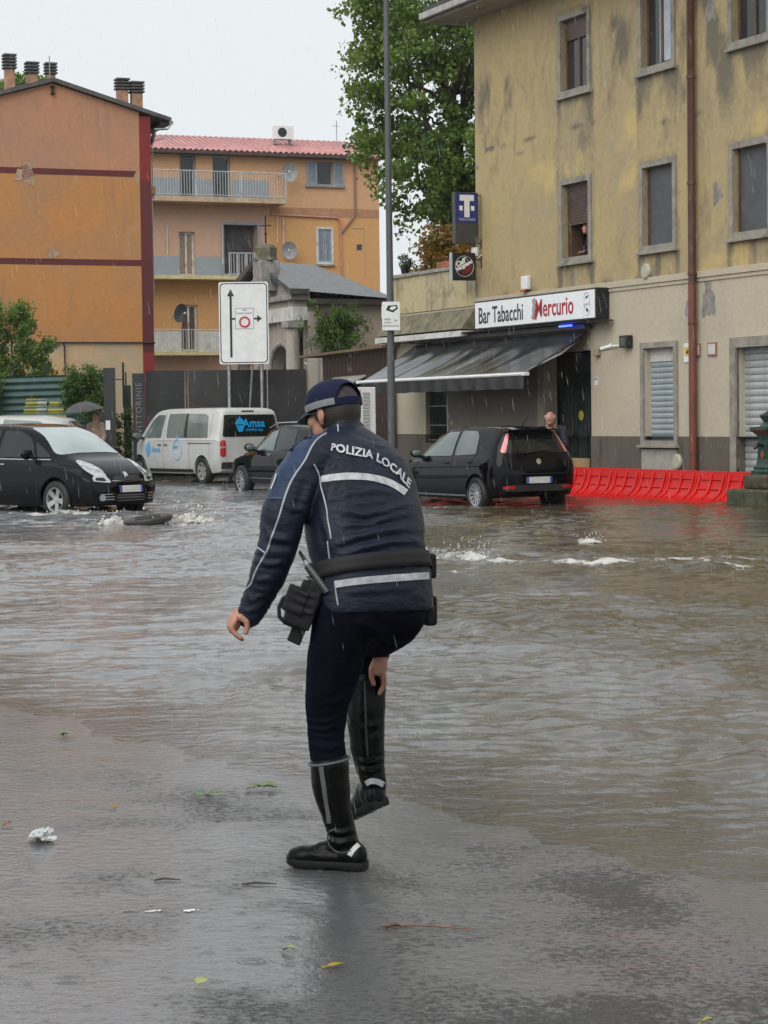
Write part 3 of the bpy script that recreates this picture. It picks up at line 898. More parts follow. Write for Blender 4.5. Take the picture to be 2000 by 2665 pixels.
fig = [(-4.22, 3.80), (-4.12, 3.80), (-4.10, 3.92), (-4.06, 4.0), (-4.09, 4.10), (-4.14, 4.20), (-4.11, 4.27), (-4.17, 4.29), (-4.19, 4.22), (-4.25, 4.27), (-4.24, 4.20), (-4.21, 4.12), (-4.25, 4.02), (-4.24, 3.92), (-4.30, 3.85)]
mb.prism(fig, -.364, -.358, 'Y').build('emblem', mk, SG)
MB().prism([(-4.16, 3.80), (-4.05, 3.80), (-4.02, 3.95), (-4.1, 4.05), (-4.13, 3.95)], -.366, -.3645, 'Y').build('emblem', SIGNR, SG)
ring = MB()
for r0, cz in ((.125, 4.15), (.125, 3.90)):
    ring.tube([(-1.78 + r0 * math.cos(a / 20 * 6.2832), -.36, cz + r0 * math.sin(a / 20 * 6.2832)) for a in range(21)], .006, 4, False)
ring.build('emblem', mat('sign_lightgrey', (.5, .5, .5), .5, .1), SG)
MB().box(-1.93, -1.63, -.363, -.358, 4.0, 4.045).build('emblem', mat('sign_pale', (.58, .58, .57), .5, .1), SG)
MB().prism([(-1.86, 4.16), (-1.80, 4.14), (-1.70, 4.20), (-1.74, 4.21)], -.363, -.358).prism([(-1.80, 3.86), (-1.76, 3.89), (-1.78, 3.95), (-1.82, 3.92)], -.363, -.358).prism([(-1.76, 3.84), (-1.72, 3.87), (-1.74, 3.92), (-1.77, 3.89)], -.363, -.358).build('emblem', SIGNK, SG)

AW = empty('awning', (5.5, 45.1, 0), FA, 'black fabric awning stretched out over the bar front', 'awning')
CANV = mat('black_canvas', (0.035, 0.036, 0.038), 0.16, 0.3, vs=2.0, bump=.15, bs=8, bd=.02)
ax0, ax1 = -10.9, -2.2
NX, NY = 90, 26
xs_ = np.linspace(ax0, ax1, NX); ts = np.linspace(0, 1, NY)
XX, TT = np.meshgrid(xs_, ts)
YY = -0.12 - 1.55 * TT
ZZ = 3.47 - 0.93 * TT
fold = 0.03 * np.sin((XX * 2.3 + TT * 2.2) * 1.7 + np.sin(XX * 1.3)) * np.sin(np.pi * TT) * (0.4 + 0.8 * np.exp(-((XX + 7.6) / 2.2) ** 2))
fold += 0.028 * np.maximum(0, np.sin(XX * 5.1 + TT * 3.3)) ** 4 * np.sin(np.pi * TT) * np.exp(-((XX + 7.8) / 2.0) ** 2)
ZZ = ZZ + fold - 0.05 * np.sin(np.pi * TT)
link_mesh('canvas', grid_mesh('canvas', XX, YY, ZZ), CANV, AW)
vx = np.linspace(ax0, ax1, 140); vt = np.linspace(0, 1, 4); VX, VT = np.meshgrid(vx, vt)
link_mesh('valance', grid_mesh('valance', VX, -1.69 + 0.02 * np.sin(VX * 9) * VT, 2.50 - 0.27 * VT - .02 * VT * np.abs(np.sin(VX * 3.2))), mat('valance_cloth', (.02, .021, .022), .4, .25), AW)
MB().tube([(ax0, -1.69, 2.53), (ax1, -1.69, 2.53)], .04, 8).build('front_bar', WHITE, AW, 40)
box('end_cap', WHITE, AW, ax1 + .003, ax1 + .12, -1.76, -1.62, 2.49, 2.57, .01)
box('end_cap', WHITE, AW, ax0 - .12, ax0 - .003, -1.76, -1.62, 2.49, 2.57, .01)
for x in (ax0 + .5, -6.5, ax1 - .3):
    MB().tube([(x, -.12, 3.30), (x + .55, -.9, 2.96), (x, -1.64, 2.52)], .022, 6).build('folding_arm', STEEL, AW, 40)
MB().tube([(ax1, -.12, 3.44), (ax1, -1.66, 2.54)], .012, 5).build('side_hem', BLACK, AW)
FASC = mat('dark_fascia', (.045, .04, .037), .5, .3)
box('cassette', FASC, AW, ax0 - .1, ax1 + .1, -.24, -.06, 3.50, 3.62, .01)
MB().prism([(-.40, 3.63), (-.05, 3.63), (-.05, 3.67), (-.42, 3.66)], ax0 + .3, -1.2, 'X').build('cover_board', FASC, AW)
tag(MB().tube([(-2.9, -.42, 3.585), (-2.35, -.42, 3.585)], .02, 8).build('blue_led_bar', mat('blue_led', (.02, .03, .5), .4, 0, emit=(.03, .06, 1.0, 6.0)), None), 'small lit blue light strip under the shop sign', 'light')
bl = bpy.data.objects['blue_led_bar']; bl.location = (5.5, 45.1, 0); bl.rotation_euler = (0, 0, FA)

# ------------------------------------------------------------------ things fixed to the front
def on_front(name, label, cat, lx, ly, z, group=None):
    p = Vector((5.5, 45.1, 0)) + Matrix.Rotation(FA, 3, 'Z') @ Vector((lx, ly, z))
    return empty(name, p, FA, label, cat, group)
dp = on_front('drainpipe', 'brown downpipe running down the yellow facade between windows', 'pipe', 2.03, -.13, 0)
MB().tube([(0, 0, 4.2), (0, 0, 11.1), (0, -.4, 11.25)], .078, 12).build('upper_pipe', RUST, dp, 60)
MB().tube([(0, 0, 0.06), (0, 0, 4.2)], .082, 12).build('lower_pipe', mat('red_brown_pipe', (.16, .05, .032), .4, .15), dp, 60)
for z in (.8, 3.4, 4.4, 6.2, 8.3): MB().lathe([(.094, z), (.094, z + .05)], 12).build('pipe_collar', RUST, dp, 30)
sr = on_front('alarm_siren', 'white alarm siren box with red flasher above the shop sign', 'alarm', -5.08, -.0, 4.68)
box('siren_case', WHITE, sr, -.15, .15, -.13, -.003, -.16, .16, .03); box('flasher', mat('red_lens', (.5, .03, .02), .2, .1), sr, -.13, .05, -.15, -.02, -.20, -.163, .01)
cc = on_front('security_camera', 'white bullet security camera on a wall arm beside the bar door', 'camera', -1.0, 0, 3.06)
MB().tube([(.12, -.02, .03), (.0, -.22, .03)], .022, 8).build('bracket', WHITE, cc); MB().tube([(.02, -.22, .03), (-.20, -.36, -.03)], .042, 10).build('camera_tube', WHITE, cc, 50)
MB().tube([(-.203, -.362, -.031), (-.22, -.373, -.035)], .034, 10).build('lens', BLACK, cc)
box('sun_hood', WHITE, cc, -.02, .0, -.25, -.2, .06, .09)
lb = on_front('floodlight', 'small black square floodlight on the cream wall beside the camera', 'light', -.63, 0, 3.17)
box('housing', BLACK, lb, -.16, .16, -.16, -.003, -.13, .13, .015); box('lamp_glass', GLASSW, lb, -.1, .1, -.165, -.161, -.08, .08)
n1 = on_front('wall_notice', 'white and yellow warning notice on the cream wall left of the drainpipe', 'notice', 1.66, 0, 2.86)
box('board', WHITE, n1, -.13, .13, -.02, -.003, -.19, .19); box('yellow_panel', mat('notice_yellow', (.6, .45, .03), .5, .1), n1, -.10, .10, -.023, -.0205, -.07, .11)
MB().prism([(-.05, -.01), (.0, .06), (.05, .03), (.02, -.03)], -.026, -.0235).build('symbol', BLACK, n1)
for x, lab in ((1.98, 'small framed white plaque half behind the brown drainpipe'), (2.56, 'small framed white plaque right of the brown drainpipe')):
    q = on_front('wall_plaque', lab, 'plaque', x, 0, 2.9)
    box('plaque_frame', mat('plaque_rim' + str(x), (.30, .14, .10), .6, .1), q, -.16, .16, -.03, -.003, -.13, .13); box('plaque_face', OFFWHITE, q, -.13, .13, -.034, -.0305, -.10, .10)
q = on_front('paper_sticker', 'small pale sticker on the wall right of the bar door', 'sticker', -2.02, 0, 2.36)
box('sheet', WHITE, q, -.07, .07, -.008, -.003, -.09, .09); box('blue_band', mat('blue_print', (.1, .25, .45), .5, .1), q, -.05, .05, -.011, -.0085, .03, .07)
for x, z, lab in ((1.29, .65, 'round cream vent cap low on the wall under the shuttered window'), (.14, 4.60, 'round cream vent cap on the band above the shuttered window')):
    q = on_front('vent_cap', lab, 'vent', x, 0, z)
    MB().lathe([(.001, -.09), (.14, -.085), (.165, -.06), (.165, -.003)], 24, 'Y').build('cap', mat('vent_cream' + str(z), (.42, .39, .30), .5, .1), q, 40)
jb = on_front('junction_box', 'small tan conduit box on the wall corner under the sign', 'box', -1.9, 0, 2.98)
box('case', mat('tan_box', (.32, .28, .18), .6, .1), jb, -.09, .09, -.1, -.003, -.07, .07, .01); MB().tube([(.09, -.03, .05), (.85, -.03, .1)], .012, 5).build('conduit', CREAM, jb)
wl_ = on_front('wall_lamp', 'small white wall lamp below the tobacco sign bracket', 'lamp', -7.45, 0, 5.55)
MB().lathe([(.0, .0), (.08, .02), (.1, .14), (.09, .22), (0, .24)], 12, 'Z', (0, -.16, -.1)).build('lamp_globe', WHITE, wl_, 60); MB().tube([(.05, -.005, -.05), (.05, -.1, -.12), (0, -.16, -.1)], .02, 6).build('bracket', OFFWHITE, wl_)

# projecting signs, seen square on from down the street
ts_ = on_front('tobacco_sign', 'tall blue projecting sign with a white letter T over a dark panel', 'sign', -7.42, 0, 5.75)
BLUE = mat('sign_blue', (.018, .03, .16), .35, .08); DGREY = mat('sign_darkgrey', (.045, .047, .045), .4, .15)
yy0, yy1 = -.72, -.14
box('case', DGREY, ts_, -.09, .09, yy0 - .02, yy1 + .02, 0, 1.22, .01)
for sx_, nm in ((1, 1), (-1, -1)):
    X0 = sx_ * .0905; X1 = sx_ * .094
    box('blue_panel', BLUE, ts_, min(X0, X1), max(X0, X1), yy0, yy1, .50, 1.20)
    X2 = sx_ * .0945; X3 = sx_ * .097; a, c = min(X2, X3), max(X2, X3); cy = (yy0 + yy1) / 2
    MB().box(a, c, cy - .19, cy + .19, 1.02, 1.16).box(a, c, cy - .07, cy + .07, .63, 1.02).build('letter_T', WHITE, ts_)
    for d in (-.155, .155): box('small_mark', WHITE, ts_, a, c, cy + d - .045, cy + d + .045, .79, .90)
    text('small_lettering', mat('sign_paleblue%d' % nm, (.3, .33, .5), .5, .1), ts_, 'TABACCHERIA', .085, (sx_ * .0965, cy, .575), (0, sx_, 0), (0, 0, 1), sx=.8, bold=.002)
MB().tube([(0, -.16, 1.16), (0, -.003, 1.16)], .014, 6).tube([(0, -.16, .02), (0, -.003, .02)], .014, 6).tube([(0, -.01, -.1), (0, -.01, .12)], .02, 6).build('bracket', BLACK, ts_)
cs = on_front('coffee_sign', 'square black projecting sign with a round coffee logo', 'sign', -7.42, 0, 4.88)
box('case', BLACK, cs, -.07, .07, -.82, -.20, 0, .66, .02)
box('edge_strip', mat('pale_edge', (.35, .38, .38), .4, .1), cs, -.065, .071, -.835, -.8205, .0, .66)
LOGOR = mat('logo_red', (.22, .015, .02), .45, .1)
for sx_ in (1, -1):
    ctr = Vector((sx_ * .074, -.50, .335)); ex, ey = Vector((0, sx_, 0)), Vector((0, 0, 1))
    ringp = [ctr + ex * .245 * math.cos(k / 28 * 6.2832) + ey * .245 * math.sin(k / 28 * 6.2832) for k in range(29)]
    MB().tube(ringp, .008, 5, False).build('logo_ring', mat('logo_pale%d' % sx_, (.42, .42, .40), .5, .1), cs)
    e2 = (ex * .88 + ey * .47).normalized(); f2 = (ey * .88 - ex * .47).normalized()
    text('logo_lettering', WHITE, cs, 'Caffè', .16, ctr + e2 * -.02 + f2 * .12, e2, f2, bold=.008, shear=.2, thick=.003)
    text('logo_lettering', WHITE, cs, 'Vergnano', .125, ctr + e2 * .0 + f2 * .02, e2, f2, bold=.008, shear=.2, thick=.003)
    text('logo_lettering', LOGOR, cs, '1882', .17, ctr + e2 * .02 + f2 * -.12, e2, f2, bold=.008, thick=.003)
MB().tube([(0, -.2, .5), (0, -.003, .5)], .014, 6).tube([(0, -.01, .3), (0, -.01, .6)], .02, 6).build('bracket', BLACK, cs)
# ------------------------------------------------------------------ orange gable house
GS = 72 / 64
GB = empty('gable_house', (-7.60, 72, 0), R(22), 'orange gable end house with dark red bands and corner strip', 'building')
gz = lambda z: 1.62 + (z - 1.62) * GS
gx = lambda x: x * GS
OR1 = plaster('orange_render', (0.54, 0.245, 0.080), (0.46, 0.235, 0.108), (0.30, 0.19, 0.12), (0.50, 0.74), (0.44, 0.275, 0.16), (0.60, 0.68), seed=1.0, streak=.35, worn=(.34, .30, .25))
OR0 = plaster('orange_render_faded', (0.52, 0.25, 0.135), (0.45, 0.24, 0.15), (0.28, 0.19, 0.14), (0.50, 0.74), None, seed=4.0, streak=.4)
ORL = plaster('orange_render_worn', (0.58, 0.34, 0.15), (0.56, 0.40, 0.24), (0.25, 0.2, 0.15), (0.56, 0.76), (0.44, 0.35, 0.24), (0.50, 0.60), seed=9.0, streak=.35)
REDB = plaster('dark_red_paint', (0.135, 0.035, 0.035), (0.12, 0.032, 0.033), (0.30, 0.20, 0.17), (0.60, 0.74), None, seed=7.7, streak=.4, worn=(.35, .28, .24))
REDT = plaster('bright_red_paint', (0.25, 0.035, 0.033), (0.22, 0.032, 0.03), (0.3, 0.2, 0.17), (0.6, 0.76), None, seed=3.3, streak=.3)
GL, GR = gx(-9.0), 0.0
zb1, zb0, zb2, zpipe = gz(8.99), gz(8.81), gz(6.38), gz(3.94)
xa = gx(-2.92); za = gz(11.45)
er = gz(10.62); el = za - (za - er)
sl = (za - er) / (0 - xa)
zl = lambda x: za - sl * abs(x - xa)
strip = gx(-0.345)
MB().prism([(GL, zb1), (strip, zb1), (strip, zl(strip)), (xa, za), (GL, zl(GL))], 0, .3).build('upper_wall', OR0, GB)
MB().box(GL, strip, 0, .3, zpipe, zb1 - .001).build('middle_wall', OR1, GB)
MB().box(GL, strip, 0.004, .3, 0, zpipe - .001).build('lower_wall', ORL, GB)
box('paint_band', REDB, GB, GL, gx(-.47), -.004, .01, zb0, zb1)
box('paint_band', REDB, GB, GL, strip, -.004, .01, gz(6.20), zb2)
MB().box(strip, GR, -.012, .3, gz(8.7), zl(0) - .02).build('corner_strip', REDT, GB)
MB().box(strip, GR, -.012, .3, 3.9, gz(8.7) - .001).build('corner_strip', REDB, GB)
MB().box(strip, GR, -.010, .3, 0, 3.899).build('corner_strip', REDT, GB)
MB().add([(GR, -.01, 0), (GR, 12, 0), (GR, 12, zl(0)), (GR, -.01, zl(0))], [(0, 1, 2, 3)]).add([(GL, 0, 0), (GL, 12, 0), (GL, 12, zl(GL)), (GL, 0, zl(GL))], [(0, 1, 2, 3)]).build('side_wall', OR1, GB)
BRKP = mat('bare_brick_patch', (.26, .15, .12), .85, .35, vs=14, bump=.6, bs=20)
for cx, z, rx, rz, mm, sd in ((-3.72, 8.85, .17, .20, BRKP, 2), (-3.75, 8.8, .26, .30, None, 4), (-.43, 8.8, .08, .14, None, 6), (-2.97, 6.52, .18, .11, None, 8)):
    blotch('plaster_patch', mm or mat('worn_plaster%d' % sd, (.40, .28, .18), .85, .25, vs=6), GB, gx(cx), gz(z), rx * GS, rz * GS, sd, -.005 if mm is None else -.009)
MB().tube([(gx(-3.0), -.05, zpipe), (.02, -.05, zpipe)], .03, 6).tube([(gx(-2.75), -.05, zpipe), (gx(-2.72), -.05, zpipe - .12), (gx(-2.70), -.05, 2.3)], .022, 6).build('wall_pipe', BLACK, GB)
t_ = .13
rfp = [(GL - .4, zl(GL - .4)), (xa, za + .01), (gx(.61), zl(gx(.61))), (gx(.61), zl(gx(.61)) + t_), (xa, za + t_ + .02), (GL - .4, zl(GL - .4) + t_)]
rfp = [(a, b + .02) for a, b in rfp]
MB().prism(rfp, -.18, 12.2).build('roof', mat('grey_roof', (.085, .08, .075), .6, .3, vs=3), GB)
box('eave_board', DARK, GB, .32, gx(.56), -.1, 12, zl(.5) - .16, zl(.5) - .06)
MB().tube([(gx(.60), -.2, zl(gx(.61)) - .02), (gx(.60), 12, zl(gx(.61)) - .02)], .07, 8).build('gutter', STEEL, GB, 50)
MB().tube([(gx(.60), -.1, zl(gx(.61)) - .08), (gx(.5), -.1, zl(.6) - .25), (gx(.1), -.1, zl(.6) - .28)], .04, 6).build('gutter_outlet', STEEL, GB)
MB().lathe([(.05, .0), (.09, .03), (.05, .06), (.05, .22), (.09, .25), (.05, .28)], 8, 'Z', (xa, -.06, za - .38)).build('tie_anchor', DARK, GB)
BRK = mat('chimney_brick', (.36, .20, .12), .75, .25, bump=.5, bs=14, bd=.02)
CAPM = mat('chimney_cap', (.07, .07, .066), .7, .3)
for x0, x1, z0, z1 in ((-3.91, -3.58, 11.45, 12.56), (-3.24, -2.9, 11.5, 12.34), (-2.66, -2.36, 11.55, 12.31), (-.49, -.13, 11.1, 11.99), (-.05, .32, 11.0, 11.93)):
    ch = empty('chimney', parent=GB); a, c = gx(x0) + .03, gx(x1) - .03; q0, q1 = gz(z0) - .4, gz(z1)
    cp = (q1 - gz(z0)) * .42 if z1 > 12 else (q1 - gz(z0)) * .40
    box('stack', BRK, ch, a, c, 2.0, 2.0 + (c - a), q0, q1 - cp, .01)
    k = 0; z = q1 - cp + .02
    while z < q1 - .02:
        box('cap_ring', CAPM, ch, a - .06, c + .06, 1.94, 2.06 + (c - a), z, z + .065, .01); z += .105
    box('cap_core', DARK, ch, a + .04, c - .04, 2.04, 1.96 + (c - a), q1 - cp, q1 - .03)
MB().tube([(gx(-1.24), 1.5, za - .7), (gx(-1.24), 1.5, za - .16), (gx(-1.27), 1.5, za - .08), (gx(-1.35), 1.5, za - .05), (gx(-1.42), 1.5, za - .1)], .055, 8).build('vent_pipe', mat('red_vent', (.22, .06, .04), .5, .2), GB, 60)
MB().tube([(xa + .02, .4, za), (xa + .02, .4, za + .95)], .018, 6).build('roof_rod', STEEL, GB)
dish_m = mat('dish_grey', (.30, .31, .32), .5, .15); dish_d = mat('dish_dark', (.07, .075, .08), .5, .2)
def dish(parent, x, y, z, r, tilt, m, face=-1):
    d = empty('satellite_dish', (x, y, z), R(tilt), parent=parent)
    prof = [(r * t, .28 * r * t * t) for t in (0.02, .3, .55, .8, 1.0)] + [(r * t, .28 * r * t * t + .02) for t in (1.0, .8, .55, .3, .02)]
    MB().lathe(prof, 20, 'Y').build('reflector', m, d, 60)
    for v in d.children: v.rotation_euler = (R(-15), 0, R(180)); v.scale = (.85, 1, 1)
    MB().tube([(0, .0, -r * .6), (0, -.4, -.05)], .014, 5).build('feed_arm', STEEL, d)
    box('receiver', OFFWHITE, d, -.04, .04, -.46, -.38, -.08, .0)
    MB().tube([(0, .03, 0), (0, .3, -.1), (0, .45, -.3)], .02, 5).build('mount', STEEL, d)
dish(GB, .12, .35, gz(10.05), .30, 70, dish_d)
for z in (8.3, 9.0): box('side_balcony', OFFWHITE, GB, .003, .28, .6, 6, gz(z) - .02, gz(z) + .1) if z < 8.5 else None
box('side_balcony', mat('ochre_slab', (.42, .27, .12), .7, .15), GB, .003, .30, .5, 6, gz(8.38), gz(8.6))
MB().tube([(.22, .6, gz(8.6)), (.22, .6, gz(9.9))], .02, 6).tube([(.26, .6, gz(9.9)), (.05, .6, gz(9.9))], .02, 6).tube([(.1, .3, gz(5.4)), (.1, .3, gz(8.3))], .03, 6).build('side_pipe', STEEL, GB)

# ------------------------------------------------------------------ long orange house behind
OS = 94 / 78
OB = empty('balcony_house', (-9.92, 94, 0), R(22), 'long orange house with balconies and pink corrugated roof behind the gable house', 'building')
oz = lambda z: 1.62 + (z - 1.62) * OS
ox = lambda x: x * OS
OU = plaster('house_render_peach', (0.62, 0.36, 0.20), (0.60, 0.35, 0.19), (0.30, 0.20, 0.14), (0.55, 0.78), None, seed=21, streak=.3)
OP = plaster('house_render_dusty', (0.56, 0.36, 0.26), (0.55, 0.35, 0.25), (0.30, 0.2, 0.15), (0.55, 0.78), None, seed=22, streak=.3)
OO = plaster('house_render_orange', (0.62, 0.335, 0.13), (0.60, 0.33, 0.14), (0.36, 0.21, 0.1), (0.58, 0.80), None, seed=23, streak=.22)
GREYP = plaster('grey_blue_dado', (0.30, 0.335, 0.37), (0.28, 0.315, 0.35), (0.42, 0.42, 0.38), (0.6, 0.76), None, seed=25, streak=.4)
XL, XR = ox(-3), ox(8.84)
zr = lambda *h: [(ox(a), ox(b), oz(c), oz(d)) for a, b, c, d in h]
hT = zr((1.07, 1.68, 9.70, 11.29), (2.31, 3.0, 9.70, 11.26), (6.37, 7.0, 10.30, 11.17))
hM = zr((.99, 1.6, 6.86, 8.47), (2.71, 4.0, 6.86, 8.78), (6.38, 6.90, 7.44, 8.69), (7.91, 8.15, 7.88, 8.13))
hL = zr((1.02, 1.66, 4.12, 5.83))
s1, s2, s3 = oz(9.66), oz(6.84), oz(4.10)
wall('upper_wall', OU, OB, XL, XR, oz(9.46), oz(11.5), [h for h in hT if h[2] > oz(9.9)] + [(h[0], h[1], s1, h[3]) for h in hT if h[2] < oz(9.9)], reveal=.35)
wall('middle_wall', OO, OB, ox(4.4), XR, oz(6.0), oz(9.46), [h for h in hM if h[0] > ox(5)], reveal=.2)
wall('middle_wall', OP, OB, XL, ox(4.4), s2, oz(9.46), [(h[0], h[1], max(h[2], s2 + .01), h[3]) for h in hM if h[0] < ox(4.2)], reveal=.6)
wall('lower_wall', OO, OB, XL, ox(4.4), s3, s2, [(h[0], h[1], max(h[2], s3 + .01), h[3]) for h in hL], reveal=.3)
MB().box(XL, ox(4.4), 0, .3, 0, s3).box(ox(4.4), XR, 0.002, .3, 0, oz(6.0)).build('base_wall', OP, OB)
MB().add([(XR, 0, 0), (XR, 10, 0), (XR, 10, oz(11.5)), (XR, 0, oz(11.5))], [(0, 1, 2, 3)]).add([(XL, 0, 0), (XL, 10, 0), (XL, 10, oz(11.5)), (XL, 0, oz(11.5))], [(0, 1, 2, 3)]).build('side_wall', OO, OB)
box('shadow_core', DARK, OB, XL + .2, XR - .2, .7, 9.5, .2, oz(11.3))
box('paint_band', mat('band_brown', (.38, .20, .11), .8, .15), OB, ox(4.5), XR, -.012, -.002, oz(9.12), oz(9.44))
for a, c, z0, z1 in ((XL, ox(4.47), s1, oz(10.40)), (XL, ox(3.9), s2, oz(7.58)), (XL, ox(2.6), s3, oz(4.86))):
    cuts = sorted([(h[0], h[1]) for h in hT + hM + hL if h[2] < z0 + 1.0 and h[3] > z0 + .5 and h[0] < c])
    x = a
    for p, q in cuts + [(c, c)]:
        if p - x > .05: box('dado', GREYP if z0 > s3 else OFFWHITE, OB, x, min(p, c), -.012, -.001, z0 + .01, z1)
        x = q
# windows and doors
for h, mm in ((hT[0], GLASSW), (hT[1], GLASSW), (hM[0], SHUTTER), (hL[0], WOODBR)):
    d = empty('balcony_door', parent=OB)
    a, c, z0, z1 = h
    box('door_pane', mm if mm != SHUTTER else mat('beaded_curtain', (.30, .22, .17), .7, .35, vs=14), d, a, c, .22, .25, z0, z1)
    frame('door_frame', OFFWHITE if mm != GLASSW else SHUTTER, d, a, c, z0 + .02, z1, .09, .15, .21)
    if mm != GLASSW: box('door_stile', OFFWHITE, d, (a + c) / 2 - .04, (a + c) / 2 + .04, .14, .212, z0 + .1, z1 - .1)
lg = empty('loggia', parent=OB); a, c, z0, z1 = hM[1]
box('back_wall', mat('loggia_shade', (.10, .10, .10), .8, .2), lg, a, c, .58, .6, z0, z1)
frame('loggia_frame', SHUTTER, lg, a - .12, c + .12, z0 + .02, z1 + .1, .12, -.03, .08)
MB().prism([(a, z0 + .2), (c, z0 + .2), (c, z0 + .8), (a + .9, z1 - .1), (a + .2, z1 - .1)], .5, .56).build('curtain', mat('dark_curtain', (.06, .06, .06), .8, .3), lg)
w1 = empty('window', parent=OB); a, c, z0, z1 = hT[2]
box('pane', GLASSW, w1, a, c, .18, .2, z0, z1)
frame('window_frame', SHUTTER, w1, a, c, z0, z1, .06, .12, .17)
def louvre(parent, a, c, z0, z1, y=-.06):
    frame('shutter_frame', SHUTTER, parent, a, c, z0, z1, .07, y, y + .05)
    mb = MB(); z = z0 + .07
    while z < z1 - .08: mb.box(a + .07, c - .07, y + .012, y + .035, z, z + .035); z += .055
    tag(mb.build('louvre_blades', SHUTTER, parent), kind='stuff')
    box('shutter_back', mat('shutter_dark', (.12, .14, .165), .6, .1) if 'shutter_dark' not in bpy.data.materials else bpy.data.materials['shutter_dark'], parent, a + .07, c - .07, y + .036, y + .048, z0 + .07, z1 - .07)
louvre(w1, ox(5.95), a - .02, z0, z1); louvre(w1, c + .02, ox(7.42), z0, z1)
box('sill', STONE, w1, ox(5.9), ox(7.46), -.12, .1, z0 - .1, z0 - .01)
w2 = empty('window', parent=OB); a, c, z0, z1 = hM[2]
louvre(w2, a, (a + c) / 2 - .01, z0, z1, .02); louvre(w2, (a + c) / 2 + .01, c, z0, z1, .02)
frame('surround', OFFWHITE, w2, a - .1, c + .1, z0 - .08, z1 + .08, .1, -.03, .02); box('sill', STONE, w2, a - .16, c + .16, -.12, -.032, z0 - .16, z0 - .085)
w3 = empty('window', parent=OB); a, c, z0, z1 = hM[3]; box('pane', GLASSW, w3, a, c, .1, .12, z0, z1); frame('window_frame', CONC, w3, a, c, z0, z1, .05, .05, .098)
MB().tube([(ox(7.71), -.01, oz(8.73)), (ox(8.23), -.01, oz(8.73)), (ox(8.23), -.01, oz(6.91))], .015, 4).build('render_joint', OP, OB)
# balconies
def railing(x0, x1, z, h, y0, name='railing'):
    rl = empty(name, parent=OB)
    MB().tube([(x0, y0, z + h), (x1, y0, z + h)], .025, 6).build('top_rail', RAILM, rl); MB().tube([(x0, y0, z + .08), (x1, y0, z + .08)], .018, 6).build('bottom_rail', RAILM, rl)
    mb = MB(); x = x0 + .08
    while x < x1: mb.box(x - .011, x + .011, y0 - .011, y0 + .011, z + .08, z + h); x += .125
    tag(mb.build('balusters', RAILM, rl), kind='stuff')
    x = x0
    while x <= x1 + .01: MB().tube([(x, y0, z), (x, y0, z + h + .02)], .028, 6).build('post', RAILM, rl); x += (x1 - x0) / 4
    MB().tube([(x1, y0, z + h), (x1, -.02, z + h)], .025, 6).build('side_rail', RAILM, rl)
SLAB = mat('slab_edge', (.45, .33, .22), .75, .15, dirt=(.2, .16, .12)); SLABY = mat('slab_edge_yellow', (.55, .47, .24), .75, .15)
box('balcony_slab', SLAB, OB, XL, ox(4.85), -1.1, -.003, s1 - .22, s1); railing(ox(-2), ox(4.83), s1, oz(10.58) - s1, -1.05)
box('balcony_slab', SLABY, OB, XL, ox(3.95), -1.0, -.003, s2 - .16, s2); railing(ox(2.65), ox(3.93), s2, 1.0, -.95)
box('balcony_slab', SLABY, OB, XL, ox(2.55), -1.0, -.003, s3 - .15, s3); railing(ox(-2), ox(2.5), s3, .95, -.95)
# roof of corrugated sheet
PINK = mat('pink_corrugated', (.46, .20, .19), .5, .2, vs=2, dirt=(.33, .15, .13), ds=.8)
nx = 420; xr_ = np.linspace(XL - .3, ox(8.5), nx); tr = np.linspace(0, 1, 6); RX, RT = np.meshgrid(xr_, tr)
RY = -.55 + 3.6 * RT; RZ = oz(11.40) + (oz(11.97) - oz(11.40)) * 1.55 * RT + .035 * np.sin(RX * 2 * np.pi / .26)
link_mesh('roof', grid_mesh('roof', RX, RY, RZ), PINK, OB)
MB().prism([(3.05, oz(12.28)), (10.5, oz(11.3)), (10.5, oz(11.2)), (-.5, oz(11.33)), (-.5, oz(11.38))], XL - .3, ox(8.5), 'X').build('roof_deck', mat('roof_under', (.16, .09, .08), .7, .2), OB)
MB().prism([(-.5, oz(11.36)), (3.05, oz(12.25)), (3.05, oz(11.30)), (-.5, oz(11.3))], ox(8.5) + .01, ox(8.95), 'X').build('roof_hip', PINK, OB)
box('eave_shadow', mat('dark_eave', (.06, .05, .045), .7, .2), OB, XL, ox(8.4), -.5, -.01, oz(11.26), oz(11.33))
ac = empty('air_conditioner', (ox(5.1) , 1.2, oz(11.98)), parent=OB)
box('case', WHITE, ac, 0, ox(.73), 0, .4, .12, .12 + .62 * 1.0, .02)
MB().lathe([(.21, -.012), (.21, -.002)], 24, 'Y', (.34, 0, .43)).build('fan_grille', BLACK, ac)
for x in (.05, .75): box('foot', STEEL, ac, x, x + .06, 0, .4, -.1, .12)
MB().tube([(ox(7.92), 1.2, oz(11.6)), (ox(7.92), 1.2, oz(11.95)), (ox(7.86), 1.2, oz(12.0)), (ox(7.80), 1.2, oz(11.96))], .06, 8).build('flue', STEEL, OB, 60)
MB().tube([(ox(7.68), 1.6, oz(11.8)), (ox(7.68), 1.6, oz(12.9))], .02, 5).tube([(ox(7.5), 1.6, oz(12.7)), (ox(7.8), 1.6, oz(12.7))], .012, 4).build('aerial', STEEL, OB)
MB().tube([(ox(4.5), -.06, oz(9.16)), (ox(7.15), -.06, oz(9.1)), (ox(7.25), -.06, oz(9.0)), (ox(7.27), -.06, oz(6.9))], .045, 8).build('drainpipe', mat('pink_pipe', (.48, .22, .16), .5, .1), OB, 60)
MB().tube([(ox(7.87), -.06, oz(11.25)), (ox(7.85), -.06, oz(9.2)), (ox(7.30), -.06, oz(8.55))], .045, 8).build('drainpipe', mat('brown_thin_pipe', (.22, .12, .09), .5, .1), OB, 60)
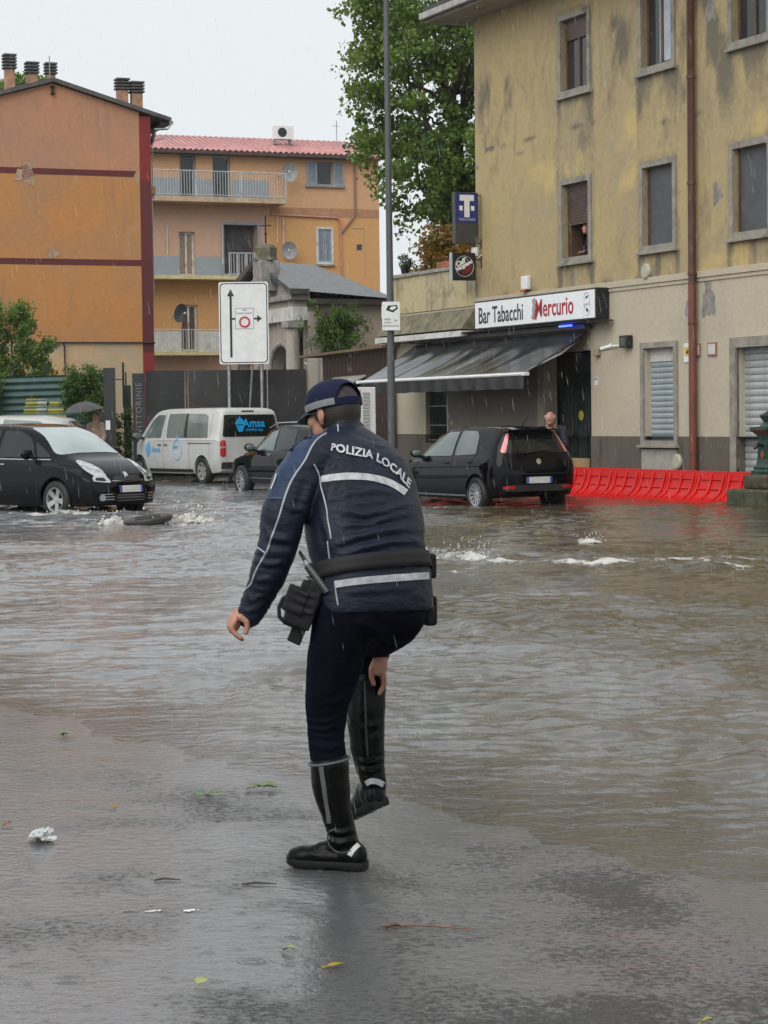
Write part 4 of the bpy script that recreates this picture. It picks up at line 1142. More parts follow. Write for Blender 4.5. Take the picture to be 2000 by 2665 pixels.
MB().tube([(ox(5.0), -.08, oz(9.05)), (ox(5.0), -.08, oz(7.9))], .03, 6).build('wall_pipe', OFFWHITE, OB)
for q_ in ([(4.76, 9.1), (4.76, 8.1)], [(.5, 8.7), (.55, 8.6), (.55, 7.65)], [(2.6, 8.75), (2.64, 8.6), (2.64, 7.3)]):
    MB().tube([(ox(a), -.06, oz(c)) for a, c in q_], .028, 6).build('wall_pipe', OFFWHITE, OB)
dish(OB, ox(5.14), -.6, oz(10.70), .42, -25, dish_m); dish(OB, ox(5.15), -.35, oz(7.86), .40, -25, dish_m); dish(OB, ox(.61), -1.3, oz(5.49), .42, 25, dish_d)

# ------------------------------------------------------------------ chapel with arched porch and small pinnacle
CH = empty('chapel', (-2.59, 66, 0), R(24.5), 'small old chapel with arched porch and slate roof behind the road sign', 'building')
CHW = plaster('chapel_render', (.42, .37, .32), (.38, .34, .30), (.15, .14, .12), (.5, .7), None, seed=31, streak=.5)
CHS = plaster('chapel_side_render', (.52, .42, .33), (.48, .40, .32), (.2, .18, .15), (.54, .74), None, seed=33, streak=.45)
SLATE = mat('wet_slate', (.075, .08, .082), .28, .35, vs=3, bump=.3, bs=12, bd=.02)
W_, D_ = 5.4, 2.85                       # porch front runs along local -y... the front faces left of the road
ez, rz_ = 5.45, 6.25
# front plane is local x=0, its width runs along +y; side wall is local y=0
arch = []
def arch_wall(parent, m, y0, y1, z1, holes, x=0.0, depth=.35):
    mb = MB()
    seg = 14
    cur = y0
    for c, r, zs in holes:
        mb.add([(x, cur, 0), (x, c - r, 0), (x, c - r, z1), (x, cur, z1)], [(0, 1, 2, 3)])
        pts = [(c - r * math.cos(math.pi * k / seg), zs + r * math.sin(math.pi * k / seg)) for k in range(seg + 1)]
        for k in range(seg):
            (a, za_), (d, zd) = pts[k], pts[k + 1]
            mb.add([(x, a, za_), (x, d, zd), (x, d, z1), (x, a, z1)], [(0, 1, 2, 3)])
            mb.add([(x, a, za_), (x + depth, a, za_), (x + depth, d, zd), (x, d, zd)], [(0, 1, 2, 3)])
        mb.add([(x, c - r, 0), (x + depth, c - r, 0), (x + depth, c - r, zs), (x, c - r, zs)], [(0, 1, 2, 3)])
        mb.add([(x, c + r, 0), (x + depth, c + r, 0), (x + depth, c + r, zs), (x, c + r, zs)], [(3, 2, 1, 0)])
        cur = c + r
    mb.add([(x, cur, 0), (x, y1, 0), (x, y1, z1), (x, cur, z1)], [(0, 1, 2, 3)])
    return mb.build('arcade_wall', m, parent, fix=False)
arch_wall(CH, CHW, 0, W_, 4.62, [(1.15, .92, 2.95), (4.1, .92, 2.95)])
for c in (1.15, 4.1):
    pts = [(-.05, c - 1.02 * math.cos(math.pi * k / 16), 2.95 + 1.02 * math.sin(math.pi * k / 16)) for k in range(17)]
    MB().tube([(-.05, c - 1.02, 2.9)] + pts + [(-.05, c + 1.02, 2.9)], .10, 8).build('arch_moulding', STONE, CH, 50)
    for s_ in (-1, 1): box('impost', STONE, CH, -.12, .3, c + s_ * 1.0 - .18, c + s_ * 1.0 + .18, 2.78, 2.93, .01)
MB().tube([(-.15, -.02, 0), (-.15, -.02, 4.4)], [.24, .21], 16).build('column', CHW, CH, 50)
box('capital', STONE, CH, -.42, .12, -.3, .26, 4.4, 4.62, .02)
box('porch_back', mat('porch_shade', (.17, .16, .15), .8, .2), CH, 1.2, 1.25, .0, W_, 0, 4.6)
gt = empty('iron_gate', parent=CH)
mb = MB()
for k in range(13): mb.tube([(.4, .28 + k * .145, 0), (.4, .28 + k * .145, 2.3 + .2 * math.sin(k / 12 * math.pi))], .014, 5)
mb.tube([(.4, .25, 2.1), (.4, 2.05, 2.1)], .02, 5).tube([(.4, .25, .3), (.4, 2.05, .3)], .02, 5)
mb.build('gate_bars', BLACK, gt)
box('entablature', OFFWHITE, CH, -.22, .3, -.18, W_ + .18, 4.625, 5.05, .02); box('frieze', CHW, CH, -.14, .3, -.1, W_ + .1, 5.053, 5.25); box('cornice', STONE, CH, -.32, .32, -.28, W_ + .28, 5.253, 5.42, .02)
MB().prism([(.1, 5.43), (W_ - .1, 5.43), (W_ / 2, rz_ + .1)], -.12, .2, 'X').build('pediment', CHW, CH)
MB().prism([(-.45, 5.42), (W_ / 2, rz_ + .25), (W_ + .45, 5.42), (W_ + .45, 5.58), (W_ / 2, rz_ + .43), (-.45, 5.58)], -.38, .25, 'X').build('pediment_rake', SLATE, CH)
# hipped slate roof, side wall
MB().add([(.26, -.45, 5.50), (D_ + .3, -.5, 5.30), (D_ + .3, W_ + .45, 5.30), (.26, W_ + .45, 5.50), (.26, W_ / 2, rz_ + .38), (1.75, W_ / 2, rz_ + .30)],
         [(0, 1, 5, 4), (1, 2, 5), (2, 3, 4, 5)]).build('roof', SLATE, CH)
box('eave_board', mat('wet_dark_wood', (.05, .045, .04), .5, .2), CH, .3, D_ + .25, -.4, W_ + .4, 5.12, 5.29)
MB().add([(.2, 0, 0), (D_, 0, 0), (D_, 0, 5.12), (.2, 0, 5.12)], [(0, 1, 2, 3)]).add([(D_, 0, 0), (D_, W_, 0), (D_, W_, 5.12), (D_, 0, 5.12)], [(0, 1, 2, 3)]).build('side_wall', CHS, CH)
box('buttress', CHW, CH, .3, .75, -.25, -.004, 0, 4.9, .02); box('damp_pilaster', mat('damp_pilaster', (.16, .15, .12), .8, .3), CH, .95, 1.3, -.08, -.004, 0, 4.9)
PX, PY = -.05, 1.35
pn = empty('pinnacle', (PX - .32, PY + .2, 5.9), parent=CH)
box('block', STONE, pn, -.33, .33, -.33, .33, -.3, .65, .04); MB().lathe([(.44, .66), (.36, .8), (.38, 1.05), (.28, 1.15), (.05, 1.2)], 4).build('cap_stone', mat('mossy_stone', (.12, .11, .07), .85, .4, vs=6), pn)
MB().tube([(0, 0, 1.15), (0, 0, 2.05)], .028, 6).tube([(-.17, .07, 1.75), (.17, -.07, 1.75)], .025, 6).ellipsoid((0, 0, 1.5), ((.05, 0, 0), (0, .05, 0), (0, 0, .05)), 8, 6).build('iron_cross', BLACK, pn)
# low annexe roof to the right of the chapel
AN = empty('annexe', (1.0, 76, 0), R(24.5), 'pale annexe with low white roof behind the chapel', 'building')
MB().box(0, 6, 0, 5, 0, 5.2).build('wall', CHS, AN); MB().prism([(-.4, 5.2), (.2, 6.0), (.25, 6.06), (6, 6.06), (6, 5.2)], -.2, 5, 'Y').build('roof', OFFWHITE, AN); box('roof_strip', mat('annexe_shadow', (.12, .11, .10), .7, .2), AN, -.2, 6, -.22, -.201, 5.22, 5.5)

# ------------------------------------------------------------------ brown slatted pavilion beside the bar
SHD = empty('slatted_pavilion', (0.22, 56.2, 0), R(106), 'dark brown slatted timber pavilion between the bar and the chapel', 'pavilion')
BRW = mat('dark_brown_slat', (.055, .034, .028), .55, .3, vs=5)
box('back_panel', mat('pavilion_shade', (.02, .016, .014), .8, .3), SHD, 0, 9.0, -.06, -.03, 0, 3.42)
first = MB().box(0, .075, 0, .045, 0.05, 3.40).build('slat', BRW, SHD)
for k in range(1, 59): share(first, SHD, 'slat', (k * .152, 0, 0))
MB().prism([(-.45, 3.45), (.25, 3.45), (.25, 3.52), (-.45, 3.60)], -.1, 9.1, 'X').build('roof_edge', mat('tan_roof_edge', (.16, .11, .06), .6, .3), SHD)
hb = empty('small_canopy', parent=SHD)
MB().prism([(0.05, 2.75), (.75, 2.42), (.75, 2.46), (.05, 2.80)], 2.2, 5.6, 'X').build('canopy_sheet', mat('canopy_grey', (.32, .31, .27), .5, .15), hb)
sl_ = tag(empty('spot_lamp', (-2.12, 63.0, 3.15), R(20)), 'small white spot lamp at the corner of the slatted pavilion', 'lamp')
MB().tube([(0, 0, 0), (.22, -.25, -.1)], .075, 8).build('lamp_head', WHITE, sl_, 40); MB().tube([(0, 0, 0), (-.12, .1, .12)], .03, 6).build('arm', STEEL, sl_)
# white louvred machine beside it
VM = empty('vending_cabinet', (-.72, 47.0, 0), FA, 'tall white cabinet with louvred side panel behind the lamp post', 'cabinet')
box('cabinet_body', WHITE, VM, -.55, .02, 0, .62, .95, 2.30, .02)
box('dark_window', GLASSW, VM, .0205, .03, .02, .16, 1.5, 2.1); box('door_gap', CONC, VM, .0205, .026, .245, .255, 1.0, 2.26)
f0 = MB().box(.021, .045, .30, .46, 1.08, 1.125).build('louvre', mat('louvre_grey', (.38, .38, .36), .5, .1), VM)
for k in range(1, 15): share(f0, VM, 'louvre', (0, 0, k * .076))
MB().box(-1.35, .35, -.25, .9, .82, .945).box(-1.2, -.9, 0, .7, 0, .815).box(-.1, .2, 0, .7, 0, .815).build('stone_counter', STONE, VM)

# ------------------------------------------------------------------ dark hoarding and gate beside the chapel
HG = empty('dark_gate', (-6.84, 59.0, 0), R(10), 'tall dark metal gate panels beside a post with vertical lettering', 'gate')
DGM = mat('anthracite_metal', (.028, .028, .03), .45, .25, vs=1.5)
box('sign_post', DGM, HG, 0, .33, -.1, .1, 0, 2.93, .01)
text('vertical_lettering', mat('letter_grey', (.20, .20, .195), .4, .1), HG, 'VITTORINIE', .23, (.165, -.106, 1.98), (0, 0, 1), (-1, 0, 0), sx=1.0, bold=-.001, space=1.18)
for k, (a, c) in enumerate(((.36, 1.42), (1.45, 1.50), (1.53, 2.6), (2.63, 3.7), (3.73, 4.8))):
    box('gate_panel', mat('gate_tone%d' % k, (.016 + .010 * (k % 3), .016 + .010 * (k % 3), .016 + .009 * (k % 3)), .5, .4, vs=.8, dirt=(.045, .045, .043)), HG, a, c, -.03, .03, .1, 3.0)
box('door_post', CHW, HG, 4.85, 5.25, -.2, .2, 0, 3.3, .02)
g2 = empty('gate_post', (-7.42, 58.6, 0), R(8), 'tall black metal gate post with pinned white notice beside the ivy', 'post')
box('post', DGM, g2, -.16, .16, -.12, .12, 0, 3.08, .01); box('post', DGM, g2, -.40, -.163, -.05, .05, 0, 1.9); box('notice', WHITE, g2, -.12, .0, -.126, -.1205, 1.40, 1.65)
g3 = empty('ivy_post', (-7.06, 59.6, 0), 0, 'dark green ivy wrapped post with bare rods beside the gate', 'post')
box('post', mat('post_green', (.015, .03, .02), .7, .3), g3, -.1, .1, -.06, .06, 0, 2.62, .01); MB().tube([(-.1, 0, 2.0), (-.1, 0, 3.25)], .03, 6).tube([(-.03, 0, 2.6), (-.03, 0, 2.98)], .02, 6).tube([(-.1, .0, 2.78), (-.36, -.2, 2.78)], .015, 5).build('rods', BLACK, g3)
HO = empty('green_hoarding', (-10.85, 59.3, 0), R(2), 'green corrugated metal hoarding with a yellow mural behind the parked cars', 'hoarding')
GRN = mat('green_sheet', (.028, .075, .062), .45, .25, vs=1.5, dirt=(.06, .10, .10), ds=.7)
nz = 120; hz_ = np.linspace(.1, 2.86, nz); hx = np.linspace(-6, 3.1, 40); HX, HZ = np.meshgrid(hx, hz_)
link_mesh('sheet', grid_mesh('sheet', HX, -.03 * np.sin(HZ * 2 * np.pi / .19) * (1 + 0 * HX), HZ + .02 * (HX + 1)), GRN, HO)
MURY = mat('mural_yellow', (.42, .38, .06), .5, .2, vs=3, dirt=(.12, .18, .08), ds=2.2); MURG = mat('mural_grey', (.30, .32, .27), .5, .3, vs=4)
for pts, mm in (([(.78, 1.1), (1.05, 2.3), (1.35, 2.25), (1.6, 1.1)], MURY), ([(1.4, 1.1), (1.7, 2.25), (2.0, 2.2), (2.35, 1.1)], MURY), ([(1.3, 1.3), (1.36, 2.3), (1.62, 2.3), (1.55, 1.3)], MURG)):
    mb = MB(); zs_ = np.linspace(min(p[1] for p in pts), max(p[1] for p in pts), 34)
    for i in range(33):
        r_ = []
        for z in (zs_[i], zs_[i + 1]):
            def edge(p, q): return p[0] + (q[0] - p[0]) * (z - p[1]) / (q[1] - p[1])
            lo_, hi_ = edge(pts[0], pts[1]), edge(pts[3], pts[2])
            r_.append((lo_, hi_, z))
        f_ = lambda z: -.03 * math.sin((z - .02) * 2 * math.pi / .19) - (.010 if mm is MURY else .018)
        (a, c, z0), (d, e, z1) = r_
        mb.add([(a, f_(z0), z0), (c, f_(z0), z0), (e, f_(z1), z1), (d, f_(z1), z1)], [(0, 1, 2, 3)])
    mb.build('mural', mm, HO, fix=False)
for x in (-3, -1, .6, 1.25, 1.6, 2.2): MB().tube([(x, .08, 0), (x, .08, 3.0 + random.uniform(0, .35))], .025, 6).build('stake', BLACK, HO)

# ------------------------------------------------------------------ road sign, lamp post
RS = empty('road_sign', (-3.70, 58.0, 0), 0, 'large white direction sign with arrow and round restriction symbol', 'sign')
def rrect(x0, x1, z0, z1, r, n_=6):
    p = []
    for cx, cz, a0 in ((x1 - r, z1 - r, 0), (x0 + r, z1 - r, 90), (x0 + r, z0 + r, 180), (x1 - r, z0 + r, 270)):
        p += [(cx + r * math.cos(R(a0 + 90 * k / n_)), cz + r * math.sin(R(a0 + 90 * k / n_))) for k in range(n_ + 1)]
    return p
sw, s0, s1_ = .665, 3.12, 5.32
MB().prism(rrect(-sw, sw, s0, s1_, .06), -.02, .0).build('panel', WHITE, RS)
SG_K = mat('sign_ink', (.02, .02, .022), .5, .1)
o1 = rrect(-sw + .03, sw - .03, s0 + .03, s1_ - .03, .1); o2 = rrect(-sw + .055, sw - .055, s0 + .055, s1_ - .055, .09)
N = len(o1)
MB().add([(a, -.0235, b) for a, b in o1] + [(a, -.0235, b) for a, b in o2], [(k, (k + 1) % N, N + (k + 1) % N, N + k) for k in range(N)]).build('border', SG_K, RS, fix=False)
MB().prism([(-.375, 3.30), (-.315, 3.30), (-.315, 4.94), (-.25, 4.94), (-.345, 5.14), (-.44, 4.94), (-.375, 4.94)], -.024, -.0205).build('arrow', SG_K, RS)
MB().prism([(-.315, 4.31), (-.23, 4.31), (-.23, 4.36), (-.315, 4.36)], -.024, -.0205).prism([(.27, 4.31), (.36, 4.31), (.36, 4.24), (.49, 4.335), (.36, 4.43), (.36, 4.36), (.27, 4.36)], -.024, -.0205).build('arrow', SG_K, RS)
frame('inset_border', mat('ink_soft', (.15, .15, .15), .5, .1), RS, -.23, .27, 4.06, 4.62, .010, -.0245, -.0205)
MB().tube([(.02 + .13 * math.cos(k / 24 * 6.2832), -.024, 4.25 + .13 * math.sin(k / 24 * 6.2832)) for k in range(25)], .024, 5, False).build('red_ring', mat('sign_ring_red', (.5, .02, .05), .4, .1), RS)
text('small_print', SG_K, RS, 'AREA', .05, (.02, -.0225, 4.565), (1, 0, 0), (0, 0, 1)); text('small_print', SG_K, RS, 'TRAFFICO LIMITATO', .045, (.02, -.0225, 4.48), (1, 0, 0), (0, 0, 1))
for x in (-.42, .46): MB().tube([(x, .06, -.2), (x, .06, 5.2)], .045, 10).build('post', STEEL, RS, 50)
MB().tube([(.22, .06, 3.2), (-.08, .9, -.1)], .03, 8).build('strut', STEEL, RS)
MB().tube([(-.52, 1.4, -.1), (-.52, 1.4, 3.2)], .05, 8).build('rear_post', POLEGREY, RS)
for z in (3.6, 4.8): box('clamp', STEEL, RS, -.55, .55, .003, .03, z, z + .05)

LP = empty('lamp_post', (0.178, 43.0, 0), 0, 'tall grey lamp post standing in front of the bar', 'lamp post')
MB().tube([(0, 0, -.2), (0, 0, 1.2), (0, 0, 4.5), (-.005, 0, 12.0)], [.083, .080, .068, .045], 20).build('pole', POLEGREY, LP, 60)
MB().tube([(0, 0, 12.0), (-.3, -.3, 12.35), (-1.0, -1.0, 12.45)], .035, 8).build('arm', POLEGREY, LP); box('lamp_head', STEEL, LP, -1.5, -.9, -1.4, -.85, 12.38, 12.5, .03)
ls = empty('surveillance_sign', (0.19, 42.86, 0), R(4), 'small white surveillance notice strapped to the lamp post', 'sign')
MB().prism(rrect(-.178, .178, 3.36, 3.925, .02, 3), -.008, 0).build('panel', WHITE, ls)
MB().prism([(-.10, 3.76), (-.06, 3.85), (.12, 3.86), (.14, 3.79), (.04, 3.71)], -.010, -.0085).build('camera_symbol', SG_K, ls); MB().prism([(-.03, 3.78), (.01, 3.83), (.10, 3.835), (.10, 3.80), (.03, 3.755)], -.0115, -.0105).build('camera_symbol_inner', WHITE, ls)
for s_, x, z, sz in (('AREA', -.075, 3.575, .055), ('VIDEO', -.07, 3.51, .05), ('SORVEGLIATA', -.0, 3.445, .05), ('24', .09, 3.55, .06)): text('small_print', SG_K, ls, s_, sz, (x, -.0095, z), (1, 0, 0), (0, 0, 1), thick=.002)
for z in (3.45, 3.85): MB().lathe([(.078, z), (.078, z + .02)], 14, 'Z', (-.02, .14, 0)).build('strap', STEEL, ls)

# ------------------------------------------------------------------ red flood barriers
REDP = mat('red_barrier_plastic', (.52, .005, .004), .38, .08, vs=2, spec=.35)
def make_barrier():
    W = 1.02
    prof = [(0, 0), (.08, .02), (.30, .05), (.44, .16), (.52, .36), (.55, .58), (.58, .58), (.56, .34), (.49, .13), (.34, .0)]
    root = empty('flood_barrier', (0, 0, 0))
    MB().prism(prof, 0.01, W - .01, 'X').build('shell', REDP, root, 50, .008)
    fz = lambda y: np.interp(y, [0, .08, .30, .44, .52, .55], [0, .02, .05, .16, .36, .58])
    def rib(x):
        MB().capsule([(x, .27, .055), (x, .36, .10), (x, .43, .18), (x, .485, .30), (x, .515, .42), (x, .53, .50)], [.03] * 6, 10).build('rib', REDP, root, 80)
    for x in (.10, .51, .92): rib(x)
    for z in (.24, .42):
        y = np.interp(z, [.05, .16, .36, .58], [.30, .44, .52, .55])
        MB().tube([(.14, y - .008, z), (.47, y - .008, z)], .016, 6).tube([(.55, y - .008, z), (.88, y - .008, z)], .016, 6).build('cross_rib', REDP, root, 80)
    return root
b0 = make_barrier()
ORDI = 'first second third fourth fifth sixth seventh eighth ninth tenth eleventh twelfth thirteenth fourteenth fifteenth'.split()
bo = Vector((3.95, 44.15, -.04)); bdir = Vector((math.cos(FA), math.sin(FA), 0))
for k, t in enumerate([5.76, 4.73, 3.70, 2.67, 1.64, .61, -.42, -1.45, -2.48, -3.51, -4.54, -5.57, -6.6, -7.62, -8.65]):
    o = b0 if k == 0 else copy_tree(b0)
    tag(o, '%s red plastic flood barrier of the pavement row counting from the green fountain' % ORDI[k], 'barrier', 'red flood barriers along the pavement')
    o.location = bo + bdir * t; o.rotation_euler = (0, 0, FA)

# ------------------------------------------------------------------ cast-iron drinking fountain
FO = empty('drinking_fountain', (6.95, 38.6, -.1), FA, 'green cast iron drinking fountain on a mossy stone base beside the red barriers', 'fountain')
GRI = mat('fountain_green', (.018, .05, .038), .35, .25, vs=6, dirt=(.05, .06, .05))
MOSS = mat('mossy_base', (.055, .06, .035), .7, .45, vs=5, bump=.4, bs=14, bd=.02, dirt=(.10, .075, .03))
box('stone_step', MOSS, FO, -.62, .62, -.55, .55, 0, .36, .04)
box('stone_block', mat('mossy_block', (.06, .05, .025), .8, .5, vs=7), FO, -.36, .36, -.36, .36, .363, .62, .05)
def sq(r, z): return [(r, z)]
MB().lathe([(.36, .62), (.36, .68), (.31, .71), (.32, .75)], 4).build('foot_plate', GRI, FO)
MB().lathe([(.29, .75), (.26, .82), (.24, .90), (.23, 1.24), (.25, 1.32), (.38, 1.42), (.38, 1.47), (.2, 1.48)], 4, caps=True).build('pillar', GRI, FO)
for o in FO.children:
    if o.name.startswith(('pillar', 'foot_plate')): o.rotation_euler = (0, 0, R(45))
MB().lathe([(.20, 1.475), (.17, 1.52), (.12, 1.56), (.19, 1.64), (.20, 1.68), (.10, 1.73), (.03, 1.78)], 16).build('crown', GRI, FO, 50)
MB().tube([(0, -.16, 1.14), (0, -.28, 1.16), (0, -.33, 1.11), (0, -.36, 1.09)], [.03, .035, .04, .02], 8).build('spout', BLACK, FO, 60)
MB().tube([(-.16, 0, 1.14), (-.28, 0, 1.16), (-.33, 0, 1.11), (-.36, 0, 1.09)], [.03, .035, .04, .02], 8).build('spout', BLACK, FO, 60)
MB().prism([(-.05, 1.05), (.05, 1.05), (.05, .95), (0, .89), (-.05, .95)], -.185, -.172).build('red_shield', mat('shield_red', (.25, .08, .06), .5, .2), FO)
MB().prism([(-.05, 1.05), (.05, 1.05), (.05, .95), (0, .89), (-.05, .95)], .172, .185, 'X').build('red_shield', bpy.data.materials['shield_red'], FO)
# ------------------------------------------------------------------ foliage
def leaf_mat(name, c1, c2, c3=None, trans=0.45):
    m, n, l, b = nt(name)
    g = n.new('ShaderNodeNewGeometry')
    c = mixc(n, l, g.outputs['Random Per Island'], c1, c2)
    if c3:
        v = coords(n, l)
        c = mixc(n, l, ramp(n, l, noise_n(n, l, v, 1.1, 3), .42, .62), c, c3)
    l.new(c, b.inputs['Base Color']); b.inputs['Roughness'].default_value = .45
    t = n.new('ShaderNodeBsdfTranslucent'); l.new(c, t.inputs['Color'])
    mx = n.new('ShaderNodeMixShader'); mx.inputs[0].default_value = trans
    out = [x for x in n if x.type == 'OUTPUT_MATERIAL'][0]
    l.new(b.outputs[0], mx.inputs[1]); l.new(t.outputs[0], mx.inputs[2]); l.new(mx.outputs[0], out.inputs[0])
    return m


def leaves(name, m, parent, pts, size, aspect=0.75, droop=0.25):
    """one small folded leaf (two triangles pairs) at each point"""
    pts = np.asarray(pts); N = len(pts)
    d = rng.normal(size=(N, 3)); d[:, 2] -= droop; d /= np.linalg.norm(d, axis=1)[:, None]
    u = rng.normal(size=(N, 3)); u -= (u * d).sum(1)[:, None] * d; u /= np.linalg.norm(u, axis=1)[:, None]
    w = np.cross(d, u)
    s = size * rng.uniform(.6, 1.25, N)[:, None]
    a = pts - d * s * .5; c = pts + d * s * .5
    p = pts + u * s * aspect * .5 + w * s * .12; q = pts - u * s * aspect * .5 + w * s * .12
    co = np.stack([a, p, c, q], 1).reshape(-1, 3)
    i = np.arange(N) * 4
    f = np.stack([np.stack([i, i + 1, i + 2], 1), np.stack([i, i + 2, i + 3], 1)], 1).reshape(-1, 3)
    me = bpy.data.meshes.new(name)
    me.vertices.add(len(co)); me.vertices.foreach_set('co', co.astype(np.float32).ravel())
    me.loops.add(f.size); me.loops.foreach_set('vertex_index', f.astype(np.int32).ravel())
    me.polygons.add(len(f)); me.polygons.foreach_set('loop_start', np.arange(0, f.size, 3, dtype=np.int32))
    me.update(calc_edges=True)
    o = link_mesh(name, me, m, parent)
    return tag(o, kind='stuff')


def clump_pts(centres, r, per, flat=0.7):
    out = []
    for c in centres:
        k = int(per * random.uniform(.6, 1.3)); rr = r * random.uniform(.6, 1.3)
        g = rng.normal(size=(k, 3)); g /= np.linalg.norm(g, axis=1)[:, None]
        g *= (rng.uniform(0, 1, k) ** .45)[:, None] * rr
        g[:, 2] *= flat
        out.append(np.asarray(c) + g)
    return np.concatenate(out)


def limb(mb, a, b_, r0, r1, wob=.15, n_=6):
    a, b_ = Vector(a), Vector(b_); P = []
    for k in range(n_):
        t = k / (n_ - 1)
        P.append(a.lerp(b_, t) + Vector((random.uniform(-1, 1), random.uniform(-1, 1), random.uniform(-.4, .4))) * wob * math.sin(math.pi * t))
    mb.tube(P, [r0 + (r1 - r0) * k / (n_ - 1) for k in range(n_)], 8)

BARK = mat('bark', (.055, .045, .035), .8, .35, vs=8, bump=.6, bs=12, bd=.02)
# big tree behind the bar
TR = empty('plane_tree', (2.0, 61.0, 0), 0, 'tall leafy green tree rising behind the bar terrace', 'tree')
LEAF = leaf_mat('plane_leaf', (.06, .13, .024), (.15, .24, .05), (.20, .29, .06))
cs_ = []
for _ in range(1500):
    g = rng.normal(size=3); g /= np.linalg.norm(g)
    p = g * np.array([3.35, 3.0, 5.2]) * rng.uniform(.25, 1.0) ** .5 + np.array([.2, 0, 11.6])
    hole = noise.noise(Vector(p) * .55 + Vector((3, 1, 7)))
    if hole < -.22 or p[2] < 6.2 - .35 * (p[0] + 1): continue
    lim = -3.35 + .10 * (13 - p[2]) + .35 * math.sin(p[2] * 2.1) + .25 * math.sin(p[2] * 5.3)
    if p[2] < 9.2: lim += (9.2 - p[2]) * .52
    if p[0] < lim: continue
    cs_.append(p)
tk = MB()
limb(tk, (0, 0, -.2), (.1, 0, 7.5), .28, .2, .1); limb(tk, (.1, 0, 7.4), (.3, 0, 15.5), .2, .05, .3, 9)
for k in range(40):
    c = cs_[k * 7 % len(cs_)]; z0 = random.uniform(6.0, min(13, max(6.5, c[2])))
    limb(tk, (.15, 0, z0), tuple(c), .07, .018, .3)
tk.build('trunk', BARK, TR, 60)
leaves('crown', LEAF, TR, clump_pts(cs_[:760], .44, 66), .15)
# autumn-coloured shrub and pots on the terrace
def wing(lx, ly, z): return Vector((5.5, 45.1, 0)) + Matrix.Rotation(FA, 3, 'Z') @ Vector((lx, ly, z))
SH = empty('terrace_shrub', wing(-9.9, .75, 4.31), FA, 'rust and yellow leaved shrub in a pot on the roof terrace', 'shrub')
OLEAF = leaf_mat('rust_leaf', (.30, .12, .025), (.34, .22, .04), (.16, .15, .03))
cs_ = [np.array([rng.uniform(-1.9, 1.7), rng.uniform(-.5, .5), rng.uniform(.75, 2.1)]) for _ in range(190)]
cs_ = [c for c in cs_ if (c[0] / 1.9) ** 2 + ((c[2] - 1.25) / .95) ** 2 < 1]
leaves('foliage', OLEAF, SH, clump_pts(cs_, .27, 80), .11)
leaves('low_foliage', leaf_mat('olive_leaf', (.05, .07, .018), (.09, .10, .03)), SH, clump_pts([c + np.array([.1, 0, -.55]) for c in cs_ if c[2] < 1.5], .24, 60), .10)
mb = MB()
for k in range(14): limb(mb, (random.uniform(-.5, .5), 0, .3), (random.uniform(-1, 1), random.uniform(-.3, .3), random.uniform(1, 1.9)), .022, .006, .08)
mb.build('stems', BARK, SH); MB().lathe([(.18, .0), (.22, .05), (.28, .38), (.31, .40), (.31, .45), (.24, .45)], 18).build('pot', TERRA, SH, 40)
PT = empty('terrace_pot', wing(-9.45, .08, 5.333), FA, 'terracotta trough standing on the terrace parapet', 'pot')
box('trough', TERRA, PT, -.42, .42, -.10, .12, 0, .16, .02); leaves('sprigs', leaf_mat('pot_leaf', (.16, .07, .02), (.10, .12, .03)), PT, clump_pts([(x, 0, .22) for x in (-.3, 0, .3)], .13, 40), .05)
SP = empty('parapet_plant', wing(-11.9, .08, 5.333), FA, 'small dark green plant in a pot on the terrace parapet', 'plant')
MB().lathe([(.1, 0), (.14, .2), (.14, .22)], 12).build('pot', BLACK, SP, 40); leaves('foliage', leaf_mat('dark_pot_leaf', (.02, .045, .015), (.05, .08, .025)), SP, clump_pts([(random.uniform(-.3, .3), random.uniform(-.2, .2), random.uniform(.2, .45)) for _ in range(14)], .16, 40), .06)
FE = empty('wall_fern', (-1.42, 65.9, 3.9), R(24.5), 'bright green fern growing out of the chapel side wall', 'plant')
leaves('fronds', leaf_mat('fern_leaf', (.07, .15, .02), (.12, .21, .035)), FE, clump_pts([(random.gauss(0, .38), -.08 - abs(random.gauss(0, .22)), .35 + random.gauss(0, .36)) for _ in range(80)], .22, 60, 1.0), .13, .35)
limb_ = MB(); limb(limb_, (0, .02, -.9), (0, -.2, .3), .05, .02); limb_.build('stem', BARK, FE)
# young tree, ivy, hedge bits by the hoarding
YT = empty('young_tree', (-10.5, 61.2, 0), 0, 'young light green tree above the green hoarding', 'tree')
LL = leaf_mat('light_leaf', (.05, .12, .02), (.14, .24, .045), (.18, .26, .05))
cs_ = []
for _ in range(230):
    x, y, z = rng.uniform(-1.4, 1.25), rng.uniform(-.8, .8), rng.uniform(2.3, 5.0)
    if (x / (1.15 - .16 * abs(z - 3.9))) ** 2 < 1 and (abs(x + .1) < 1.25 - max(0, z - 4.3) * 1.2) and noise.noise(Vector((x * 1.3, y, z * 1.3))) > -.2: cs_.append((x, y, z))
leaves('crown', LL, YT, clump_pts(cs_, .27, 95, 1.0), .13, .4, .6)
mb = MB(); limb(mb, (0, 0, 0), (0, 0, 4.3), .06, .02, .08); [limb(mb, (0, 0, random.uniform(2, 3.6)), c, .025, .008, .08) for c in cs_[:14]]; mb.build('trunk', BARK, YT)
IV = leaf_mat('ivy_leaf', (.035, .085, .02), (.085, .16, .035), (.12, .20, .04))
iv1 = empty('ivy', (-7.95, 59.05, 0), 0, 'ivy spilling over the hoarding beside the black gate post', 'ivy')
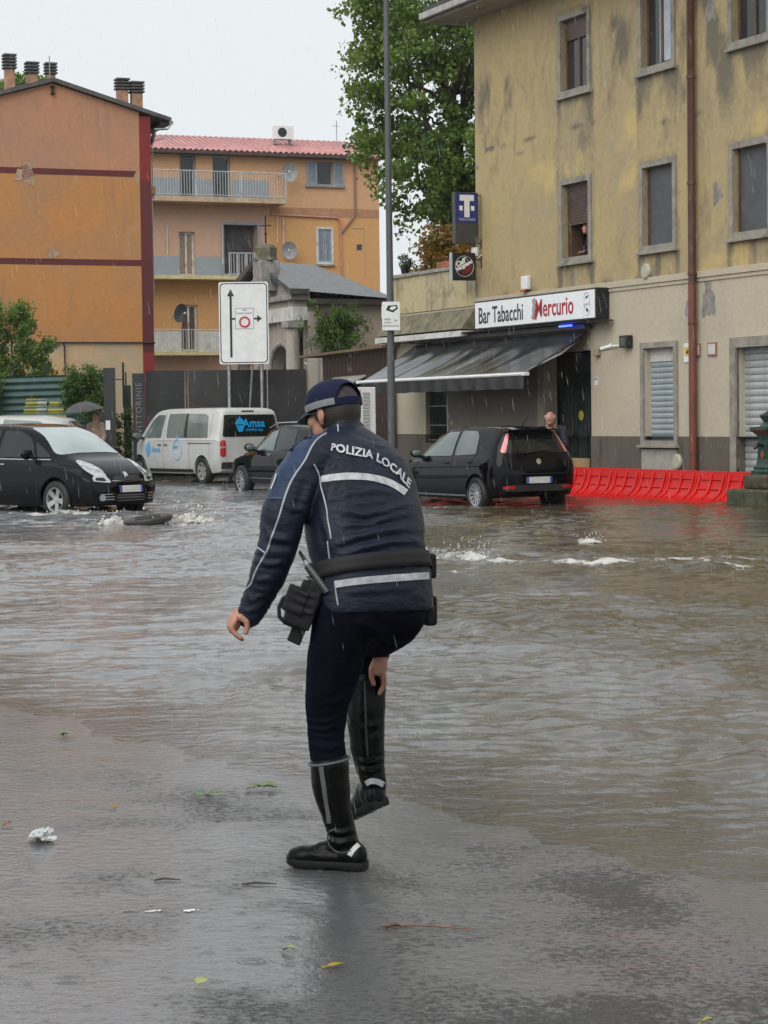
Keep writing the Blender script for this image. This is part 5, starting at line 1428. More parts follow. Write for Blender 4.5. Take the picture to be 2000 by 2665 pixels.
leaves('foliage', IV, iv1, clump_pts([(rng.uniform(-.75, .42), rng.uniform(-.2, .25), 2.62 + rng.uniform(-.55, .42)) for _ in range(70)] + [(rng.uniform(-.3, .4), rng.uniform(-.15, .1), rng.uniform(1.7, 2.3)) for _ in range(22)], .2, 60, 1.0), .08)
iv2 = empty('ivy', (-10.75, 59.05, 0), 0, 'ivy hanging down the far end of the green hoarding below the young tree', 'ivy')
leaves('foliage', IV, iv2, clump_pts([(rng.uniform(-.5, .28), rng.uniform(-.2, .1), rng.uniform(1.5, 2.9)) for _ in range(70)], .17, 60, 1.0), .08)
iv3 = empty('hedge', (-7.1, 59.4, 0), 0, 'scrappy green hedge growing at the foot of the ivy post', 'hedge')
leaves('foliage', IV, iv3, clump_pts([(rng.uniform(-.28, .22), rng.uniform(-.2, .1), rng.uniform(.2, 1.9)) for _ in range(40)], .16, 50, 1.0), .07)
for k, (x, y, zt, lab) in enumerate(((-17.6, 108, 19.2, 'pale hazy tree rising behind the leftmost tall chimney'), (-14.9, 112, 16.9, 'low hazy treetop behind the small chimneys'))):
    t = empty('distant_tree', (x, y, 0), 0, lab, 'tree')
    cs_ = [(rng.uniform(-2.2, 2.2), rng.uniform(-1.5, 1.5), zt - abs(rng.normal()) * 2.0) for _ in range(90)]
    cs_ = [c for c in cs_ if abs(c[0]) < .5 + (zt - c[2]) * .8]
    leaves('crown', LEAF, t, clump_pts(cs_, .6, 60), .22); mb = MB(); limb(mb, (0, 0, 0), (0, 0, zt - 2), .3, .1); mb.build('trunk', BARK, t)
# ------------------------------------------------------------------ vehicles
TYRE = mat('tyre_rubber', (.012, .012, .012), .6, .2)
ALLOY = mat('alloy', (.50, .51, .52), .3, .1, metal=.7)
CARBLK = mat('black_car_paint', (.0016, .0018, .003), .035, .2, rv=.02, spec=.24)
CARWHT = mat('white_car_paint', (.50, .50, .485), .35, .05, coat=.4)
CARGRY = mat('silver_car_paint', (.40, .40, .39), .35, .06, coat=.6)
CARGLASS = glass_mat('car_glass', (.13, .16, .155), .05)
CARGLASSD = glass_mat('privacy_glass', (.012, .014, .014), .02)
CHROME = mat('chrome', (.62, .63, .64), .12, .05, metal=1.0)
HEADL = mat('headlight_lens', (.50, .52, .54), .12, .25, vs=14, metal=.5, coat=1.0)
REDL = mat('red_lamp', (.42, .012, .015), .12, .15, vs=18, coat=1.0)
PINKL = mat('faded_red_lamp', (.62, .16, .15), .15, .15, vs=16, coat=1.0)
PLATE = mat('plate_white', (.55, .55, .54), .5, .12, vs=30); PLATEB = mat('plate_blue', (.03, .08, .3), .5, .1)
TRIM = mat('grey_trim', (.02, .02, .021), .45, .2)

def car_body(T, arches, wheel_r, paint, name, parent, n_st=64):
    """T: rows x, zb, zs, zt, wl, wm, ws, wt from tail to nose"""
    T = np.array(T, float); x0, x1 = T[0, 0], T[-1, 0]
    s = np.linspace(0, 1, n_st); s = .5 - .5 * np.cos(np.pi * s) * (1) ; s = .6 * s + .4 * np.linspace(0, 1, n_st)
    xs = x0 + (x1 - x0) * s
    C = [np.interp(xs, T[:, 0], T[:, k]) for k in range(1, 8)]
    k_ = np.array([1, 2, 1.]) / 4
    for i in range(7):
        a = C[i].copy()
        for _ in range(2): a[1:-1] = np.convolve(a, k_, 'valid')
        C[i] = a
    rings = []
    for i, x in enumerate(xs):
        zb, zs, zt, wl, wm, ws, wt = [c[i] for c in C]
        cab = max(0, min(1, (zt - zs - .12) / .25))
        ze = zt - (.075 * cab + .35 * (zt - zs) * (1 - cab))
        h = [(0, zb), (wl * .7, zb), (wl * .97, zb + .012), (wl + .01, zb + .09), (wm - .006, zb + .22), (wm, zb + .36 * (zs - zb) + .08), (wm - .004, zs - .20 * (zs - zb) - .02),
             (wm - .02, zs - .05), (ws + .012, zs - .012), (ws, zs + .005)]
        for t in (.3, .6, .85):
            h.append((ws + (wt - ws) * t + .022 * cab * math.sin(math.pi * t), zs + (ze - zs) * t))
        h += [(wt, ze), (wt * .93, ze + (zt - ze) * .55), (wt * .75, ze + (zt - ze) * .86), (wt * .4, zt - .004 * cab), (0, zt)]
        ring = [(x, y, z) for y, z in h] + [(x, -y, z) for y, z in h[-2:0:-1]]
        rings.append(ring)
    mb = MB().loft(rings)
    me = mb.mesh('body')
    o = bpy.data.objects.new('tmpb', me); col.objects.link(o)
    cuts = []
    for ax in arches:
        for sd in (-1, 1):
            c = MB().lathe([(wheel_r + .055, 0), (wheel_r + .055, .42)], 36, 'Y', (ax, sd * .62 if sd > 0 else -1.04, wheel_r + .01)).mesh('c')
            co = bpy.data.objects.new('cut', c); col.objects.link(co); cuts.append(co)
            md_ = o.modifiers.new('b', 'BOOLEAN'); md_.operation = 'DIFFERENCE'; md_.object = co; md_.solver = 'EXACT'
    out = evaluated(o)
    for c in cuts: bpy.data.objects.remove(c)
    bpy.data.objects.remove(o)
    out.materials.clear(); out.materials.append(paint); out.materials.append(DARK)
    for p in out.polygons:
        c = p.center
        p.material_index = 1 if any(math.hypot(c.x - ax, c.z - wheel_r - .01) < wheel_r + .05 and abs(c.y) > .6 and (abs(p.normal.y) > .9 or True) and abs(c.y) < 1.03 for ax in arches) else 0
        if c.z < T[:, 1].min() + .03 and p.normal.z < -.5: p.material_index = 1
    out.shade_smooth(); out.set_sharp_from_angle(angle=R(32))
    ob = link_mesh(name, out, None, parent)
    return ob, bvh_of(out)


def wheel(parent, x, y, r, w, spokes, rimm=ALLOY, rr=.66, style='flat'):
    sd = 1 if y > 0 else -1
    e = empty('wheel', (x, y, r), 0, parent=parent)
    e.rotation_euler = (0, random.uniform(0, 6), 0)
    MB().lathe([(r * .66, -w * .45), (r * .9, -w * .5), (r, -w * .36), (r, w * .36), (r * .9, w * .5), (r * .66, w * .45)], 32, 'Y', caps=False).build('tyre', TYRE, e, 50)
    rim = MB()
    rim.lathe([(r * rr, sd * w * .48), (r * (rr - .05), sd * w * .46), (r * (rr - .07), sd * w * .2), (r * (rr - .07), -sd * w * .4)], 28, 'Y', caps=False)
    for k in range(spokes):
        a = 2 * math.pi * k / spokes; ca, sa = math.cos(a), math.sin(a)
        hw0, hw1 = r * (.115 if spokes < 8 else .05), r * (.15 if spokes < 8 else .06)
        P = []
        for rad, hw, yy in ((r * .12, hw0, w * .30), (r * (rr - .02), hw1, w * .45)):
            for s_ in (-1, 1):
                P.append((rad * ca - s_ * hw * sa, sd * yy, rad * sa + s_ * hw * ca)); P.append((rad * ca - s_ * hw * sa, sd * (yy - .03), rad * sa + s_ * hw * ca))
        rim.add(P, [(0, 2, 6, 4), (0, 4, 5, 1), (2, 3, 7, 6), (1, 5, 7, 3)])
    rim.lathe([(.001, sd * w * .38), (r * .15, sd * w * .36), (r * .17, sd * w * .2)], 16, 'Y', caps=False)
    rim.build('rim', rimm, e, 40)
    MB().lathe([(.001, sd * w * .02), (r * .62, sd * w * .02)], 20, 'Y', caps=False).build('brake_disc', TRIM, e)


class Car:
    def __init__(s, name, T, axles, wr, paint, label, cat='car'):
        s.root = empty(name, label=label, cat=cat)
        s.body, s.bvh = car_body(T, axles, wr, paint, 'body', s.root)
        s.L = T[-1][0]
    def side(s, name, m, pts, sd, off=.008, step=.045, it=1, thick=0):
        P = round_poly(pts, .055 if it == 1 else .1) if it else [Vector((a, b, 0)) for a, b in pts]
        return patch(name, m, s.root, s.bvh, P, (0, sd * 2, 0), (1, 0, 0), (0, 0, 1), (0, -sd, 0), off, step, thick)
    def sides(s, name, m, pts, **k):
        for sd in (1, -1): s.side(name, m, pts, sd, **k)
    def end(s, name, m, pts, front, off=.008, step=.045, it=1, thick=0):
        P = round_poly(pts, .055 if it == 1 else .1) if it else [Vector((a, b, 0)) for a, b in pts]
        o = (s.L + 2, 0, 0) if front else (-2, 0, 0)
        return patch(name, m, s.root, s.bvh, P, o, (0, 1, 0), (0, 0, 1), (-1 if front else 1, 0, 0), off, step, thick)
    def top(s, name, m, pts, off=.008, step=.045, it=1):
        P = round_poly(pts, .055 if it == 1 else .1) if it else [Vector((a, b, 0)) for a, b in pts]
        return patch(name, m, s.root, s.bvh, P, (0, 0, 4), (1, 0, 0), (0, 1, 0), (0, 0, -1), off, step)
    def corner(s, name, m, pts, front, sd, ang=45, off=.008, step=.035, it=1):
        """lamp wrapped round a corner: outline in (across, up) seen from ang degrees off the car's axis"""
        P = round_poly(pts, .055 if it == 1 else .1) if it else [Vector((a, b, 0)) for a, b in pts]
        a = R(ang); d = Vector((math.cos(a) * (1 if front else -1), math.sin(a) * sd, 0))
        ex = Vector((0, 0, 1)).cross(d); ex = ex if ex.y * sd > 0 else -ex
        piv = Vector((s.L if front else 0, 0, 0))
        return patch(name, m, s.root, s.bvh, P, piv + d * 3, ex, (0, 0, 1), -d, off, step)
    def seam(s, pts, sd, r=.006, m=None):
        return line_on('panel_gap', m or DARK, s.root, s.bvh, [(a, b, 0) for a, b in pts], (0, sd * 2, 0), (1, 0, 0), (0, 0, 1), (0, -sd, 0), r, -.001, .05, 4)
    def strip(s, name, m, pts, sd, r=.012):
        return line_on(name, m, s.root, s.bvh, [(a, b, 0) for a, b in pts], (0, sd * 2, 0), (1, 0, 0), (0, 0, 1), (0, -sd, 0), r, .003, .06, 5)
    def endline(s, name, m, pts, front, r=.008):
        o = (s.L + 2, 0, 0) if front else (-2, 0, 0)
        return line_on(name, m, s.root, s.bvh, [(a, b, 0) for a, b in pts], o, (0, 1, 0), (0, 0, 1), (-1 if front else 1, 0, 0), r, .003, .05, 5)
    def mirror(s, x, z, m, w=.62, sz=1.0):
        for sd in (1, -1):
            h, nn, i, d = s.bvh.ray_cast(Vector((x, sd * 2, z)), Vector((0, -sd, 0)))
            y = h.y if h else sd * w
            e = empty('wing_mirror', (x, y, z), parent=s.root)
            mb = MB().ellipsoid((0, sd * .17 * sz, .05), ((.07 * sz, 0, 0), (0, .11 * sz, 0), (0, 0, .08 * sz)), 14, 9)
            mb.build('mirror_shell', m, e, 80); MB().tube([(0, -.03 * sd, -.03), (0, sd * .12, .0)], .035, 8).build('mirror_arm', BLACK, e, 80)
            MB().ellipsoid((-.045 * sz, sd * .17 * sz, .05), ((.035, 0, 0), (0, .09 * sz, 0), (0, 0, .06 * sz)), 12, 7).build('mirror_glass', CARGLASS, e, 80)
    def handle(s, x, z, m):
        for sd in (1, -1):
            h, nn, i, d = s.bvh.ray_cast(Vector((x, sd * 2, z)), Vector((0, -sd, 0)))
            if h: MB().capsule([(x - .07, h.y + sd * .02, z), (x + .07, h.y + sd * .02, z)], [.014, .014], 8).build('door_handle', m, s.root, 60)
    def plate(s, y, z, front, w=.52, h=.11):
        o = s.end('number_plate', PLATE, [(y - w / 2, z - h / 2), (y + w / 2, z - h / 2), (y + w / 2, z + h / 2), (y - w / 2, z + h / 2)], front, .02, .1, 0)
        for d in (-1, 1):
            a, c = y + d * w / 2, y + d * (w / 2 - .045)
            s.end('plate_band', PLATEB, [(min(a, c), z - h / 2), (max(a, c), z - h / 2), (max(a, c), z + h / 2), (min(a, c), z + h / 2)], front, .026, .1, 0)
    def place(s, x, y, z, heading, ref, k=1.0):
        """ref: local (x,y) of the point that stands at world x,y"""
        a = R(heading); rx, ry = ref[0] * k, ref[1] * k
        s.root.scale = (k, k, k)
        s.root.location = (x - rx * math.cos(a) + ry * math.sin(a), y - rx * math.sin(a) - ry * math.cos(a), z)
        s.root.rotation_euler = (0, 0, a)

# --- black hatchback by the barriers
T = [(0, .36, .78, .84, .60, .66, .62, .50), (.04, .31, .88, .99, .70, .76, .71, .55), (.14, .27, .94, 1.25, .76, .815, .755, .545), (.26, .25, .96, 1.42, .78, .83, .78, .555), (.40, .24, .96, 1.455, .785, .838, .785, .565),
     (1.0, .21, .945, 1.487, .79, .843, .79, .58), (1.6, .20, .93, 1.487, .79, .843, .79, .58), (2.1, .20, .92, 1.44, .79, .843, .79, .57), (2.5, .20, .91, 1.32, .79, .843, .785, .56), (2.8, .20, .90, 1.17, .79, .843, .775, .57),
     (3.08, .20, .885, 1.01, .79, .84, .755, .60), (3.25, .20, .87, .955, .79, .835, .74, .60), (3.55, .2, .80, .88, .77, .80, .68, .55), (3.80, .22, .70, .77, .68, .71, .58, .46), (3.97, .25, .60, .67, .53, .56, .44, .34), (4.06, .33, .52, .56, .34, .36, .28, .2)]
pu = Car('hatchback_car', T, (.74, 3.25), .30, CARBLK, 'black hatchback standing in the flood beside the lamp post')
for x in (.74, 3.25):
    for sd in (1, -1): wheel(pu.root, x, sd * .745, .30, .20, 12)
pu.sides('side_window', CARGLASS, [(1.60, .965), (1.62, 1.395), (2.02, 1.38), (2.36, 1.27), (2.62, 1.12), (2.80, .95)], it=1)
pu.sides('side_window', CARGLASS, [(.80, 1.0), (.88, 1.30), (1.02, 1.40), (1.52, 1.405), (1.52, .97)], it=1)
pu.end('rear_window', CARGLASSD, [(-.60, 1.02), (.60, 1.02), (.50, 1.37), (-.50, 1.37)], False)
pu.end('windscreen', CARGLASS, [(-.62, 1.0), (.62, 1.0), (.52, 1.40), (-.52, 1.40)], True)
for sd in (1, -1):
    pu.corner('tail_light', PINKL, [(.60, 1.02), (.69, 1.03), (.685, 1.07), (.555, 1.36), (.51, 1.35)], False, sd, 18)
    pu.corner('headlight', HEADL, [(.28, .66), (.52, .62), (.62, .74), (.58, .86), (.42, .78)], True, sd, 35)
    pu.seam([(1.56, .26), (1.56, .95)], sd); pu.seam([(2.62, .26), (2.66, .92)], sd); pu.seam([(1.06, .62), (.88, .90), (.80, .98)], sd)
    pu.strip('sill_strip', mat('sill_grey', (.12, .12, .13), .3, .1) if 'sill_grey' not in bpy.data.materials else bpy.data.materials['sill_grey'], [(1.12, .275), (2.85, .275)], sd, .018)
    pu.end('fog_reflector', REDL, [(sd * .48, .40), (sd * .70, .40), (sd * .70, .45), (sd * .48, .46)], False, .008)
    pu.strip('side_crease', CARBLK, [(.35, .80), (2.9, .74)], sd, .012)
pu.end('badge', CHROME, [(.05 * math.cos(k / 12 * 6.283), .87 + .05 * math.sin(k / 12 * 6.283)) for k in range(12)], False, .012, .05, 0)
pu.plate(0, .55, False); pu.plate(0, .42, True)
pu.end('bumper_panel', TRIM, [(-.68, .36), (.68, .36), (.64, .47), (-.64, .47)], False, .006)
pu.endline('hatch_gap', DARK, [(-.66, 1.0), (-.60, .66), (.60, .66), (.66, 1.0)], False, .007)
pu.end('brake_lamp', mat('dark_red_lamp', (.12, .01, .012), .3, .1), [(-.16, 1.405), (.16, 1.405), (.16, 1.43), (-.16, 1.43)], False, .012, .05, 0)
MB().prism([(.02, 1.425), (.30, 1.462), (.30, 1.44), (.04, 1.405)], -.50, .50).build('spoiler', CARBLK, pu.root, 30, .008)
MB().tube([(.55, .0, 1.46), (.30, .0, 1.68)], [.012, .005], 6).build('aerial', BLACK, pu.root)
MB().tube([(-.01, .25, 1.02), (.03, -.12, 1.06), (.06, -.3, 1.03)], .012, 5).build('rear_wiper', BLACK, pu.root)
pu.mirror(2.72, .96, CARBLK); pu.handle(1.75, .84, CARBLK); pu.handle(.95, .86, CARBLK)
pu.place(1.72, 39.65, -.13, 118.5, (.74, .80), 1.06)

# --- black people carrier ploughing in from the side street
T = [(0, .36, .80, .9, .66, .74, .70, .56), (.05, .30, .98, 1.15, .78, .86, .80, .62), (.18, .27, 1.02, 1.45, .84, .90, .84, .64), (.35, .25, 1.03, 1.58, .86, .915, .86, .65), (1.0, .22, 1.02, 1.63, .87, .92, .865, .66), (2.0, .2, 1.0, 1.64, .87, .92, .865, .66),
     (2.5, .2, .99, 1.60, .87, .92, .865, .65), (2.9, .2, .98, 1.49, .87, .92, .86, .64), (3.2, .2, .97, 1.33, .87, .92, .85, .65), (3.48, .2, .96, 1.16, .87, .918, .83, .68), (3.65, .2, .94, 1.05, .86, .91, .81, .69), (3.95, .2, .87, .975, .85, .89, .75, .64), (4.2, .21, .77, .87, .79, .83, .68, .56),
     (4.38, .23, .66, .75, .68, .72, .58, .46), (4.48, .26, .56, .62, .54, .58, .46, .36), (4.53, .32, .5, .54, .40, .43, .34, .26)]
mp_ = Car('people_carrier', T, (.86, 3.60), .325, CARBLK, 'black people carrier pushing through the flood towards the floating manhole cover')
for x in (.86, 3.60):
    for sd in (1, -1): wheel(mp_.root, x, sd * .81, .325, .21, 5, mat('worn_alloy', (.40, .40, .40), .4, .2, metal=.5) if 'worn_alloy' not in bpy.data.materials else bpy.data.materials['worn_alloy'])
mp_.end('windscreen', glass_mat('fogged_sky_screen', (.36, .42, .42), .12), [(-.70, 1.09), (-.3, 1.12), (.3, 1.12), (.70, 1.09), (.545, 1.56), (-.545, 1.56)], True, step=.035)  # bright sky reflection put into the pale fogged base colour
mp_.sides('side_window', CARGLASSD, [(2.05, 1.06), (2.07, 1.52), (2.48, 1.50), (2.78, 1.38), (3.02, 1.05)]); mp_.sides('quarter_window', CARGLASSD, [(3.08, 1.05), (2.90, 1.32), (3.14, 1.20), (3.38, 1.05)]); mp_.sides('side_window', CARGLASSD, [(1.0, 1.06), (1.05, 1.52), (1.98, 1.53), (1.98, 1.06)]); mp_.sides('quarter_window', CARGLASSD, [(.38, 1.10), (.45, 1.48), (.92, 1.52), (.92, 1.07)])
mp_.end('rear_window', CARGLASSD, [(-.64, 1.1), (.64, 1.1), (.55, 1.48), (-.55, 1.48)], False)
for sd in (1, -1):
    mp_.corner('headlight', HEADL, [(.40, .70), (.62, .72), (.80, .84), (.93, .99), (.86, 1.0), (.66, .93), (.50, .84)], True, sd, 38, .008)
    mp_.corner('indicator', mat('light_grey_lamp', (.42, .43, .44), .2, .1, coat=1) if 'light_grey_lamp' not in bpy.data.materials else bpy.data.materials['light_grey_lamp'], [(.34, .61), (.66, .64), (.66, .73), (.46, .73), (.38, .68)], True, sd, 38, .007)
    mp_.corner('lamp_slot', DARK, [(.42, .635), (.62, .655), (.61, .70), (.47, .70)], True, sd, 38, .012)
    mp_.corner('fog_lamp', CHROME, [(.50 + .055 * math.cos(k / 10 * 6.283), .36 + .055 * math.sin(k / 10 * 6.283)) for k in range(10)], True, sd, 38, .012, .04, 0)
    for z in (.33, .375, .42): mp_.endline('bumper_slat', CHROME, [(sd * .38, z), (sd * .62, z)], True, .007)
    mp_.corner('tail_light', REDL, [(.58, 1.0), (.72, 1.0), (.70, 1.35), (.58, 1.3)], False, sd, 30)
    mp_.strip('window_chrome', CHROME, [(.4, 1.035), (3.40, 1.005)], sd, .014); mp_.seam([(2.02, .25), (2.02, 1.02)], sd); mp_.seam([(3.12, .3), (3.14, .98)], sd); mp_.seam([(.98, .6), (.98, 1.02)], sd)
for z in (.31, .355, .40): mp_.endline('bumper_slat', CHROME, [(-.30, z), (.30, z)], True, .007)
mp_.end('grille', TRIM, [(-.34, .30), (.34, .30), (.34, .42), (-.34, .42)], True, .004); mp_.endline('grille_bar', CHROME, [(-.36, .64), (0, .62), (.36, .64)], True, .010)
mp_.end('upper_grille', TRIM, [(-.34, .64), (.34, .64), (.26, .73), (-.26, .73)], True, .004)
mp_.end('badge', CHROME, [(-.05, .70), (-.03, .77), (0, .79), (.04, .78), (.055, .74), (.03, .70), (.01, .74), (-.02, .69)], True, .02, .04, 1)
mp_.plate(0, .50, True); mp_.mirror(3.02, 1.06, CARBLK, sz=1.2); mp_.handle(2.2, .93, CHROME); mp_.handle(1.15, .93, CHROME)
mp_.endline('bonnet_gap', DARK, [(-.70, .92), (-.36, .74), (.36, .74), (.70, .92)], True, .006)
MB().tube([(3.52, -.05, 1.12), (3.40, .3, 1.19), (3.38, .55, 1.17)], .012, 5).tube([(3.50, -.5, 1.09), (3.46, -.2, 1.15), (3.45, .05, 1.15)], .012, 5).build('wiper', BLACK, mp_.root)
mp_.place(-5.93, 39.0, -.13, -41, (3.60, -.86), 1.06)

# --- white passenger van
T = [(0, .40, 1.0, 1.2, .70, .80, .78, .70), (.04, .33, 1.10, 1.70, .84, .93, .91, .76), (.12, .30, 1.12, 1.86, .90, .955, .93, .78), (.3, .28, 1.12, 1.895, .91, .96, .935, .79), (1.5, .25, 1.12, 1.91, .92, .96, .935, .79), (3.0, .25, 1.12, 1.905, .92, .96, .935, .79), (3.35, .25, 1.11, 1.87, .92, .96, .93, .78),
     (3.7, .25, 1.10, 1.70, .92, .96, .92, .76), (4.05, .25, 1.09, 1.45, .91, .955, .90, .76), (4.35, .25, 1.07, 1.22, .90, .94, .86, .74), (4.6, .25, 1.0, 1.12, .86, .90, .80, .68), (4.8, .27, .88, 1.0, .76, .80, .70, .58), (4.91, .3, .72, .82, .62, .66, .56, .46), (4.96, .36, .6, .66, .48, .5, .42, .34)]
va = Car('passenger_van', T, (.80, 4.06), .335, CARWHT, 'white passenger van with blue lettering parked behind the people carrier', 'van')
for x in (.80, 4.06):
    for sd in (1, -1): wheel(va.root, x, sd * .85, .335, .22, 6, mat('steel_hub', (.30, .30, .29), .5, .2, metal=.3) if 'steel_hub' not in bpy.data.materials else bpy.data.materials['steel_hub'])
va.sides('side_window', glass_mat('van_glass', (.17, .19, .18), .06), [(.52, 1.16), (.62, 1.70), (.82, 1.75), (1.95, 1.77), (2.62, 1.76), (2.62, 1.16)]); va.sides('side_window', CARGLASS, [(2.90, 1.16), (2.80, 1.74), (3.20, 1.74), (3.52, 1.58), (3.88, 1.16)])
va.sides('window_divider', TRIM, [(1.55, 1.17), (1.72, 1.17), (1.72, 1.76), (1.62, 1.76)], off=.010, it=0)
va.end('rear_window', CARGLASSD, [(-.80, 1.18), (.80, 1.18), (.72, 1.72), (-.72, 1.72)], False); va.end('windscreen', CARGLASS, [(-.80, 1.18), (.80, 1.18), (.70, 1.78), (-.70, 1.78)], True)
for sd in (1, -1):
    va.corner('tail_light', REDL, [(.66, .70), (.80, .70), (.80, 1.10), (.66, 1.10)], False, sd, 25, .02); va.corner('lamp_band', mat('amber_band', (.4, .22, .15), .3, .1) if 'amber_band' not in bpy.data.materials else bpy.data.materials['amber_band'], [(.66, .90), (.80, .90), (.80, .95), (.66, .95)], False, sd, 25, .026)
    va.corner('headlight', HEADL, [(.45, .80), (.70, .82), (.72, 1.0), (.5, .92)], True, sd, 40)
    va.seam([(2.76, .3), (2.76, 1.8)], sd); va.seam([(1.42, 1.05), (1.42, .35), (2.76, .35)], sd); va.seam([(3.95, .5), (3.95, 1.08)], sd); va.strip('slide_rail', TRIM, [(.35, 1.02), (1.5, 1.02)], sd, .010)
    va.side('side_moulding', TRIM, [(1.25, .30), (3.5, .30), (3.5, .38), (1.25, .38)], sd, .02, .1, 0)
    va.seam([(.42, .6), (.42, 1.75)], sd, .004, TRIM)
va.end('bumper', TRIM, [(-.84, .40), (.84, .40), (.84, .56), (-.84, .56)], False, .03, .1, 0); va.plate(-.15, .72, False); va.plate(0, .5, True); va.end('handle_strip', TRIM, [(.1, .86), (-.42, .86), (-.42, .92), (.1, .92)], False, .02, .08, 0); va.end('roof_vent', BLACK, [(-.15, 1.79), (.2, 1.79), (.2, 1.82), (-.15, 1.82)], False, .01, .05, 0)
va.mirror(3.86, 1.16, BLACK, sz=1.4); va.handle(2.95, .98, BLACK); va.handle(2.62, .98, BLACK)
VB = mat('van_blue', (.12, .36, .62), .4, .1); VBB = mat('van_bright_blue', (.01, .30, .62), .4, .1)
def logo(car, sd, cx, cz, s_, m, word):
    sg = -sd
    X = lambda a: cx + sg * a * s_
    dome = [(X(-.16), cz - .05 * s_)] + [(X(-.16 + .32 * k / 10), cz + (.05 + .17 * math.sin(math.pi * k / 10)) * s_) for k in range(11)] + [(X(.16), cz - .05 * s_)]
    car.side('logo', m, dome, sd, .008, .05, 0); car.side('logo', m, [(X(-.13), cz - .07 * s_), (X(.13), cz - .07 * s_), (X(.06), cz - .22 * s_), (X(-.06), cz - .22 * s_)], sd, .008, .05, 0); car.side('logo', m, [(X(-.02), cz + .2 * s_), (X(.02), cz + .2 * s_), (X(0), cz + .3 * s_)], sd, .008, .05, 0)
    vs, fs = text_tris(word, .24 * s_, 1.0, .006); vs = [(X((a / s_) + .50), b + cz) for a, b in vs]
    patch('logo_lettering', m, car.root, car.bvh, None, (0, sd * 2, 0), (1, 0, 0), (0, 0, 1), (0, -sd, 0), .008, .05, tris=(vs, fs))
for sd in (1, -1):
    logo(va, sd, 3.55, .86, .85, VB, 'Amsa')
    ring = [(2.02 + .22 * math.cos(k / 20 * 6.283), .86 + .26 * math.sin(k / 20 * 6.283)) for k in range(21)]
    va.strip('logo_ring', VB, ring, sd, .012); va.side('logo', VB, [(2.05, 1.10), (2.13, 1.10), (2.10, 1.20), (2.03, 1.18)], sd, .009, .05, 0)
    vs, fs = text_tris('zero', .15, 1.0, .004); patch('logo_lettering', VB, va.root, va.bvh, None, (0, sd * 2, 0), (1, 0, 0), (0, 0, 1), (0, -sd, 0), .008, .05, tris=([(2.1 - sd * a, b + .93) for a, b in vs], fs))
vs, fs = text_tris('Amsa', .28, 1.0, .008); patch('logo_lettering', VBB, va.root, va.bvh, None, (-2, 0, 0), (0, 1, 0), (0, 0, 1), (1, 0, 0), .014, .05, tris=([(-.10 - a, b + 1.50) for a, b in vs], fs))
vs, fs = text_tris('GRUPPO A2A', .085, 1.0, .002); patch('logo_lettering', VBB, va.root, va.bvh, None, (-2, 0, 0), (0, 1, 0), (0, 0, 1), (1, 0, 0), .014, .05, tris=([(-.10 - a, b + 1.34) for a, b in vs], fs))
dm = [(.44, 1.48)] + [(.44 - .30 * k / 10, 1.50 + .15 * math.sin(math.pi * k / 10)) for k in range(11)] + [(.14, 1.48)]
va.end('logo', VBB, dm, False, .014, .05, 0); va.end('logo', VBB, [(.41, 1.46), (.17, 1.46), (.23, 1.30), (.35, 1.30)], False, .014, .05, 0); va.end('logo', VBB, [(.31, 1.64), (.27, 1.64), (.29, 1.70)], False, .014, .05, 0)
va.place(-4.68, 56.0, -.05, 124.5, (.80, .9), 1.05)

# --- dark sport utility car behind the officer
T = [(0, .42, .9, 1.0, .66, .76, .72, .58), (.06, .36, 1.0, 1.25, .80, .88, .83, .64), (.25, .32, 1.04, 1.50, .86, .92, .87, .66), (.6, .3, 1.04, 1.60, .88, .93, .875, .67), (1.5, .28, 1.02, 1.64, .885, .935, .875, .68), (2.2, .28, 1.01, 1.62, .885, .935, .875, .67), (2.6, .28, 1.0, 1.52, .885, .935, .87, .66), (2.95, .28, .99, 1.33, .885, .935, .86, .66), (3.25, .28, .98, 1.12, .885, .93, .84, .70),
     (3.6, .28, .95, 1.05, .88, .92, .80, .70), (4.0, .28, .88, .98, .85, .88, .74, .62), (4.3, .3, .76, .85, .74, .77, .62, .5), (4.45, .34, .64, .70, .58, .6, .48, .38), (4.5, .4, .56, .6, .46, .48, .38, .3)]
su = Car('suv_car', T, (.85, 3.55), .35, CARBLK, 'black sport utility car parked behind the white van')
for x in (.85, 3.55):
    for sd in (1, -1): wheel(su.root, x, sd * .83, .35, .22, 10)
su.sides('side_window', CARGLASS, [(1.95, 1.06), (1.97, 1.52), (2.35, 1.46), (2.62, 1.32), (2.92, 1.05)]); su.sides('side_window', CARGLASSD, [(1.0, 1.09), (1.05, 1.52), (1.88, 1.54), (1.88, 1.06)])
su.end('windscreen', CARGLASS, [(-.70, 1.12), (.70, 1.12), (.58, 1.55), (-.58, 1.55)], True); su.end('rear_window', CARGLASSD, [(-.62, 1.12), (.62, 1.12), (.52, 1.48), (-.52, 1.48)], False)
for sd in (1, -1):
    su.corner('headlight', HEADL, [(.5, .74), (.72, .78), (.76, .88), (.56, .82)], True, sd, 42); su.strip('sill_chrome', CHROME, [(1.3, .42), (3.0, .42)], sd, .012); su.strip('window_chrome', CHROME, [(.6, 1.06), (2.98, 1.035)], sd, .008)
    su.seam([(1.92, .38), (1.92, 1.05)], sd); su.seam([(2.98, .38), (3.0, 1.0)], sd); MB().tube([(.55, sd * .60, 1.63), (1.2, sd * .63, 1.685), (2.2, sd * .63, 1.67), (2.6, sd * .62, 1.56)], .016, 6).build('roof_rail', CHROME, su.root, 50)
    su.corner('tail_light', REDL, [(.55, .95), (.75, .95), (.75, 1.08), (.55, 1.08)], False, sd, 35)
su.mirror(2.86, 1.07, CARBLK, sz=1.2); su.handle(2.1, .95, CHROME); su.handle(1.1, .96, CHROME); su.plate(0, .8, False)
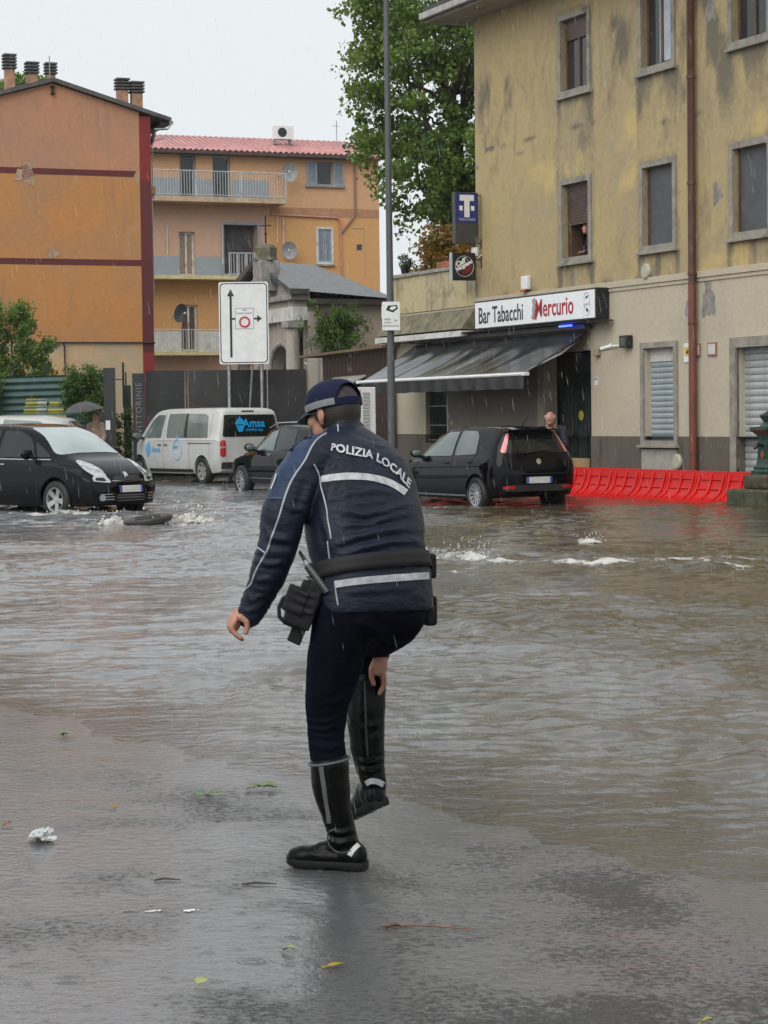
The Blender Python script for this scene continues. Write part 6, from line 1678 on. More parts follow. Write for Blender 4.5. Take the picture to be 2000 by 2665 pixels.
su.place(-3.28, 50.0, -.13, 120, (3.55, .88))

# --- two parked cars seen over the people carrier
T2 = [(0, .36, .80, .9, .62, .70, .66, .54), (.06, .3, .92, 1.12, .74, .80, .76, .58), (.3, .26, .96, 1.38, .80, .84, .80, .6), (.7, .24, .96, 1.45, .80, .85, .80, .61), (1.7, .22, .94, 1.46, .80, .85, .80, .61), (2.3, .22, .93, 1.38, .80, .85, .795, .6), (2.8, .22, .92, 1.14, .80, .85, .78, .6), (3.1, .22, .9, 1.0, .80, .845, .76, .62), (3.6, .22, .82, .9, .76, .8, .68, .56), (3.9, .26, .66, .74, .6, .62, .5, .4), (4.0, .34, .54, .58, .4, .42, .34, .26)]
for nm, paint, lab, pos, hd, kk in (('parked_car', CARGRY, 'pale silver car parked in front of the green hoarding mural', (-9.25, 50.6, .14), 176, 1.14), ('parked_car', mat('warm_grey_paint', (.33, .31, .29), .35, .06, coat=.6), 'warm grey car parked at the end of the green hoarding', (-11.9, 51.6, .14), 178, 1.2)):
    pc = Car(nm, T2, (.72, 3.2), .3, paint, lab)
    for x in (.72, 3.2):
        for sd in (1, -1): wheel(pc.root, x, sd * .74, .30, .2, 7)
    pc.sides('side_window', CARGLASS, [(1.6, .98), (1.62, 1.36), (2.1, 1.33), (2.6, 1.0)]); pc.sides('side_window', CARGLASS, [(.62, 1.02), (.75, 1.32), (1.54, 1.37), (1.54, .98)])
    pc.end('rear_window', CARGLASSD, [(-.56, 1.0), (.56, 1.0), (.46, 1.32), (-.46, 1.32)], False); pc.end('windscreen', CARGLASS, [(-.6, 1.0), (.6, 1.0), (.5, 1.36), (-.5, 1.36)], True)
    for sd in (1, -1): pc.corner('tail_light', REDL, [(.52, .92), (.68, .92), (.66, 1.16), (.56, 1.16)], False, sd, 40); pc.corner('headlight', HEADL, [(.3, .66), (.52, .66), (.58, .8), (.4, .76)], True, sd, 35)
    pc.mirror(2.7, 1.0, paint); pc.plate(0, .7, False)
    pc.place(*pos, hd, (2.0, 0), kk)
# ------------------------------------------------------------------ people
SKIN = mat('skin', (.40, .20, .135), .5, .15, vs=25, bump=.15, bs=160, bd=.002)
HAIR = mat('dark_hair', (.016, .011, .008), .5, .4, vs=60, bump=.6, bs=220, bd=.004)
def cloth(name, c, rough=.6, bs=500, fold=.35, sheen=.02, spec=.25):
    m, n, l, b = nt(name)
    v = coords(n, l)
    f = noise_n(n, l, v, 5, 5); l.new(mixc(n, l, ramp(n, l, f, .3, .7), tuple(x * .8 for x in c), tuple(x * 1.25 for x in c)), b.inputs['Base Color'])
    b.inputs['Sheen Weight'].default_value = sheen; b.inputs['Specular IOR Level'].default_value = spec; b.inputs['Sheen Roughness'].default_value = .4
    rr = n.new('ShaderNodeMapRange'); rr.inputs['To Min'].default_value = rough - .12; rr.inputs['To Max'].default_value = rough + .12
    l.new(f, rr.inputs['Value']); l.new(rr.outputs[0], b.inputs['Roughness'])
    h = math_n(n, l, 'ADD', math_n(n, l, 'MULTIPLY', noise_n(n, l, coords(n, l, (1, 1, 2.4)), 17, 6, .62, 1.2), 1.1), math_n(n, l, 'MULTIPLY', noise_n(n, l, v, bs, 2), .06))
    l.new(bump_n(n, l, h, fold, .02), b.inputs['Normal'])
    return m
JNAVY = cloth('jacket_navy', (.0060, .0100, .021), .42, 600, .40)
JBLUE_LIT = cloth('jacket_blue_skylit', (.014, .030, .070), .42, 600, .40)  # bluer upper sleeve, its lightness from the sky put into the colour
TRSR = cloth('trouser_navy', (.0034, .0036, .0085), .8, 600, .30, .0, .06)
LEATH = mat('boot_leather', (.0025, .0025, .0027), .26, .3, vs=14, bump=.3, bs=45, bd=.004, spec=.13)
RUBB = mat('boot_sole', (.006, .006, .006), .6, .3, bump=.3, bs=60, spec=.25)
REFL = mat('reflective_tape', (.40, .41, .42), .38, .22, vs=40, bump=.2, bs=90, bd=.002)
PIPING = mat('piping', (.30, .33, .36), .5, .15)
WEB = mat('belt_webbing', (.013, .012, .012), .65, .25, bump=.25, bs=300, bd=.002, spec=.3)
POUCH = mat('pouch_nylon', (.006, .006, .007), .65, .3, bump=.3, bs=120, bd=.003, spec=.3)
LETT = mat('jacket_lettering', (.42, .44, .46), .5, .2, vs=60)

_c, _s = math.cos(PITCH), math.sin(PITCH)
def view_dir(x, y):
    u0, v0 = x - 1000, 1332.5 - y
    u = u0 * math.cos(ROLL) + v0 * math.sin(ROLL); v = -u0 * math.sin(ROLL) + v0 * math.cos(ROLL)
    return Vector((u / FPX, _c + v / FPX * _s, -_s + v / FPX * _c))
def spot(x, y, Y):
    d = view_dir(x, y); return Vector((0, 0, CAM_H)) + d * (Y / d.y)
def to_px(p):
    z = p.z - CAM_H; dep = p.y * _c - z * _s; upv = p.y * _s + z * _c
    u = FPX * p.x / dep; v = FPX * upv / dep
    return (1000 + u * math.cos(ROLL) - v * math.sin(ROLL)) / 1.2048, (1332.5 - (u * math.sin(ROLL) + v * math.cos(ROLL))) / 1.2048

OY = 7.66
gz0 = float(ground_z(np.array([[-.21]]), np.array([[OY]]))[0, 0])
OF = empty('person', (-.21, OY, gz0), 0, 'police officer in navy jacket and cap bending to grip one raised boot', 'person')
ORG = Vector(OF.location)
def P(dx, dy, yo=0.0): return spot(dx * 1.2048, dy * 1.2048, OY + yo) - ORG
def chain(mb, rows, n_=16):
    mb.capsule([P(a, b, c) for a, b, c, r in rows], [r for *_, r in rows], n_)
UPV = Vector((0, 0, 1))
th = R(30); Rv = Vector((math.cos(th), math.sin(th), 0)); Fv = Vector((-math.sin(th), math.cos(th), 0))

def torso(rows, pw=2.5, n_=32):
    C = [P(a, b, c) for a, b, c, *_ in rows]; rings = []
    for i, (dx, dy, yo, a, bb) in enumerate(rows):
        t = (C[min(i + 1, len(C) - 1)] - C[max(i - 1, 0)]).normalized()
        r = (Rv - t * Rv.dot(t)).normalized(); f = t.cross(r)
        ring = []
        for k in range(n_):
            q = 2 * math.pi * k / n_; cq, sq_ = math.cos(q), math.sin(q)
            ring.append(C[i] + r * a * math.copysign(abs(cq) ** (2 / pw), cq) + f * bb * math.copysign(abs(sq_) ** (2 / pw), sq_))
        rings.append(ring)
    return rings

# jacket
jb = MB()
TOR = [(807, 1316, 0, .218, .152), (807, 1292, 0, .221, .156), (804, 1246, 0, .219, .152), (800, 1216, .01, .205, .142), (794, 1184, .02, .218, .152), (786, 1120, .06, .220, .156),
       (777, 1062, .11, .216, .150), (768, 1018, .15, .20, .135), (760, 984, .19, .16, .11), (750, 958, .22, .105, .09), (744, 940, .24, .080, .074), (740, 922, .25, .074, .068)]
jb.loft(torso(TOR))
LARM = [(668, 1004, .03, .086), (640, 1042, -.01, .087), (613, 1110, -.05, .081), (598, 1186, -.05, .073), (577, 1248, -.03, .065), (550, 1308, 0, .054), (538, 1330, .01, .047)]
chain(jb, LARM)
chain(jb, [(742, 968, .20, .080), (700, 985, .12, .084), (670, 1002, .04, .086)])
chain(jb, [(758, 972, .21, .080), (800, 1003, .23, .080), (828, 1032, .25, .074)])
chain(jb, [(826, 1034, .26, .074), (836, 1110, .34, .070), (846, 1210, .42, .068), (832, 1330, .40, .056), (823, 1402, .36, .046)])
jm = remesh(jb, .0055, 16, 'jacket')

def folds(me, segs, crease=.0):
    co = np.empty(len(me.vertices) * 3, np.float32); me.vertices.foreach_get('co', co); co = co.reshape(-1, 3)
    no = np.empty(len(me.vertices) * 3, np.float32); me.vertices.foreach_get('normal', no); no = no.reshape(-1, 3)
    W = co + np.array(ORG); z = W[:, 2] - CAM_H
    dep = W[:, 1] * _c - z * _s; upv = W[:, 1] * _s + z * _c
    u = FPX * W[:, 0] / dep; v = FPX * upv / dep
    px = (1000 + u * math.cos(ROLL) - v * math.sin(ROLL)) / 1.2048; py = (1332.5 - (u * math.sin(ROLL) + v * math.cos(ROLL))) / 1.2048
    dsp = np.zeros(len(co))
    for path, w, A in segs:
        best = np.full(len(co), 1e9); tt = np.zeros(len(co)); n_ = len(path) - 1
        for i in range(n_):
            a, b_ = np.array(path[i], float), np.array(path[i + 1], float); d = b_ - a; L = np.hypot(*d)
            t = np.clip(((px - a[0]) * d[0] + (py - a[1]) * d[1]) / L ** 2, 0, 1)
            q = np.hypot(px - a[0] - t * d[0], py - a[1] - t * d[1])
            m_ = q < best; best[m_] = q[m_]; tt[m_] = (i + t[m_]) / n_
        e = np.exp(-(best / w) ** 2) - .55 * np.exp(-((best - w * 1.6) / w) ** 2)
        dsp += A * e * np.sin(np.pi * np.clip(tt, .02, .98)) ** .6
    dsp *= np.clip(-no[:, 1] * 1.6 + .25, 0, 1)
    x, y, zz = co.T
    dsp += .0018 * fbm(px / 60, py / 38, 2.2, 91, 3)
    rx_, ry_ = px * .97 + py * .22, py * .97 - px * .22
    dsp += crease * np.clip(fbm(px / 90, py / 60, 2.0, 97, 2) * 1.4 + .5, 0, 1.2) * (.5 - np.abs(fbm(rx_ / 70, ry_ / 17, 2.0, 93, 3)) * 1.4 - np.abs(fbm(rx_ / 40, ry_ / 9, 2.0, 94, 2)) * .5)
    co = co + no * dsp[:, None]
    me.vertices.foreach_set('co', co.astype(np.float32).ravel()); me.update()
    return px, py
def z1(x, y): return (550 + x * .3795) / 1.2048, (960 + y * .3795) / 1.2048
JF = [([z1(760, 700), z1(860, 655), z1(960, 660)], 9, .006), ([z1(800, 900), z1(950, 850), z1(1150, 830), z1(1300, 860)], 8, .007), ([z1(850, 960), z1(1050, 1000), z1(1200, 975), z1(1350, 930)], 8, .009), ([z1(880, 1060), z1(1060, 1075), z1(1250, 1010), z1(1370, 985)], 7, .007),
      ([z1(840, 1210), z1(1000, 1150), z1(1180, 1110), z1(1380, 1090)], 9, .010), ([z1(860, 1290), z1(1050, 1225), z1(1250, 1180), z1(1420, 1175)], 8, .009), ([z1(760, 1010), z1(800, 1120), z1(830, 1260)], 9, .006), ([z1(900, 760), z1(860, 880), z1(850, 980)], 10, -.005),
      ([z1(700, 760), z1(650, 900), z1(640, 1050)], 10, .008), ([z1(470, 900), z1(560, 960), z1(660, 970)], 8, .006), ([z1(350, 1090), z1(420, 1150), z1(540, 1180)], 8, .008), ([z1(330, 1190), z1(430, 1220), z1(560, 1210)], 8, -.007), ([z1(300, 1300), z1(380, 1340), z1(500, 1330)], 7, .007),
      ([z1(250, 1420), z1(330, 1450), z1(430, 1440)], 7, .006), ([z1(210, 1540), z1(280, 1580), z1(370, 1560)], 6, .006), ([z1(180, 1640), z1(260, 1660), z1(330, 1650)], 6, .005), ([z1(900, 1540), z1(1100, 1520), z1(1400, 1500)], 8, .004), ([z1(750, 500), z1(900, 470), z1(1080, 520)], 9, .004)]
px, py = folds(jm, JF, .0030)
jm.materials.append(JNAVY); jm.materials.append(JBLUE_LIT)
pip = [z1(*q) for q in ((790, 445), (745, 470), (700, 515), (672, 570), (640, 640), (560, 745), (515, 850), (488, 940), (468, 1010), (440, 1090), (412, 1160), (392, 1235), (350, 1310), (310, 1380), (288, 1440), (280, 1475), (240, 1515), (205, 1548))]
pxs = np.array([p[0] for p in pip][::-1]); pys = np.array([p[1] for p in pip])
lim = np.interp(py, pys, [p[0] for p in pip])
fv = np.array([list(p.vertices[:4]) for p in jm.polygons])
fpx, fpy, flim = px[fv].mean(1), py[fv].mean(1), lim[fv].mean(1)
blue = ((fpx < flim) & (fpy < z1(0, 890)[1] + (fpx - 590) * .02) & (fpy > 925)).astype(np.int32)
jm.polygons.foreach_set('material_index', blue)
JK = link_mesh('jacket', jm, None, OF)
jbv = bvh_of(jm)
EYE = Vector((0, 0, CAM_H)) - ORG
def drop(bvh, dx, dy, off):
    d = view_dir(dx * 1.2048, dy * 1.2048).normalized()
    h, nn, i, _ = bvh.ray_cast(EYE, d)
    if h is None: return None
    if nn.dot(d) > 0: nn = -nn
    return h + nn * off
def cord(name, m, bvh, path, r=.0035, off=.0015, parent=OF, n_=6):
    q = [Vector(p) for p in chaikin([(a, b, 0) for a, b in path], 2, False)]
    Q = [x for x in (drop(bvh, p.x, p.y, off) for p in q) if x is not None]
    if len(Q) > 2: return MB().tube(Q, r, n_).build(name, m, parent, 60)
def tape(name, m, bvh, path, w, off=.003, parent=OF, nw=5, thick=.0):
    """strip of given width (picture units) following a path over the surface"""
    q = [p.to_2d() for p in chaikin([(a, b, 0) for a, b in path], 3, False)]
    vs, fs, n_ = [], [], len(q); ok = []
    for i, p in enumerate(q):
        t = (q[min(i + 1, n_ - 1)] - q[max(i - 1, 0)]).normalized(); nr = Vector((-t.y, t.x))
        for k in range(nw):
            s = p + nr * w * (k / (nw - 1) - .5)
            h = drop(bvh, s.x, s.y, off); ok.append(h is not None); vs.append(h if h is not None else Vector((0, 0, 0)))
    for i in range(n_ - 1):
        for k in range(nw - 1):
            f = (i * nw + k, i * nw + k + 1, (i + 1) * nw + k + 1, (i + 1) * nw + k)
            if all(ok[j] for j in f) and max((vs[f[0]] - vs[j]).length for j in f) < .09: fs.append(f)
    mb = MB().add(vs, fs); me = mb.mesh(name, 180, False)
    return link_mesh(name, me, m, parent)
cord('sleeve_piping', PIPING, jbv, pip, .0038)
cord('back_piping', PIPING, jbv, [z1(*q) for q in ((705, 655), (730, 700), (745, 745), (752, 800), (775, 880), (795, 960), (800, 1040), (815, 1110), (822, 1165))], .0030)
cord('back_piping', PIPING, jbv, [z1(*q) for q in ((800, 1180), (806, 1240), (815, 1310), (832, 1350))], .0030)
cord('back_piping', PIPING, jbv, [z1(*q) for q in ((850, 1470), (858, 1540), (872, 1620))], .0030)
cord('collar_piping', PIPING, jbv, [z1(*q) for q in ((868, 380), (872, 405), (872, 432))], .0030)
cord('sleeve_seam', mat('seam_blue', (.05, .075, .12), .5, .1), jbv, [z1(*q) for q in ((390, 893), (440, 886), (490, 893))], .003)
cord('sleeve_seam', PIPING, jbv, [z1(*q) for q in ((300, 1212), (335, 1235), (372, 1262))], .0028)
cord('shoulder_strap', mat('strap_blue', (.01, .02, .045), .5, .2), jbv, [z1(*q) for q in ((690, 470), (620, 488), (560, 520), (555, 560))], .008, .003)
tape('reflective_stripe', REFL, jbv, [z1(*q) for q in ((755, 757), (900, 738), (1050, 738), (1180, 762), (1270, 805), (1335, 850))], 14.5)
tape('reflective_stripe', REFL, jbv, [z1(*q) for q in ((850, 1478), (1000, 1455), (1200, 1438), (1380, 1425), (1492, 1418))], 15)
tape('arm_badge', LETT, jbv, [z1(*q) for q in ((452, 720), (432, 780), (412, 825))], 3.0)
# back lettering laid along the shoulder line
path = [Vector((*z1(*q), 0)) for q in ((815, 545), (900, 560), (1000, 578), (1095, 598), (1170, 635), (1235, 680), (1285, 720), (1320, 760))]
cum = [0]
for a, b_ in zip(path[:-1], path[1:]): cum.append(cum[-1] + (b_ - a).length)
vs, fs = text_tris('POLIZIA LOCALE', 23.5, .98, .75, 'LEFT', 0, 1.03)
xmax = max(v[0] for v in vs); sc_ = cum[-1] * 1.10 / xmax
V, ok = [], []
for a, b_ in vs:
    s = a * sc_; s2 = min(s, cum[-1] - .01); k = max(i for i in range(len(cum)) if cum[i] <= s2); k = min(k, len(path) - 2)
    t = (path[k + 1] - path[k]).normalized(); p = path[k] + t * (s - cum[k])
    squeeze = 1.0
    q = p + Vector((t.y * .35, -1, 0)) * b_ * squeeze
    h = drop(jbv, q.x, q.y, .007); ok.append(h is not None); V.append(h if h is not None else Vector((0, 0, 0)))
F = [f for f in fs if all(ok[i] for i in f) and max((V[f[0]] - V[i]).length for i in f) < .12]
me = bpy.data.meshes.new('back_lettering'); me.from_pydata([tuple(v) for v in V], [], F); link_mesh('back_lettering', me, LETT, OF)

# belt wrapped right round the waist
def wrap(name, m, bvh, c, axis, w, off, parent=OF, n_=96, nv=4, thick=.004):
    axis = axis.normalized(); e1 = axis.cross(Vector((0, 1, 0))).normalized(); e2 = axis.cross(e1)
    vs, okk = [], []
    for k in range(n_):
        a = 2 * math.pi * k / n_; d = e1 * math.cos(a) + e2 * math.sin(a); row = []
        for j in range(nv):
            o = c + axis * w * (j / (nv - 1) - .5)
            h, nn, i, q = bvh.ray_cast(o + d * .6, -d)
            row.append((h - o).length if h is not None else .2)
        r_ = max(row)
        for j in range(nv): vs.append(c + axis * w * (j / (nv - 1) - .5) + d * (r_ * .5 + row[j] * .5 + off))
    fs = [(k * nv + j, k * nv + j + 1, ((k + 1) % n_) * nv + j + 1, ((k + 1) % n_) * nv + j) for k in range(n_) for j in range(nv - 1)]
    o = MB().add(vs, fs).build(name, m, parent, 60)
    s_ = o.modifiers.new('t', 'SOLIDIFY'); s_.thickness = thick; s_.offset = 1
    return o
bax = Vector((-.14, .20, 1))
tb = MB().loft(torso([(a, b_, c, d * .985, e * .985) for a, b_, c, d, e in TOR])).mesh('tb'); tbv = bvh_of(tb)
BELT = wrap('duty_belt', WEB, tbv, P(804, 1224, .005), bax, .058, .010, thick=.006)

# trousers
tr = MB()
tr.ellipsoid(P(808, 1312, .0), (Rv * .200, Fv * .15, UPV * .13)); tr.ellipsoid(P(852, 1330, .02), (Rv * .110, Fv * .12, UPV * .105)); tr.ellipsoid(P(770, 1318, -.05), (Rv * .12, Fv * .13, UPV * .13))
chain(tr, [(750, 1312, -.06, .116), (735, 1380, -.05, .108), (718, 1460, -.02, .097), (706, 1532, 0, .078), (705, 1582, .0, .068), (710, 1640, 0, .0655), (716, 1690, 0, .05)])
chain(tr, [(856, 1318, .06, .112), (846, 1340, .16, .110), (822, 1362, .30, .10), (806, 1385, .42, .084), (797, 1430, .43, .068), (793, 1510, .41, .058)])
tm = remesh(tr, .0065, 12, 'trousers')
def z2(x, y): return (550 + x * .36145) / 1.2048, (1600 + y * .36145) / 1.2048
folds(tm, [([z2(680, 770), z2(820, 775), z2(930, 735)], 5, .005), ([z2(690, 815), z2(820, 830), z2(900, 790)], 6, .006), ([z2(695, 865), z2(830, 875), z2(880, 870)], 5, .004), ([z2(700, 940), z2(850, 960), z2(980, 930)], 7, .004), ([z2(760, 150), z2(740, 350), z2(760, 560)], 14, .006),
           ([z2(900, 120), z2(980, 330), z2(960, 560)], 14, -.006), ([z2(1100, 60), z2(1200, 130), z2(1330, 160)], 12, .008), ([z2(850, 640), z2(930, 620), z2(1010, 560)], 8, .006), ([z2(1080, 330), z2(1150, 280), z2(1260, 200)], 8, .006)], .0014)
link_mesh('trousers', tm, TRSR, OF); tbv2 = bvh_of(tm)

# boots
def foot(mb, heel, toe, up, wid=1.0):
    d = (toe - heel); L = d.length; f = d.normalized(); s = f.cross(up).normalized(); u = s.cross(f)
    for t, w, h, zc in ((.10, .042, .050, .045), (.22, .042, .060, .055), (.36, .040, .062, .056), (.50, .043, .052, .046), (.64, .048, .043, .038), (.78, .049, .041, .036), (.885, .043, .037, .033)):
        mb.ellipsoid(heel + f * L * t + u * zc, (f * (.062 if .15 < t < .85 else .036), s * w * wid, u * h), 16, 10)
    return f, s, u, L
def sole(parent, heel, toe, up):
    d = (toe - heel); L = d.length; f = d.normalized(); s = f.cross(up).normalized(); u = s.cross(f)
    prof = [(-.01, .018), (.0, .034), (.06, .043), (.2, .044), (.38, .040), (.55, .045), (.72, .052), (.86, .048), (.95, .034), (1.0, .014)]
    out = [(t, w) for t, w in prof] + [(t, -w) for t, w in prof[::-1]]
    ring = lambda z, k: [heel + f * L * t + s * w * k + u * (z + (.012 * max(0, t - .8) / .2 if z < .02 else .010 * max(0, t - .8) / .2) + (.006 if .30 < t < .48 and z < .01 else 0)) for t, w in out]
    MB().loft([ring(0.0, .93), ring(.005, .99), ring(.022, 1.0), ring(.030, .96)]).build('sole', RUBB, parent, 40)
GZ = -gz0 + gz0
heel = P(791, 1872, -.015); heel.z = .003; toe = P(622, 1866, .075); toe.z = .003
bt = MB(); f_, s_, u_, L_ = foot(bt, heel, toe, UPV)
chain(bt, [(712, 1650, 0, .0715), (714, 1690, 0, .069), (722, 1735, 0, .062), (734, 1780, .005, .053), (744, 1812, .01, .050), (750, 1838, .01, .048)])
bm_ = remesh(bt, .005, 8, 'boot')
folds(bm_, [([(705, 1795), (740, 1800), (768, 1790)], 6, .007), ([(700, 1812), (735, 1822), (772, 1812)], 6, .007), ([(690, 1832), (720, 1842), (765, 1835)], 7, -.005), ([(672, 1845), (690, 1850), (705, 1862)], 6, .004), ([(690, 1700), (705, 1740), (725, 1780)], 8, -.004)])
BT = empty('boot', parent=OF)
link_mesh('upper', bm_, LEATH, BT); sole(BT, heel, toe, UPV); bbv = bvh_of(bm_)
MB().tube([p for p in [P(712, 1648, 0) + Vector((.074 * math.cos(a / 24 * 6.2832), .074 * math.sin(a / 24 * 6.2832), .012 * math.cos(a / 24 * 6.2832) + .008)) for a in range(25)]], .005, 6, False).build('top_rim', mat('rim_grey', (.09, .09, .09), .5, .1), BT)
tape('reflective_strip', mat('dull_strip', (.10, .10, .10), .4, .2), bbv, [z2(790, 1075), z2(805, 1180), z2(825, 1320), z2(845, 1440), z2(850, 1500)], 9, .003, BT)
tape('heel_reflector', REFL, bbv, [z2(1062, 1655), z2(1035, 1680), z2(1012, 1705), z2(998, 1735)], 11, .003, BT); cord('stitching', mat('stitch_grey', (.05, .05, .05), .6, .1), bbv, [z2(900, 1540), z2(850, 1560), z2(830, 1600), z2(860, 1680), z2(930, 1720), z2(1010, 1700)], .003, .001, BT)
heel2 = P(826, 1742, .33); toe2 = P(764, 1772, .56)
bt = MB(); up2 = Vector((-.10, -.18, 1)); foot(bt, heel2, toe2, up2)
chain(bt, [(794, 1470, .425, .074), (790, 1540, .41, .074), (793, 1610, .40, .066), (801, 1660, .39, .056), (808, 1690, .385, .048), (808, 1712, .39, .046)])
bm2 = remesh(bt, .005, 6, 'boot')
folds(bm2, [([(770, 1640), (795, 1648), (825, 1640)], 5, .008), ([(770, 1660), (800, 1668), (825, 1656)], 5, .006), ([(775, 1560), (800, 1570), (815, 1560)], 8, .004), ([(806, 1490), (803, 1560), (808, 1640)], 5, -.004)])
BT2 = empty('boot', parent=OF)
link_mesh('upper', bm2, LEATH, BT2); sole(BT2, heel2, toe2, up2); bbv2 = bvh_of(bm2)
tape('heel_reflector', REFL, bbv2, [z2(1115, 1215), z2(1150, 1195), z2(1200, 1200), z2(1240, 1225)], 12, .003, BT2)
cord('zip', BLACK, bbv2, [z2(1108, 480), z2(1112, 700), z2(1120, 900), z2(1128, 1020)], .004, .001, BT2)

# body: head, neck, hands, limbs as one skin
HC = P(722, 889, .275)
az = R(47); HF = Vector((-math.sin(az), math.cos(az), -.10)).normalized(); HL = UPV.cross(HF).normalized(); HU = HF.cross(HL).normalized()
def H(f, l_, u): return HC + HF * f + HL * l_ + HU * u
bd_ = MB()
bd_.ellipsoid(H(-.004, 0, .012), (HF * .096, HL * .076, HU * .104), 24, 16); bd_.ellipsoid(H(.040, 0, -.052), (HF * .058, HL * .058, HU * .066), 20, 12); bd_.ellipsoid(H(.070, 0, -.095), (HF * .026, HL * .030, HU * .020), 14, 9)
bd_.ellipsoid(H(.096, 0, -.028), (HF * .020, HL * .014, HU * .026), 12, 8); bd_.ellipsoid(H(.078, 0, .022), (HF * .02, HL * .05, HU * .014), 12, 8); bd_.ellipsoid(H(.088, 0, -.066), (HF * .013, HL * .026, HU * .008), 12, 6); bd_.ellipsoid(H(.087, 0, -.076), (HF * .012, HL * .022, HU * .007), 12, 6)
for sd in (1, -1):
    bd_.ellipsoid(H(.066, sd * .040, -.030), (HF * .028, HL * .024, HU * .028), 12, 8)
    e0 = H(-.008, sd * .078, -.020)
    bd_.ellipsoid(e0, ((HF * .8 + HU * .3) * .019, HL * .010 - HF * .004 * 1, HU * .032), 14, 9); bd_.ellipsoid(e0 + HL * sd * .007 - HF * .006 + HU * .006, (HF * .017, HL * .007, HU * .026), 14, 9)
bd_.capsule([HC + HU * -.04 - HF * .02, P(742, 950, .235)], [.060, .064], 18)
bd_.loft(torso([(a, b_, c, d * .78, e * .75) for a, b_, c, d, e in TOR[:-2]]))
chain(bd_, [(a, b_, c, r * .62) for a, b_, c, r in LARM[:-1]] + [(534, 1328, .01, .026)])
chain(bd_, [(826, 1034, .26, .05), (836, 1110, .34, .046), (846, 1210, .42, .042), (832, 1330, .40, .034), (824, 1398, .37, .027)])
chain(bd_, [(752, 1300, -.06, .08), (718, 1460, -.02, .07), (706, 1540, 0, .05), (716, 1690, 0, .035), (744, 1800, .01, .03)]); chain(bd_, [(860, 1300, .05, .08), (822, 1362, .30, .07), (806, 1385, .42, .055), (795, 1500, .41, .04), (803, 1650, .39, .03)])
def finger(rows): chain(bd_, rows, 10)
# left hand hangs loosely, fingers curled back
def lh(q): return (560 + q[0] * .12048) / 1.2048, (1560 + q[1] * .12048) / 1.2048
def F_(pts, yo, r): return [(*lh(p), yo + dy_, r * k) for p, dy_, k in pts]
chain(bd_, [(*lh((520, 330)), .008, .026), (*lh((450, 430)), .004, .027), (*lh((395, 560)), .002, .025)], 12)
bd_.ellipsoid(P(*lh((420, 500)), .005), (Vector((.4, 0, 1)).normalized() * .042, Vector((0, 1, 0)) * .040, Vector((1, 0, -.4)).normalized() * .017), 16, 10)
for yo, ln, r in ((-.030, .90, .0092), (-.009, 1.0, .0098), (.012, .97, .0096), (.031, .85, .0086)):
    base = (372, 600 - 0); mid1 = (372 + 30 * ln, 600 + 110 * ln); mid2 = (372 + 110 * ln, 600 + 190 * ln); tip = (372 + 215 * ln, 600 + 265 * ln)
    finger(F_([((420, 500), 0, 1.15), (base, 0, 1.12), (mid1, 0, 1.0), (mid2, 0, .95), (tip, 0, .82)], yo, r))
finger(F_([((540, 380), 0, 1.35), ((690, 480), 0, 1.2), ((700, 590), 0, 1.08), ((668, 715), 0, .9)], -.030, .0105))
# right hand grips the raised boot
chain(bd_, [(824, 1398, .37, .027), (822, 1424, .35, .029), (821, 1446, .345, .028)], 12)
bd_.ellipsoid(P(820, 1436, .345), (Vector((0, 0, 1)) * .042, Vector((1, .3, 0)).normalized() * .030, Vector((-.3, 1, 0)).normalized() * .022), 16, 10)
for k, (x0, yo, ln) in enumerate(((829, .335, 1.0), (829, .355, 1.05), (826, .375, .98), (822, .392, .82))):
    finger([(x0 - 4, 1440, yo, .0105), (x0 + 1, 1458, yo, .0102), (x0 + 1 - 2 * k, 1478 + 4 * ln, yo + .006, .0096), (x0 - 8 - 2 * k, 1478 + 20 * ln, yo + .012, .0085)])
finger([(812, 1425, .335, .0125), (803, 1445, .335, .0115), (803, 1462, .34, .0105), (808, 1478, .345, .0092)])
bmesh_ = remesh(bd_, .0036, 3, 'body')
link_mesh('body', bmesh_, SKIN, OF)
# hair, cap, glasses
hb_ = MB().ellipsoid(H(-.022, 0, .006), (HF * .088, HL * .0825, HU * .106), 24, 16).ellipsoid(H(-.058, 0, -.052), (HF * .042, HL * .062, HU * .045), 18, 12)
for sd in (1, -1): hb_.ellipsoid(H(.018, sd * .070, .0), (HF * .020, HL * .011, HU * .035), 10, 8)
hm = remesh(hb_, .006, 6, 'hair'); link_mesh('hair', hm, HAIR, OF)
CAPM_ = cloth('cap_cloth', (.011, .014, .042), .75, 500, .2, .03, .12)
CP = empty('cap', parent=OF)
CT = H(-.004, 0, .018)
tl = R(6); CF = (HF * math.cos(tl) - HU * math.sin(tl)); CU = (HU * math.cos(tl) + HF * math.sin(tl))
def capP(a, e, k=1.0):
    ca, sa = math.cos(a), math.sin(a)
    r = math.cos(e) ** .72 if e > 0 else 1.0
    f = ca * (.112 if ca > 0 else .107)
    bul = 1 + .05 * math.sin(min(e, 1.5) * 1.8)
    return CT + CF * f * r * k * bul + HL * sa * .0945 * r * k * bul + CU * ((.096 * math.sin(e) ** 1.0 + .0) * k if e >= 0 else .096 * e * k)
NA, NE = 120, 36
mb = MB(); idx = {}
def in_arch(a, e):
    d = abs(math.degrees((a - math.pi + math.pi) % (2 * math.pi) - math.pi)); ed = math.degrees(e)
    return d
vs = []
for i in range(NE + 1):
    e = R(-6) + (R(90) - R(-6)) * (i / NE) ** .9
    for k in range(NA): vs.append(capP(2 * math.pi * k / NA, e, 1.0))
fs = []
